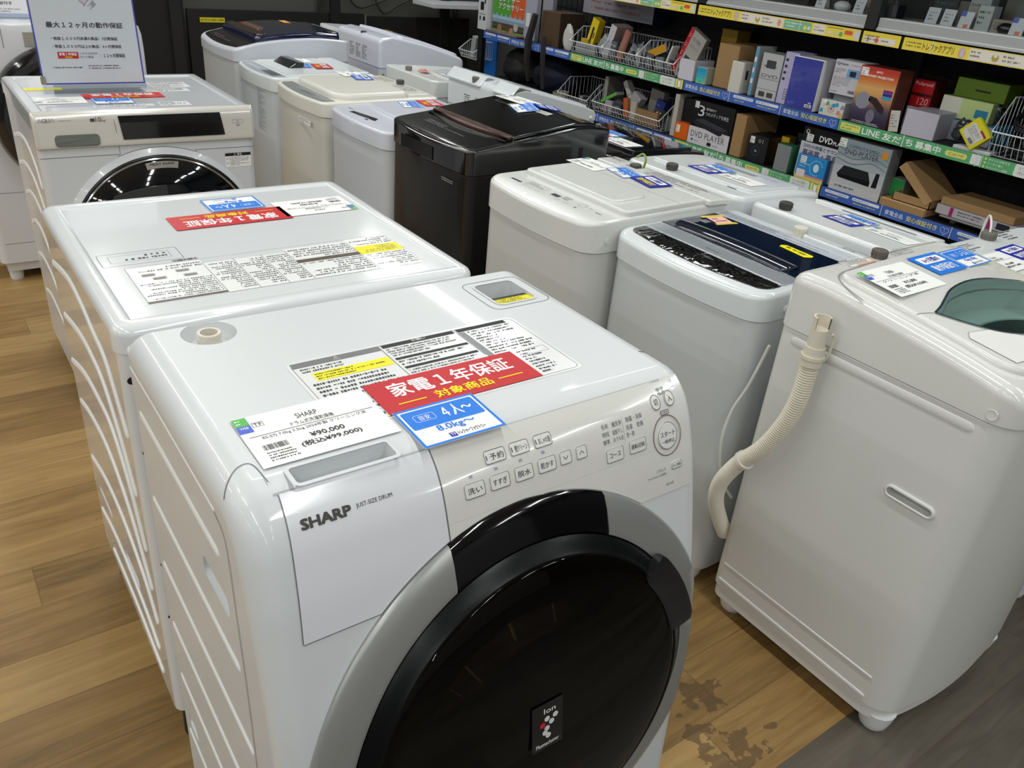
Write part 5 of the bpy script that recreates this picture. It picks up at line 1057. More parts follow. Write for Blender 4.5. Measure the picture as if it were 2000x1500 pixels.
def p_yellow(mb, S, u, w=.88):
    mb.rect(S, u, 0, u+w, HH, SYEL); B_ = mat('6A5A20', .5, noise=0); LB = mat('EDE4DA', .5, noise=0)
    mb.fine(S, u+.012, .034, u+.075, .010, 2, B_, .0006, 21, 1)
    if w < .3:
        mb.rect(S, u+.01, .004, u+w-.02, .026, LB, .0006); mb.text('2', S, u+.02, .007, u+.032, .024, B_, .0009); mb.disc(S, u+.065, .015, .009, mat('E0603A', .5), .0009, 10); mb.fine(S, u+.085, .022, u+w-.03, .010, 1, B_, .0009, 22, 1); return
    mb.text('トレファクアプリ', S, u+.082, .008, u+.205, .035, B_, .0007, True); mb.disc(S, u+.235, .020, .014, mat('E8A88E', .5), .0006, 12, .018); mb.rr(S, u+.230, .006, u+.243, .034, .003, mat('C9C6E0', .5), .0008)
    mb.rect(S, u+.262, .003, u+.50, .040, LB, .0006); mb.fine(S, u+.268, .036, u+.335, .010, 2, B_, .0009, 23, .9); mb.disc(S, u+.358, .021, .013, mat('B9A94A', .5), .0009, 14); mb.disc(S, u+.358, .028, .007, mat('EDE4DA', .5), .0012, 10)
    mb.fine(S, u+.385, .036, u+.455, .010, 2, B_, .0009, 24, .9); mb.disc(S, u+.478, .021, .010, mat('E8A070', .5), .0009, 12, .014)
    mb.rr(S, u+.505, .004, u+.645, .039, .006, mat('7DBE9C', .5), .0008); mb.fine(S, u+.515, .034, u+.600, .010, 2, mat('E8F2EC', .5, noise=0), .0011, 25, .9); mb.disc(S, u+.615, .018, .009, SYEL, .0011, 10); mb.disc(S, u+.634, .018, .008, mat('CFE6DC', .5), .0011, 10)
    if w < .75: return
    mb.rect(S, u+.655, .004, u+.715, .039, LB, .0006); mb.fine(S, u+.66, .034, u+.71, .012, 2, B_, .0009, 26, .9)
    for k, c_ in enumerate(('E9D9C6', 'D9CDB9', '5FAE6A')): mb.disc(S, u+.738+.027*k, .016, .009, mat(c_, .5), .0008, 12)
    mb.rr(S, u+.808, .018, u+.845, .033, .004, mat('E2583A', .5), .0008); mb.rect(S, u+.725, .034, u+.80, .036, B_, .0007)
    mb.rect(S, u+.853, .005, u+.877, .038, mat('D9D5DC', .5), .0006)
def bay(i, yl, yr):
    nm = ('farthest bay, holding the picture-covered carton', 'second bay from the far end, holding wire baskets', 'middle bay, holding the tall cardboard and blue cartons', 'near bay, holding the sunset-coloured carton', 'bay mostly outside the right picture edge')[i]
    b = thing('shelving_unit', 'black metal shelving, '+nm, 'shelf', (XS+.22, (yl+yr)/2, 0), 0, 'black store shelving')
    mb = MB(); mb.box(XS+.40, XS+.44, yl-.050, yl-.001, 0, 1.9, BLACKM, .003); mb.build('upright', b, world=True)
    if i >= 1:
        mb = MB(); mb.box(XS-.012, XS+.03, yl-.050, yl-.001, 1.212, 1.62, BLACKM, .003); mb.build('showcase_post', b, world=True)
    mb = MB()      # wire grid back
    x = XS+.40; n = int((yl-yr)/.05)
    for k in range(n+1): y = yl-.004-(yl-yr-.008)*k/n; mb.box(x-.0015, x+.0015, y-.0015, y+.0015, .1, 1.17, BWIRE)
    for k in range(15): z = .15+k*.07; mb.box(x-.003, x, yr+.003, yl-.003, z-.0015, z+.0015, BWIRE)
    mb.build('grid_back', b, world=True, smooth=False)
    mb = MB(); mb.box(XS+.43, XS+.45, yr+.001, yl-.001, 0, 1.9, mat('191A1C', .7)); mb.build('back_panel', b, world=True, smooth=False)
    for k, (zt, z_) in enumerate(((ZT_, 'top'), (ZM, 'mid'), (ZL, 'low'), (.12, 'base'))):
        if i == 0 and k == 0: continue
        mb = MB(); mb.box(XS+.002, XS+.43, yr+.003, yl-.003, zt-.040, zt-.002, SHB, .002); sh = mb.build('shelf_board', b, world=True)
        if k == 3: continue
        S = strip_frame(yl, zt); mb = MB()
        if k == 0:
            if i == 2: p_yellow(mb, S, .010, .88)
            elif i == 3: p_yellow(mb, S, .002, .165); p_yellow(mb, S, .180, .715)
            else: p_yellow(mb, S, .008, .885)
        elif k == 1:
            if i == 1 or i == 3: p_green(mb, S, 0)
            elif i == 0: p_pills(mb, S, 0); p_heart(mb, S, .30); p_pills(mb, S, .60)
            else: p_heart(mb, S, 0); p_pills(mb, S, .30); p_heart(mb, S, .60)
        else:
            if i == 2: p_green(mb, S, 0)
            else: p_pills(mb, S, 0); p_heart(mb, S, .30); p_pills(mb, S, .60)
        st = mb.build('label_strip', sh, world=True, smooth=False)
        mb = MB()
        for a in (.2975, .5975): slabS(mb, S, a-.0012, -.001, a+.0012, .044, 0, .0022, mat('D5DAE2', .3))
        mb.build('strip_clip', sh, world=True, smooth=False)
    if i >= 1:
        mb = MB(); mb.box(XS-.002, XS+.10, yr+.003, yl-.052, 1.215, 1.258, mat('B5B7B8', .35, metal=.3), .004); mb.box(XS-.006, XS+.02, yr+.003, yl-.052, 1.2105, 1.222, mat('C0C2C3', .35, metal=.3), .002); mb.build('showcase_ledge', b, world=True)
        mb = MB(); mb.box(XS+.10, XS+.42, yr+.005, yl-.005, 1.207, 1.252, mat('8A8C8E', .5), .001); mb.build('showcase_floor', b, world=True)
        mb = MB(); mb.rect(flat((XS+.11, yl-.03, 1.259), (0, -1, 0), (0, 0, 1), (-1, 0, 0)), 0, 0, yl-yr-.06, .36, glassy('EEF2F2'), 0); mb.build('glass_pane', b, world=True, smooth=False)
        mb = MB(); mb.box(XS+.0, XS+.43, yr+.002, yl-.002, 1.62, 1.66, BLACKM); mb.build('showcase_top', b, world=True)
    return b
for i, (a, b_) in enumerate(BAYS): bay(i, a, b_)

# ---- goods: local u to the right, v into the shelf, w up; origin front lower left
FR = flat((0, 0, 0), (1, 0, 0), (0, 0, 1))
def goods(name, label, cat, x, yl, z, w, d, h, front, side=None, deco=None, yaw=0, tip=0, lean=0, group=None, b=.0015, rot=None):
    side = side or front; mb = MB(); mb.box(0, w, 0, d, 0, h, side, b, 1)
    mb.rect(FR, b, b, w-b, h-b, front, .0004)
    if deco: deco(mb, w, h)
    m = Matrix.Translation((x, yl, z)) @ Matrix.Rotation(math.radians(-90+yaw), 4, 'Z') @ Matrix.Rotation(math.radians(tip), 4, 'Y') @ Matrix.Rotation(math.radians(lean), 4, 'X')
    o = mb.build(name, mw=m, smooth=False); return tag(o, label, cat, group)
def sticker(mb, u, v, w=.022, h=.026, sd=1):
    mb.rect(FR, u, v-h, u+w, v, PAPER, .0009); mb.fine(FR, u+.002, v-.002, u+w-.002, v-h+.002, 3, INKG, .0012, sd)
zm = ZM-.0015; zl = ZL-.0015
def d_plain(sd, rows=4, m=INKG): return lambda mb, w, h: mb.fine(FR, w*.12, h*.85, w*.88, h*.2, rows, m, .0007, sd)
goods('carton', 'plain white carton beside the near wire basket, left of the turquoise box', 'box', XS+.02, 3.022, zm, .100, .14, .095, mat('D3D0DA', .5))
def dk(mb, w, h):
    for k, c_ in enumerate(('74C9A4', '55BFB4', '3AB4C4', '2AA6CC', '1E9CC8')): mb.rect(FR, .001, h*.18*k+.001, w-.001, h*.18*(k+1), mat(c_, .4), .0006)
    mb.fine(FR, w*.35, h*.2, w*.6, h*.08, 1, INK, .0009, 3)
goods('phone_box', 'small turquoise to green box beside the plain white carton', 'box', XS+.02, 2.900, zm, .062, .07, .075, mat('1E9CC8', .4), mat('B9BFB0', .5), dk)
goods('carton', 'tall brown cardboard carton on the middle shelf, stamped TABLE', 'box', XS+.05, 2.815, zm, .125, .22, .195, CARD, CARD)
goods('carton', 'white narrow carton with black side slot, in front of the tall cardboard carton', 'box', XS+.005, 2.680, zm, .070, .08, .135, mat('D2CEC6', .5), mat('C6C2BA', .5), lambda mb, w, h: mb.rr(flat((w, 0, 0), (0, 1, 0), (0, 0, 1)), .025, h*.45, .040, h*.75, .004, INK, .0006))
goods('blister_pack', 'thin cyan and silver upright pack right of the narrow white carton', 'package', XS+.03, 2.580, zm, .018, .12, .212, mat('5FA8CF', .3), mat('B5BABF', .25), d_plain(7, 3, mat('E9F2F6', .4)))
def dk(mb, w, h):
    mb.rect(FR, w*.15, h*.70, w*.75, h*.74, INKG, .0007); mb.rr(FR, w*.25, h*.68, w*.70, h*.85, .004, mat('3C3F43', .4), .0009)
    mb.text('DVD', FR, w*.12, h*.48, w*.9, h*.55, mat('4A4D50', .4, noise=0), .0009); mb.rect(FR, .002, h*.44, w-.002, h*.452, INKG, .0009); mb.rect(FR, .002, h*.22, w-.002, h*.23, INKG, .0009)
    mb.rr(FR, w*.15, h*.06, w*.45, h*.17, .004, mat('4B4346', .4), .0009); mb.rr(FR, w*.55, h*.06, w*.85, h*.17, .004, mat('4B4346', .4), .0009)
goods('carton', 'grey and white carton printed DVD, on the middle shelf', 'box', XS+.02, 2.527, zm, .115, .10, .196, mat('C2C2C4', .4), mat('8C8E90', .5), dk)
def dk(mb, w, h):
    for k in range(4): mb.rr(FR, w*.1, h*(.82-.12*k), w*.3, h*(.87-.12*k), .002, mat('34343C', .4), .0007)
    for i in range(5):
        for j in range(3): mb.rect(FR, w*.42+j*w*.14, h*(.10+.045*i), w*.52+j*w*.14, h*(.125+.045*i), INKG, .0007)
goods('carton', 'lavender carton wrapped in film, left of the royal blue carton', 'box', XS+.02, 2.407, zm, .072, .12, .216, mat('BDB6DA', .3, coat=.3), mat('A9A4C6', .4), dk)
def dk(mb, w, h): mb.rect(FR, w*.70, h*.06, w*.93, h*.12, PAPER, .0009); mb.barcode(FR, w*.72, h*.068, w*.91, h*.11, INK, .0012); mb.text('✿✿', FR, w*.80, h*.14, w*.9, h*.165, WTXT, .0009); mb.fine(FR, w*.08, h*.12, w*.35, h*.05, 3, mat('8A92C8', .4), .0009, 9)
goods('carton', 'royal blue carton wrapped in crinkled clear film, jutting over the shelf edge', 'box', XS-.012, 2.336, zm+.004, .150, .14, .205, mat('26319A', .16, coat=.8, bump=.6, nscale=40), mat('C9C9CC', .4), dk)
goods('carton', 'grey carton under the white device carton with a blue picture', 'box', XS+.06, 2.150, zm, .135, .12, .088, mat('8F9096', .5))
def dk(mb, w, h):
    mb.text('Qriom', FR, w*.06, h*.84, w*.45, h*.93, INK, .0007, True); mb.fine(FR, w*.55, h*.91, w*.92, h*.87, 1, INK, .0007, 11); mb.rect(FR, w*.48, h*.52, w*.92, h*.77, mat('7FB2E0', .4), .0007); mb.rr(FR, w*.58, h*.56, w*.80, h*.72, .004, mat('22262C', .4), .0009)
    mb.fine(FR, w*.06, h*.76, w*.42, h*.62, 3, INK, .0007, 12); mb.fine(FR, w*.06, h*.52, w*.7, h*.22, 6, INKG, .0007, 13); mb.barcode(FR, w*.66, h*.08, w*.90, h*.17, INK, .0007); mb.fine(FR, w*.06, h*.10, w*.3, h*.05, 1, INK, .0007, 14)
goods('carton', 'white carton with a blue device picture, standing on a grey carton', 'box', XS+.035, 2.163, zm+.0885, .135, .10, .134, mat('D5D2DA', .45), mat('C3C1C8', .5), dk)
def dk(mb, w, h):
    mb.ring(FR, w*.48, h*.5, h*.2, h*.24, mat('C76A7C', .4), .0007); mb.disc(FR, w*.48, h*.5, h*.10, mat('C76A7C', .4), .0007)
    for a, b_, c_ in ((.55, .72, '2C9BC8'), (.68, .80, '2C9BC8'), (.80, .35, 'E0808C'), (.30, .78, '4FB06A'), (.10, .30, '2C9BC8'), (.92, .70, '8E88B8'), (.90, .2, 'D9C04A')): mb.poly([FR(w*a+p*.009, h*b_+q_*.009, .0009) for p, q_ in ((-1, -1), (1, -.6), (.6, 1), (-.5, .8))], mat(c_, .4))
    sticker(mb, w*.08, h*.95, .02, .028, 15)
goods('carton', 'small cream carton with colourful confetti print, in front of the grey carton', 'box', XS+.008, 2.168, zm, .118, .045, .064, mat('DAD8CC', .4), mat('B9B9C0', .4), dk)
def dk(mb, w, h):
    cols = ('1E2238', '262B45', '333A55', '4A4A5C', '8A6A58', 'C08A58', 'D8A862', 'E0B070', 'D88A4A', 'CF6A38', 'C24028', 'B92A28')
    def mixc(a, b_, f_): return ''.join('%02X' % int(int(a[i:i+2], 16)*(1-f_)+int(b_[i:i+2], 16)*f_) for i in (0, 2, 4))
    for k in range(33):
        p_ = k/3; i_ = min(int(p_), 10); mb.rect(FR, .001, h*k/33+.0004, w-.001, h*(k+1)/33, mat(mixc(cols[i_], cols[i_+1], p_-i_), .35), .0006)
    mb.disc(FR, w*.26, h*.42, w*.19, mat('8E8E9C', .4), .0009, 24); mb.poly([FR(w*a, h*b_, .0009) for a, b_ in ((.42, .52), (.60, .50), (.85, .36), (.86, .25), (.72, .28), (.55, .38), (.40, .44))], mat('2A1C1E', .4)); mb.disc(FR, w*.55, h*.18, w*.11, mat('777488', .4), .0009, 18, w*.15)
    mb.rect(FR, w*.40, h*.90, w*.60, h*.95, mat('D83030', .4), .0009); mb.text('SATU', FR, w*.42, h*.908, w*.58, h*.942, WTXT, .0012, True); mb.text('SUNSET PROJECTION', FR, w*.22, h*.82, w*.88, h*.865, WTXT, .0009, True)
    for k, c_ in enumerate(('2A9AD0', '20308A', '7A2A80')): mb.rect(FR, w*.72, h*(.50+.055*k), w*.96, h*(.55+.055*k), mat(c_, .4), .0009)
    mb.fine(FR, w*.1, h*.07, w*.85, h*.02, 2, WTXT, .0009, 16); sticker(mb, w*.03, h*.97, .032, .030, 17)
goods('carton', 'large carton printed like an orange sunset over a dark blue base', 'box', XS+.0, 2.018, zm, .172, .10, .222, mat('B92A28', .35), mat('5A2A20', .4), dk)
goods('carton', 'white carton behind the pale carton, carrying the red box', 'box', XS+.14, 1.860, zm, .11, .12, .09, mat('C2C4CC', .5))
def dk(mb, w, h): mb.text('120', FR, w*.40, h*.1, w*.9, h*.35, mat('E0A8A8', .4), .0009); mb.rect(FR, .001, h*.40, w-.001, h*.5, mat('3A0A0A', .4), .0007); mb.text('Polaroid', FR, w*.1, h*.78, w*.9, h*.9, mat('E8C0C0', .4), .0009)
goods('carton', 'red and black box numbered 120 standing on a white carton', 'box', XS+.15, 1.865, zm+.0905, .090, .09, .105, mat('B01820', .35), mat('4A0E12', .4), dk)
goods('carton', 'pale plain carton with a slanting lid, right of the sunset-printed carton', 'box', XS+.012, 1.782, zm, .130, .16, .098, mat('BEBBC8', .45), mat('A9A7B4', .5), yaw=5)
goods('leaflet', 'cream folded leaflet leaning between the sunset carton and the pale carton', 'paper', XS+.002, 1.830, zm, .040, .002, .080, mat('C8C4BC', .5), None, d_plain(19, 5), tip=-8)
def blob(name, label, cat, cx, cy, z0, rx_, ry_, rz_, m, seed, grp=None, nz=.25, n1=22, n2=30):
    from mathutils import noise
    mb = MB(); rings = []; off = Vector((seed*3.7, seed*1.3, 0))
    for i in range(n1):
        t_ = math.pi*(i+.05)/(n1-1+.1); ring = []
        for k in range(n2):
            a = 2*math.pi*k/n2; d = Vector((math.sin(t_)*math.cos(a), math.sin(t_)*math.sin(a), -math.cos(t_)))
            q = 1+nz*(1.5*noise.noise(d*1.6+off)+1.1*abs(noise.noise(d*4+off))+.5*abs(noise.noise(d*9+off))-.3)
            ring.append((cx+rx_*d.x*q, cy+ry_*d.y*q, max(z0, z0+rz_*(d.z*q+.8))))
        rings.append(ring)
    mb.loft(rings, m); o = mb.build(name, sharp=50); return tag(o, label, cat, grp)
PLB = mat('17181A', .18, coat=.8, bump=.8, nscale=60); PLG = mat('8C8F92', .15, coat=.8, bump=.8, nscale=50); PLW = mat('C6C5C0', .2, coat=.6, bump=.8, nscale=45)
blob('plastic_bag', 'crumpled black plastic bag standing behind the pale carton', 'bag', XS+.24, 1.585, zm, .05, .06, .095, PLB, 3)
blob('plastic_bag', 'small dark plastic bag in front of the pale carton, at the shelf edge', 'bag', XS+.11, 1.590, zm+.013, .028, .035, .042, mat('3A3C40', .2, coat=.7, bump=.8, nscale=60), 4)
goods('white_cloth', 'flat white wrapper lying at the shelf edge under the yellow pack', 'package', XS+.005, 1.56, zm, .14, .06, .012, mat('C9C9CA', .5))
goods('carton', 'olive green carton at the back of the near bay', 'box', XS+.20, 1.72, zm+.155, .20, .12, .070, mat('6E8F1C', .4), mat('5C7A18', .4), lambda mb, w, h: mb.rect(FR, w*.4, h*.4, w*.7, h*.5, mat('1A2A08', .5), .0007))
goods('carton', 'pale green and white carton beneath the olive green one', 'box', XS+.17, 1.74, zm+.078, .20, .14, .0765, mat('BFD08A', .4), mat('9EAE72', .4), lambda mb, w, h: (mb.rect(FR, .001, .001, w*.4, h-.001, mat('D2D2C4', .4), .0007), mb.rect(FR, w*.7, h*.2, w*.95, h*.6, mat('2A7FA0', .4), .0007)))
goods('carton', 'blue-topped grey carton lowest in the stack at the back of the near bay', 'box', XS+.15, 1.70, zm, .20, .16, .0765, mat('9EA3AC', .4), mat('2A7FA0', .4))
def dk(mb, w, h): mb.rr(FR, w*.10, h*.12, w*.86, h*.80, .006, mat('D6D3CC', .4), .0007); mb.fine(FR, w*.16, h*.70, w*.8, h*.35, 5, INKG, .0010, 21); mb.rect(FR, w*.55, h*.78, w*.92, h*.88, mat('B02030', .4), .0010); mb.barcode(FR, w*.5, h*.15, w*.8, h*.3, INK, .0010)
goods('blister_pack', 'bright yellow pack standing on its corner beside the near wire basket', 'package', XS-.004, 1.553, zm+.066, .088, .03, .080, mat('D9D21A', .35), mat('B5AE14', .4), dk, tip=44)
# lower shelf of the middle bay
goods('panel', 'white upright slab at the left end of the lower middle shelf', 'panel', XS+.03, 3.020, zl, .030, .22, .205, mat('C2BDB4', .5))
goods('carton', 'black upright box behind the orange carton', 'box', XS+.06, 2.985, zl, .10, .18, .195, mat('0C0C0E', .3, coat=.3))
goods('carton', 'small orange carton with a white price sticker', 'box', XS+.015, 2.975, zl, .092, .05, .080, mat('E2640E', .4), mat('C85810', .4), lambda mb, w, h: sticker(mb, w*.1, h*.85, .026, .036, 22))
def dk(mb, w, h):
    mb.rect(FR, .001, .001, w-.001, h*.40, mat('D6D3DA', .4), .0006); q = mat('DCDCE0', .4, noise=0)
    mb.text('3', FR, w*.16, h*.66, w*.31, h*.90, q, .0009); mb.text('簡単操作で', FR, w*.34, h*.82, w*.58, h*.88, q, .0009); mb.text('つのメディアを再生', FR, w*.34, h*.70, w*.90, h*.79, q, .0009)
    mb.poly([FR(w*a, h*b_, .0009) for a, b_ in ((.10, .46), (.75, .33), (.93, .43), (.93, .50), (.30, .62), (.10, .54))], mat('26272B', .3)); mb.poly([FR(w*a, h*b_, .0012) for a, b_ in ((.10, .545), (.75, .44), (.93, .505), (.30, .62))], mat('3B3D42', .3)); mb.disc(FR, w*.84, h*.36, .010, mat('C4C4C8', .3), .0014, 16)
    mb.text('DVD PLAYER', FR, w*.07, h*.17, w*.90, h*.31, mat('55565A', .4, noise=0), .0009); mb.disc(FR, w*.12, h*.10, .006, mat('3A3E90', .4), .0009); mb.fine(FR, w*.18, h*.12, w*.4, h*.07, 1, INKG, .0009, 23); mb.rect(FR, w*.5, h*.05, w*.6, h*.13, INK, .0009); mb.fine(FR, w*.64, h*.11, w*.9, h*.06, 1, INKG, .0009, 24); sticker(mb, w*.06, h*.97, .026, .030, 25)
goods('carton', 'black and white player carton with a big numeral three', 'box', XS+.01, 2.876, zl, .266, .07, .208, mat('0E0E11', .35), mat('1A1A1C', .4), dk)
goods('carton', 'brown cardboard carton on the lower shelf between two black cartons', 'box', XS+.02, 2.606, zl, .066, .24, .192, CARD, CARD)
goods('carton', 'dark carton numbered 01 with a round speaker picture', 'box', XS+.03, 2.512, zl, .112, .14, .122, mat('1C1D22', .35), mat('101013', .4), lambda mb, w, h: (mb.text('01', FR, w*.5, h*.74, w*.75, h*.88, mat('A8A8B0', .4), .0009), mb.ring(FR, w*.45, h*.42, .020, .023, mat('44464E', .4), .0009), mb.disc(FR, w*.45, h*.42, .006, mat('9A9AA2', .4), .0009), sticker(mb, w*.08, h*.92, .026, .030, 26)))
goods('blister_pack', 'yellow upright pack in the gap beside the silver pack', 'package', XS+.12, 2.40, zl, .045, .05, .13, mat('C9A40E', .4), mat('8A7410', .4), d_plain(27, 4, INK))
goods('carton', 'navy and grey packages stack in the dark gap of the lower shelf', 'box', XS+.18, 2.36, zl, .10, .12, .15, mat('22263A', .4), None, d_plain(28, 5, mat('5A6078', .4)))
goods('blister_pack', 'silver ribbed upright pack with a green side', 'package', XS+.01, 2.332, zl, .078, .06, .118, mat('A2A5A8', .25, metal=.4), mat('2F6F50', .4), lambda mb, w, h: [mb.rect(FR, w*.08+k*w*.085, h*.06, w*.10+k*w*.085, h*.94, mat('85888C', .3), .0007) for k in range(11)])
def dk(mb, w, h):
    mb.rect(FR, .001, .001, w-.001, h*.70, mat('CFCFD8', .4), .0006); mb.text('DVD', FR, w*.38, h*.76, w*.66, h*.87, WTXT, .0009, True); mb.text('PLAYER', FR, w*.68, h*.765, w*.98, h*.83, WTXT, .0009, True)
    mb.text('DVDの映像とサウンドを', FR, w*.08, h*.585, w*.98, h*.665, mat('4A4E70', .4, noise=0), .0009, True); mb.text('高画質・高音質', FR, w*.08, h*.43, w*.98, h*.56, mat('33375C', .4, noise=0), .0009, True); mb.ring(FR, w*.10, h*.90, .006, .009, WTXT, .0009); sticker(mb, w*.10, h*.86, .034, .030, 29)
goods('carton', 'black and white carton advertising sound and picture quality of a player', 'box', XS+.045, 2.240, zl, .235, .06, .215, mat('101013', .35), mat('1A1A1C', .4), dk)
def dk(mb, w, h):
    mb.disc(FR, w*.68, h*.58, .014, mat('D3E6F4', .4), .0009, 16, .018); mb.ring(FR, w*.68, h*.58, .030, .033, mat('8CCBEF', .4), .0008, 20, 300); mb.rect(FR, .001, .001, w-.001, h*.14, mat('D9CE6A', .4), .0007); mb.rect(FR, w*.3, h*.14, w-.001, h*.22, mat('D98A90', .4), .0007); mb.rect(FR, w*.05, h*.10, w*.34, h*.40, mat('E8D8D6', .4), .0009)
    mb.fine(FR, w*.1, h*.70, w*.5, h*.48, 2, mat('BFE2F8', .4), .0009, 30); sticker(mb, w*.10, h*.95, .030, .028, 31)
goods('carton', 'bright blue pictured pack in front of the sound and picture quality carton', 'box', XS+.002, 2.205, zl, .150, .03, .105, mat('2E8ED2', .3, coat=.3), mat('1F5C96', .4), dk)
def dk(mb, w, h):
    for k, c_ in enumerate(('C9C9CC', 'C2C4C8', 'B9BEC3', 'A9B2B8', '98A5AD', '8C9BA4')): mb.rect(FR, .001, h*k/6+.0005, w-.001, h*(k+1)/6, mat(c_, .35), .0006)
    for k in range(3): strip_line(mb, smooth_pts([(w*.02, h*(.62+.1*k)), (w*.35, h*(.56+.1*k)), (w*.7, h*(.66+.1*k)), (w*.98, h*(.58+.1*k))], 5), .005, mat('7A8C94', .35), FR, .0008)
    q = mat('4C5258', .4, noise=0); mb.text('COMPACT & SIMPLE', FR, w*.20, h*.86, w*.78, h*.91, q, .0011); mb.text('DVD PLAYER', FR, w*.15, h*.72, w*.80, h*.83, q, .0011)
    mb.rect(FR, w*.84, h*.80, w*.95, h*.93, mat('E0922A', .4), .0011); mb.poly([FR(w*a, h*b_, .0011) for a, b_ in ((.10, .32), (.14, .26), (.76, .24), (.76, .32), (.68, .50), (.20, .50))], mat('15171A', .3)); mb.poly([FR(w*a, h*b_, .0013) for a, b_ in ((.12, .33), (.74, .33), (.67, .49), (.21, .49))], mat('25282C', .3)); mb.poly([FR(w*a, h*b_, .0011) for a, b_ in ((.80, .24), (.90, .25), (.90, .52), (.83, .52))], mat('1D2024', .3))
    mb.fine(FR, w*.12, h*.14, w*.5, h*.06, 1, mat('1E4A80', .4), .0011, 32, 1); sticker(mb, w*.0, h*.99, .034, .032, 33)
goods('carton', 'pale grey-blue carton printed COMPACT & SIMPLE DVD PLAYER', 'box', XS+.005, 2.026, zl, .242, .075, .214, mat('8C9BA4', .35), mat('7C7E82', .45), dk)
goods('blister_pack', 'green and grey small pack behind the open cardboard tray', 'package', XS+.07, 1.790, zl+.0315, .060, .06, .070, mat('2F9A4C', .4), mat('9A9C9A', .4))
goods('carton', 'flat cardboard box lowest in front of the open cardboard tray', 'box', XS+.0, 1.775, zl, .195, .20, .031, CARD, CARD)
# open tray with raised lid
tr = thing('cardboard_tray', 'open cardboard tray with its lid raised, lying on the flat cardboard box', 'box', (XS+.12, 1.66, zl+.032))
mb = MB(); z0 = zl+.0315; y0, y1, x0, x1 = 1.575, 1.735, XS+.015, XS+.215
mb.box(x0, x1, y0, y1, z0, z0+.003, CARD); mb.box(x0, x0+.003, y0, y1, z0, z0+.032, CARD); mb.box(x0, x1, y0, y0+.003, z0, z0+.032, CARD); mb.box(x0, x1, y1-.003, y1, z0, z0+.032, CARD); mb.box(x1-.003, x1, y0, y1, z0, z0+.032, CARD); mb.build('tray', tr, world=True, smooth=False)
mb = MB(); C0, C1 = Vector((x0, y0-.002, z0+.034)), Vector((x1, y0-.002, z0+.034)); dv = Vector((.01, .155, .115)); nn = Vector((0, -.6, .8))*.003; sd_ = Vector((-.02, -.015, .022))
P = [C0, C1, C1+dv, C0+dv]; mb.add(P+[p+nn for p in P], [[3, 2, 1, 0], [4, 5, 6, 7], [0, 1, 5, 4], [1, 2, 6, 5], [2, 3, 7, 6], [3, 0, 4, 7]], CARD)
Q = [C0, C0+dv, C0+dv+Vector((-.004, .02, -.024)), C0+Vector((-.004, .018, -.022))]; mb.add(Q+[p+Vector((.003, 0, 0)) for p in Q], [[3, 2, 1, 0], [4, 5, 6, 7], [0, 1, 5, 4], [1, 2, 6, 5], [2, 3, 7, 6], [3, 0, 4, 7]], CARD); mb.build('lid', tr, world=True, smooth=False)
rk = thing('laptop_stand', 'grey flat stand carrying the white and magenta box on the lower shelf', 'stand', (XS+.10, 1.40, zl))
mb = MB(); mb.box(XS+.02, XS+.30, 1.18, 1.53, zl+.020, zl+.028, mat('8D8E8B', .35, metal=.4), .003); mb.build('top_plate', rk, world=True)
for y in (1.22, 1.49): MB().box(XS+.06, XS+.09, y-.01, y+.01, zl, zl+.021, mat('6C6D6B', .4)).build('leg', rk, world=True)
def dk(mb, w, h):
    for a in (.16, .60): mb.rect(FR, w*a, .001, w*a+.014, h-.001, mat('B0206A', .4), .0007)
    mb.rect(FR, w*.70, h*.2, w*.84, h*.85, mat('1E2430', .4), .0007); mb.fine(FR, w*.26, h*.85, w*.55, h*.25, 2, INK, .0007, 34)
goods('carton', 'white and magenta flat box beneath the near cardboard box', 'box', XS+.03, 1.555, zl+.0285, .34, .20, .036, mat('BDB8C0', .4), mat('A39FA6', .4), dk)
goods('carton', 'flat cardboard box topmost on the white and magenta box', 'box', XS+.04, 1.550, zl+.0650, .29, .20, .028, CARD, CARD, yaw=-3)
# ---- wire baskets
def basket(label, yl, yr, z0, hf=.060, hb=.135, x0=XS+.008, dp=.26, grp='white wire baskets on the shelves', ch=0):
    b = thing('wire_basket', label, 'basket', (x0+dp/2, (yl+yr)/2, z0), 0, grp); x1 = x0+dp; xf = x0+.025; zb = z0+.003
    mb = MB(); R = .0028
    mb.tube([(x0, yr, z0+hf), (x0, yl, z0+hf), (x0+.09, yl, z0+hb), (x1, yl, z0+hb), (x1, yr, z0+hb), (x0+.09, yr, z0+hb), (x0, yr, z0+hf)], R, WIRE, 8, False); mb.build('rim', b, world=True)
    r = .0013
    def wires(name, segs):
        m_ = MB()
        for A_, B_ in segs: m_.tube([A_, B_], r, WIRE, 5, False)
        m_.build(name, b, world=True, wn=False)
    n = max(4, int((yl-yr)/.021)); ys = [yr+(yl-yr)*k/n for k in range(n+1)]
    wires('front_wires', [((x0, y, z0+hf), (xf, y, zb)) for y in ys]+[((x0+.012, yr, z0+hf*.5), (x0+.012, yl, z0+hf*.5))])
    wires('back_wires', [((x1, y, z0+hb), (x1, y, zb)) for y in ys[::1]])
    def side(y): return [((x0+.001+(dp)*k/9, y, z0+interp(dp*k/9, [(0, hf), (.09, hb), (dp, hb)])), (max(xf, x0+dp*k/9), y, zb)) for k in range(10)]
    wires('side_wires', side(yl)); wires('side_wires', side(yr))
    wires('bottom_wires', [((xf, y, zb), (x1, y, zb)) for y in ys[::2]]+[((xf, yr, zb), (xf, yl, zb)), ((x1, yr, zb), (x1, yl, zb))])
    return b
basket('white wire basket farthest left on the green-labelled middle shelf, holding the yellow box', 3.886, 3.612, zm)
basket('white wire basket in the centre of three, holding the copper-coloured pouch', 3.606, 3.332, zm)
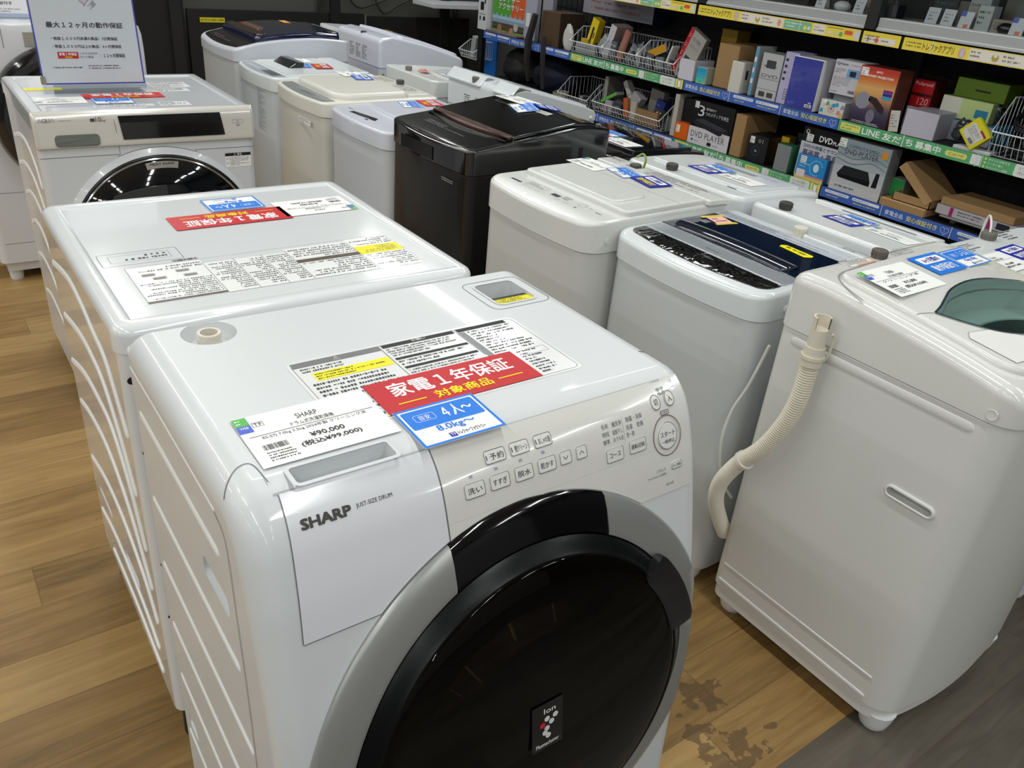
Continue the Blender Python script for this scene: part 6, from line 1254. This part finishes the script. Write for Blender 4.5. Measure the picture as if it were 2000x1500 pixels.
basket('white wire basket nearest of three, holding the red-edged tablet box', 3.326, 3.052, zm)
basket('white wire basket on the lower shelf with black cables, behind the sloping washer', 3.949, 3.676, zl, .045, .13)
basket('wide white wire basket on the lower shelf holding the bright green box', 3.630, 3.086, zl, .055, .13)
basket('white wire basket at the right picture edge filled with black cables', 1.440, 1.060, zm, .085, .20)
g = goods
zb = zm+.006
def dyel(mb, w, h): mb.rect(FR, w*.36, h*.25, w*.62, h*.75, INK, .0007); mb.fine(FR, w*.7, h*.8, w*.85, h*.3, 1, INK, .0007, 41)
g('carton', 'yellow box with black print standing in the far left wire basket', 'box', XS+.06, 3.815, zb+.02, .060, .045, .180, mat('E4C70E', .35), mat('B8A00C', .4), dyel, tip=17)
g('blister_pack', 'yellow pack with a grey label beneath the tall yellow box', 'package', XS+.045, 3.830, zb, .060, .02, .075, mat('B59C10', .4))
g('carton', 'small grey-white box tilted beside the tall yellow box', 'box', XS+.07, 3.720, zb+.045, .065, .03, .095, mat('A9A8A4', .4), None, d_plain(42, 3), tip=38)
g('carton', 'wide pale grey flat box lying against the front of the far left basket', 'box', XS+.040, 3.865, zb, .170, .02, .052, mat('9A9A9C', .4), None, d_plain(43, 1))
g('carton', 'tall white and dusty pink tablet box leaning in the far left basket', 'box', XS+.06, 3.655, zb+.010, .050, .12, .175, mat('C6C6CC', .4), mat('9C8280', .45), tip=17)
g('pouch', 'copper-coloured pouch standing in the centre wire basket', 'pouch', XS+.055, 3.540, zb+.01, .045, .02, .165, mat('A56A56', .3, coat=.3), None, None, tip=19, b=.006)
g('carton', 'slim violet packet lying across the back of the centre basket', 'package', XS+.13, 3.470, zb+.085, .150, .03, .028, mat('4A4280', .25, coat=.5), mat('2A2640', .3), d_plain(44, 1, WTXT), tip=8)
for k, (yy, xx, w, h, tp, col, lab) in enumerate(((3.59, .05, .05, .10, 6, '4C4F52', 'dark grey film pouch at the left of the centre basket'), (3.50, .08, .05, .12, 30, '6C6E70', 'grey film pouch tilted in the centre basket'), (3.46, .05, .06, .09, 40, '2C2E30', 'black cable pouch tilted in the centre basket'), (3.41, .09, .06, .13, 28, '54565A', 'smoky cable pouch at the back of the centre basket'), (3.385, .05, .04, .07, 5, '8E9092', 'light grey packet at the right of the centre basket'), (3.30, .05, .05, .075, 4, '5A5C5E', 'grey packet at the left of the red-edged box basket'), (3.22, .045, .06, .065, -6, '7A7C7E', 'mid grey pouch in the red-edged box basket'), (3.15, .045, .05, .070, 5, '3E4042', 'charcoal pouch at the right of the red-edged box basket'))):
    g('pouch', lab, 'pouch', XS+xx, yy, zb, w, .018, h, mat(col, .2, coat=.6, bump=.5, nscale=60), None, d_plain(45+k, 3, mat('B9B9B9', .4)), tip=tp, b=.005)
g('carton', 'amber and grey envelope bent over the near of the three baskets', 'package', XS+.06, 3.285, zb+.045, .130, .012, .040, mat('C9930E', .4), mat('9A98A0', .4), tip=-24)
g('card_box', 'white slim packet sticking out below the red-edged box', 'package', XS+.03, 3.135, zb+.05, .012, .05, .09, mat('D2D2D0', .4), tip=20)
def dk(mb, w, h):
    mb.rect(FR, .001, .001, w*.22, h-.001, mat('B81824', .35), .0007); mb.text('電子書籍', FR, w*.34, h*.80, w*.80, h*.88, INKG, .0009); mb.text('タブレット', FR, w*.34, h*.66, w*.85, h*.74, INKG, .0009); mb.rect(FR, w*.34, h*.10, w*.90, h*.48, mat('1F3A44', .3), .0009); mb.disc(FR, w*.62, h*.28, w*.16, mat('6A2A34', .4), .0011, 14)
    for k in range(4): mb.fine(FR, w*.06, h*(.9-.2*k), w*.15, h*(.8-.2*k), 2, mat('F0C8B0', .4), .0009, 60+k, 1)
g('carton', 'large tablet box with a red edge leaning in the near of the three baskets', 'box', XS+.05, 3.105, zb+.02, .120, .03, .235, mat('A9A59E', .35), mat('7A7772', .4), dk, tip=24)
g('carton', 'brown carton seen edge-on behind the red-edged tablet box', 'box', XS+.25, 2.99, zm, .10, .10, .24, mat('A8860E', .5))
blob('plastic_bag', 'clear crumpled plastic sleeve standing left of the far left basket', 'bag', XS+.05, 3.950, zm, .016, .042, .078, PLW, 8, None, .12)
g('carton', 'dark grey block behind the clear plastic sleeve', 'box', XS+.09, 3.945, zm, .05, .05, .11, mat('202123', .5))
zc = zl+.006
g('carton', 'upright grey-beige box at the left of the wide lower basket', 'box', XS+.07, 3.610, zc, .030, .12, .185, mat('8F8B84', .45), mat('6C6963', .5))
g('carton', 'bright green slim box slanting in the wide lower basket', 'box', XS+.045, 3.60, zc+.06, .018, .06, .135, mat('5FB83C', .35), mat('8C8A90', .4), tip=62)
g('carton', 'white box with a small blue label slanting in the wide lower basket', 'box', XS+.07, 3.44, zc+.02, .070, .05, .150, mat('A5A2A2', .4), None, lambda mb, w, h: mb.rect(FR, w*.3, h*.3, w*.8, h*.4, mat('2A3A90', .4), .0007), tip=30)
g('carton', 'long white earphone box crossing the wide lower basket', 'box', XS+.09, 3.385, zc+.045, .030, .04, .160, mat('B5B2AE', .4), None, lambda mb, w, h: mb.disc(FR, w*.5, h*.5, .004, INK, .0007), tip=-38)
g('carton', 'grey-brown upright box near the middle of the wide lower basket', 'box', XS+.12, 3.300, zc+.04, .10, .04, .140, mat('7C7873', .45), None, tip=6)
g('carton', 'dark blue box tilted in the wide lower basket', 'box', XS+.10, 3.235, zc+.03, .065, .04, .110, mat('1C2A6A', .4), None, d_plain(70, 3, mat('6A7AC0', .4)), tip=12)
g('envelope', 'brown kraft padded envelope in the wide lower basket', 'envelope', XS+.040, 3.300, zc, .165, .02, .075, mat('96744C', .6, bump=.4), None, None, tip=0)
g('pouch', 'orange and white packet in the middle of the wide lower basket', 'pouch', XS+.05, 3.40, zc, .035, .015, .105, mat('B8602C', .4), None, tip=-12)
g('pouch', 'clear packet with magenta stripe at the left of the wide lower basket', 'pouch', XS+.045, 3.560, zc, .060, .015, .070, mat('A8A4A8', .2, coat=.5), None, lambda mb, w, h: mb.rect(FR, w*.3, .002, w*.55, h*.6, mat('A0206A', .4), .0007))
g('pouch', 'dark packet left of the orange and white packet', 'pouch', XS+.045, 3.485, zc, .060, .015, .065, mat('3A3C44', .3, coat=.5), None, d_plain(71, 3, mat('A8A8B0', .4)))
g('pouch', 'tall cream packet upright beside the orange and white packet', 'pouch', XS+.048, 3.355, zc, .045, .015, .100, mat('B9B2A2', .4), None)
for k, (yy, col, lab) in enumerate(((3.20, '5C4A3C', 'brown paper parcel at the right of the wide lower basket'), (3.15, '6A6C6E', 'grey connector pouch at the right end of the wide lower basket'))): g('pouch', lab, 'pouch', XS+.10, yy, zc, .05, .04, .075, mat(col, .4), None, tip=25)
def coil(name, label, cx, cy, cz, r0, n, m, tilt=0, rad=.004):
    P = [(cx+r0*math.cos(a)*(1-.02*k/8), cy+r0*1.2*math.sin(a), cz+.0035*k/6+tilt*math.cos(a)) for k, a in enumerate([2*math.pi*i/14 for i in range(14*n)])]
    mb = MB(); mb.tube(P, rad, m, 6); return tag(mb.build(name), label, 'cable')
coil('cable', 'coiled black cable lying in the lower basket behind the sloping washer', XS+.12, 3.78, zc+.03, .055, 3, BLACKM, .01)
coil('cable', 'coiled cream cable left of the lower black-cable basket', XS+.08, 4.00, zl+.012, .045, 3, mat('A39C84', .5), .006)
g('adapter', 'grey power adapter on the coiled black cable', 'adapter', XS+.06, 3.80, zc+.010, .060, .04, .035, mat('8A8A88', .45), None, yaw=20)
coil('cable', 'coiled black cable in the basket at the right picture edge', XS+.10, 1.32, zm+.03, .06, 4, BLACKM, .015, .005); coil('cable', 'second black cable loop higher in the basket at the right picture edge', XS+.12, 1.36, zm+.12, .05, 3, BLACKM, .03, .005)
blob('plastic_bag', 'smoky plastic bag of parts in the basket at the right picture edge', 'bag', XS+.17, 1.30, zm+.006, .07, .07, .055, mat('6A6C70', .2, coat=.7, bump=.8, nscale=60), 12)
for k, (cx, cy, z_, a, b_, c_, col, lab) in enumerate((
    (.10, 3.77, zb, .06, .05, .045, '3C3E42', 'dark crumpled film bag at the bottom of the far left basket'),
    (.13, 3.68, zb, .05, .04, .05, '7E8084', 'grey crumpled film bag behind the white and pink tablet box'),
    (.11, 3.53, zb, .06, .05, .055, '55585C', 'smoky film bag behind the copper-coloured pouch'),
    (.14, 3.42, zb, .07, .06, .065, '2C2E34', 'black crumpled film bag at the back of the centre basket'),
    (.09, 3.38, zb, .04, .035, .05, '9A9CA0', 'light grey film bag at the right end of the centre basket'),
    (.13, 3.24, zb, .07, .06, .050, '4A4C50', 'charcoal film bag at the back of the nearest of three baskets'),
    (.08, 3.12, zb, .05, .04, .040, '8A8C90', 'pale grey film bag beneath the red-edged tablet box'),
    (.12, 3.52, zc, .06, .05, .045, '6E6C70', 'grey film bag beneath the bright green slim box'),
    (.10, 3.17, zc, .06, .05, .050, '45403C', 'brownish film bag at the right end of the wide lower basket'),
    (.15, 3.34, zc, .07, .06, .055, '3A3A40', 'dark film bag at the back of the wide lower basket'))):
    blob('plastic_bag', lab, 'bag', XS+cx, cy, z_, a*.8, b_*.8, c_, mat(col, .18, coat=.7, bump=.8, nscale=60), 40+k, None, .22, 16, 22)
# ---- far bay goods
def dk(mb, w, h):
    for k in range(5): mb.rect(FR, .001, h*(.40-.08*k)*1+.001, w-.001, h*(.48-.08*k), mat(('86A8C8', '9AB4C8', '7C94A8', '4A4038', '3A3430')[k], .4), .0006)
    mb.rect(FR, .001, h*.48, w*.75, h*.995, mat('4E9A34', .4), .0006); mb.rect(FR, w*.6, h*.5, w-.001, h*.995, mat('C8582C', .4), .0007); mb.rect(FR, w*.3, h*.86, w*.9, h*.995, mat('4A7F96', .4), .0008)
    for k in range(7): mb.disc(FR, w*(.07+.143*k), h*.49, w*.07, mat('4E9A34' if k < 4 else 'C8582C', .4), .0009, 12)
    for i, (s_, v) in enumerate((('ピクチャー', .72), ('アクセサリー', .56))):
        mb.text(s_, FR, w*.18-.003, h*v-.003, w*(.82+.12*i)+.003, h*(v+.14)+.003, mat('4A4A48', .4), .0011, True); mb.text(s_, FR, w*.18, h*v, w*(.82+.12*i), h*(v+.14), mat('D6DACC', .4), .0014, True)
    for a, b_, c_ in ((.25, .12, '8A6A50'), (.50, .16, '5A3A20'), (.75, .20, 'A9A9A4'), (.62, .08, '9A7A5A')): mb.disc(FR, w*a, h*b_, w*.07, mat(c_, .5), .0012, 12)
g('carton', 'large carton covered with green and orange pictures at the far end of the shelves', 'box', XS+.05, 4.740, zm, .350, .12, .255, mat('4E9A34', .4), mat('C9CACB', .4), dk)
g('carton', 'white narrow carton face with device pictures at the far shelf end', 'box', XS+.02, 4.865, zm, .100, .13, .250, mat('C4C6C8', .4), None, lambda mb, w, h: (mb.rect(FR, .001, h*.88, w-.001, h-.001, mat('B8603A', .4), .0007), mb.rect(FR, w*.1, h*.80, w*.9, h*.83, mat('1E2A60', .4), .0007), mb.rr(FR, w*.25, h*.46, w*.65, h*.66, .006, INK, .0007), mb.rect(FR, w*.7, h*.62, w*.85, h*.74, INK, .0007), mb.rect(FR, .1*w, h*.36, .9*w, h*.38, INKG, .0007), mb.rr(FR, w*.2, h*.22, w*.35, h*.32, .002, INK, .0007), mb.rr(FR, w*.6, h*.22, w*.85, h*.32, .002, INK, .0007)))
g('panel', 'pale lavender-grey upright panel right of the picture-covered carton', 'panel', XS+.05, 4.385, zm, .110, .03, .32, mat('9C9CAC', .5)); g('panel', 'second pale upright panel with a beige stripe near the dark carton', 'panel', XS+.09, 4.275, zm, .10, .03, .34, mat('8E8E9C', .5), None, lambda mb, w, h: mb.rect(FR, w*.1, h*.3, w*.25, h-.001, mat('A89C80', .5), .0007))
g('carton', 'dark brown cardboard carton behind the black strap', 'box', XS+.03, 4.190, zm, .175, .18, .185, mat('4A3620', .7, bump=.2), mat('3C2C1C', .7))
g('magazine', 'plastic-wrapped flat magazine lying over the far shelf edge', 'magazine', XS-.012, 4.72, zm+.004, .34, .16, .012, mat('6C6560', .2, coat=.7), mat('7A5C56', .3, coat=.6))
g('tag', 'white hanging tag on the black strap', 'tag', XS-.030, 4.268, zm+.085, .040, .001, .075, mat('D2D3D6', .45))
mb = MB(); mb.tube([(XS-.012, 4.20, zm+.16), (XS-.022, 4.235, zm+.02), (XS-.020, 4.24, zm-.10), (XS-.01, 4.22, zm-.22)], .010, mat('1B1715', .6), 6, True, [.020, .024, .022, .012]); tag(mb.build('strap'), 'black bag strap hanging over the far shelf edge', 'strap')
mb = MB(); mb.tube([(XS-.010, 4.10, zm+.05), (XS-.016, 4.09, zm-.05), (XS-.010, 4.07, zm-.24)], .008, mat('171311', .6), 6, True, [.015, .017, .012]); tag(mb.build('strap'), 'second dark strap hanging right of the tagged strap', 'strap')
blob('backpack', 'dark navy backpack on the lower far shelf, right of the black bag', 'bag', XS+.20, 4.20, zl, .12, .19, .105, mat('141A2E', .75), 21, None, .12); blob('backpack', 'black bag on the lower far shelf near the wall', 'bag', XS+.20, 4.56, zl, .12, .14, .11, mat('121214', .7), 22, None, .12)
g('carton', 'white long box with blue top lying high behind the dark brown carton', 'box', XS+.26, 4.10, zm+.19, .60, .12, .10, mat('8C8C94', .45), mat('1E2250', .4), d_plain(75, 2, mat('8A4A4A', .5)))
basket('small white wire basket hanging on the far end of the shelving', 5.05, 4.86, .66, .05, .11, XS+.0, .15, 'white wire baskets on the shelves')
g('carton', 'white small device box in the far hanging basket', 'box', XS+.05, 4.99, .668, .05, .05, .14, mat('9AA09E', .4), None, tip=12)
mb = MB(); mb.box(XS+.17, XS+.18, 4.84, 5.06, .45, .86, mat('2470C8', .4)); tag(mb.build('poster', smooth=False), 'blue panel behind the far hanging basket', 'panel')
# ---- goods in the glass showcases
zs_ = 1.2525; r = random.Random(5)
def pc(label, y, x=XS+.155, sc=1, col='D2D4DA', deco=None): g('price_tag', label, 'price tag', x, y, zs_, .050*sc, .002, .060*sc, mat(col, .4), None, deco or (lambda mb, w, h: mb.fine(FR, w*.2, h*.8, w*.8, h*.2, 3, INKG, .0007, 80)), lean=-12)
pc('white price tag standing left of the white earphone case', 2.420); pc('white price tag right of the grey headset in the showcase', 2.230); pc('white price tag at the right end of the middle showcase', 2.150)
pc('white price tag at the left of the near showcase', 1.905); pc('white price tag second from the left in the near showcase', 1.840); db = lambda mb, w, h: (mb.rect(FR, .001, h*.7, w*.4, h-.001, mat('3A5AC8', .4), .0007), mb.rect(FR, w*.45, h*.05, w*.8, h*.25, mat('E0703A', .4), .0007))
pc('tag with blue and orange corners in the near showcase', 1.770, deco=db); pc('tag with blue and orange corners nearest the right picture edge', 1.575, deco=db)
blob('earphone_case', 'white rounded earphone case in the middle showcase', 'case', XS+.19, 2.305, zs_, .03, .038, .022, mat('D8D8DA', .25), 31, None, .02)
blob('earphone_case', 'dark glossy rounded earphone case in the near showcase', 'case', XS+.19, 1.60, zs_+.0, .03, .035, .022, mat('17181A', .12, coat=.8), 32, None, .02)
mb = MB(); mb.tube([(XS+.2, 2.335+.045*math.cos(a), zs_+.045+.05*math.sin(a)) for a in [math.radians(-60+300*k/20) for k in range(21)]], .003, mat('3A3A3C', .3), 8); tag(mb.build('headband'), 'thin dark headband standing in the middle showcase', 'headset')
for k, (y, x, w, h, col, lab) in enumerate(((2.62, .20, .13, .035, '2A2826', 'dark low device at the far left of the middle showcase'), (2.215, .22, .085, .075, '8C7A72', 'taupe headset box in the middle showcase'), (2.10, .19, .05, .05, '2B2D30', 'black small device by the right post of the middle showcase'), (1.945, .26, .10, .10, '3A3E40', 'dark box at the left back of the near showcase'), (1.86, .27, .09, .09, '6A6862', 'taupe box behind the tags in the near showcase'), (1.80, .26, .08, .15, 'A9AEB0', 'silver-grey box at the back of the near showcase'), (1.77, .20, .075, .080, '9C9A92', 'grey-beige box with a black slot in the near showcase'), (1.715, .175, .055, .085, 'B9BFC0', 'pale upright box right of the grey-beige box'), (1.67, .27, .13, .13, '5C5A55', 'dull brown panel box at the back of the near showcase'), (1.655, .18, .090, .045, '9A9084', 'champagne camera box in the near showcase'), (1.56, .27, .10, .15, 'A2A8AA', 'silver box at the right back of the near showcase'), (1.52, .20, .10, .05, '777268', 'taupe low box at the right end of the near showcase'), (2.52, .26, .10, .07, '8E8A86', 'grey box at the back of the middle showcase'), (3.3, .2, .3, .05, '77797B', 'low grey box in the far showcase'))):
    g('carton', lab, 'box', XS+x, y, zs_, w, .06, h, mat(col, .35), None, d_plain(200+k, 3, mat('55565A', .4)) if k % 2 else None)

# ================================================================== back wall
YB = 6.02
def bpan(x0, x1, z0, z1, m, name, label, d=.03):
    return tag(MB().box(x0, x1, YB-d, YB, z0, z1, m, .002).build(name, smooth=False), label, 'panel')
BP = mat('060607', .6)
bpan(1.66, 2.935, 0, .815, BP, 'black_board', 'black low board against the back wall carrying a yellow sticker'); bpan(2.955, 3.86, 0, .80, BP, 'black_board', 'black low board against the back wall, next to the shelving')
bpan(.2, 1.64, 0, .885, BP, 'black_board', 'black low board against the back wall, left of the black post')
for x, lab in ((1.585, 'black post on the back wall, left of the yellow sticker'), (2.70, 'thin black post in the middle of the back wall'), (3.62, 'black post on the back wall near the shelving')): tag(MB().box(x-.04, x+.035, YB-.06, YB-.031, 0, 2.2, BLACKM, .002).build('post', smooth=False), lab, 'post')
tag(MB().box(2.938, 2.952, YB-.034, YB-.004, 0, .81, mat('5A5A58', .5)).build('trim_strip', smooth=False), 'thin grey strip between the two black boards on the back wall', 'trim')
mb = MB(); S = flat((1.74, YB-.0305, .735), (1, 0, 0), (0, 0, 1)); mb.rect(S, 0, 0, .165, .03, mat('C9BC1A', .5), .0006); mb.fine(S, .008, .024, .157, .006, 1, INK, .0010, 90, 1); tag(mb.build('sticker', smooth=False), 'yellow sticker strip on the black back board', 'sticker')
tag(MB().box(3.35, 4.0-.02, YB-.34, YB-.01, .895, .925, mat('C9CBD0', .4), .003).build('wall_shelf'), 'white wall shelf high on the back wall', 'shelf')
def cable(pts, label, r_=.006): mb = MB(); mb.tube(smooth_pts(pts, 6), r_, mat('1C1C1C', .6), 6); tag(mb.build('cable'), label, 'cable')
for k, (x, w_, d_) in enumerate(((2.62, .02, .25), (3.05, .35, .12), (3.25, .30, .16), (3.70, .05, .30), (3.78, .04, .25))):
    cable([(x-w_, YB+.05, 1.25), (x-w_*.5, YB+.045, 1.25-.25-d_), (x, YB+.045, .90-d_*.2), (x+w_*.6, YB+.045, 1.0-d_*.1), (x+w_, YB+.05, 1.3)], ('dark cable running down beside the thin black post', 'dark cable hanging in a wide loop on the back wall', 'dark cable hanging in a lower loop beneath the wide one', 'dark cable dropping beside the post near the shelving', 'dark cable nearest the shelving on the back wall')[k])
mb = MB(); mb.box(XS+.02, XS+.05, 4.80, 4.85, 0, 1.9, BLACKM); tag(mb.build('post', smooth=False), 'black upright post at the far end of the shelving', 'post')
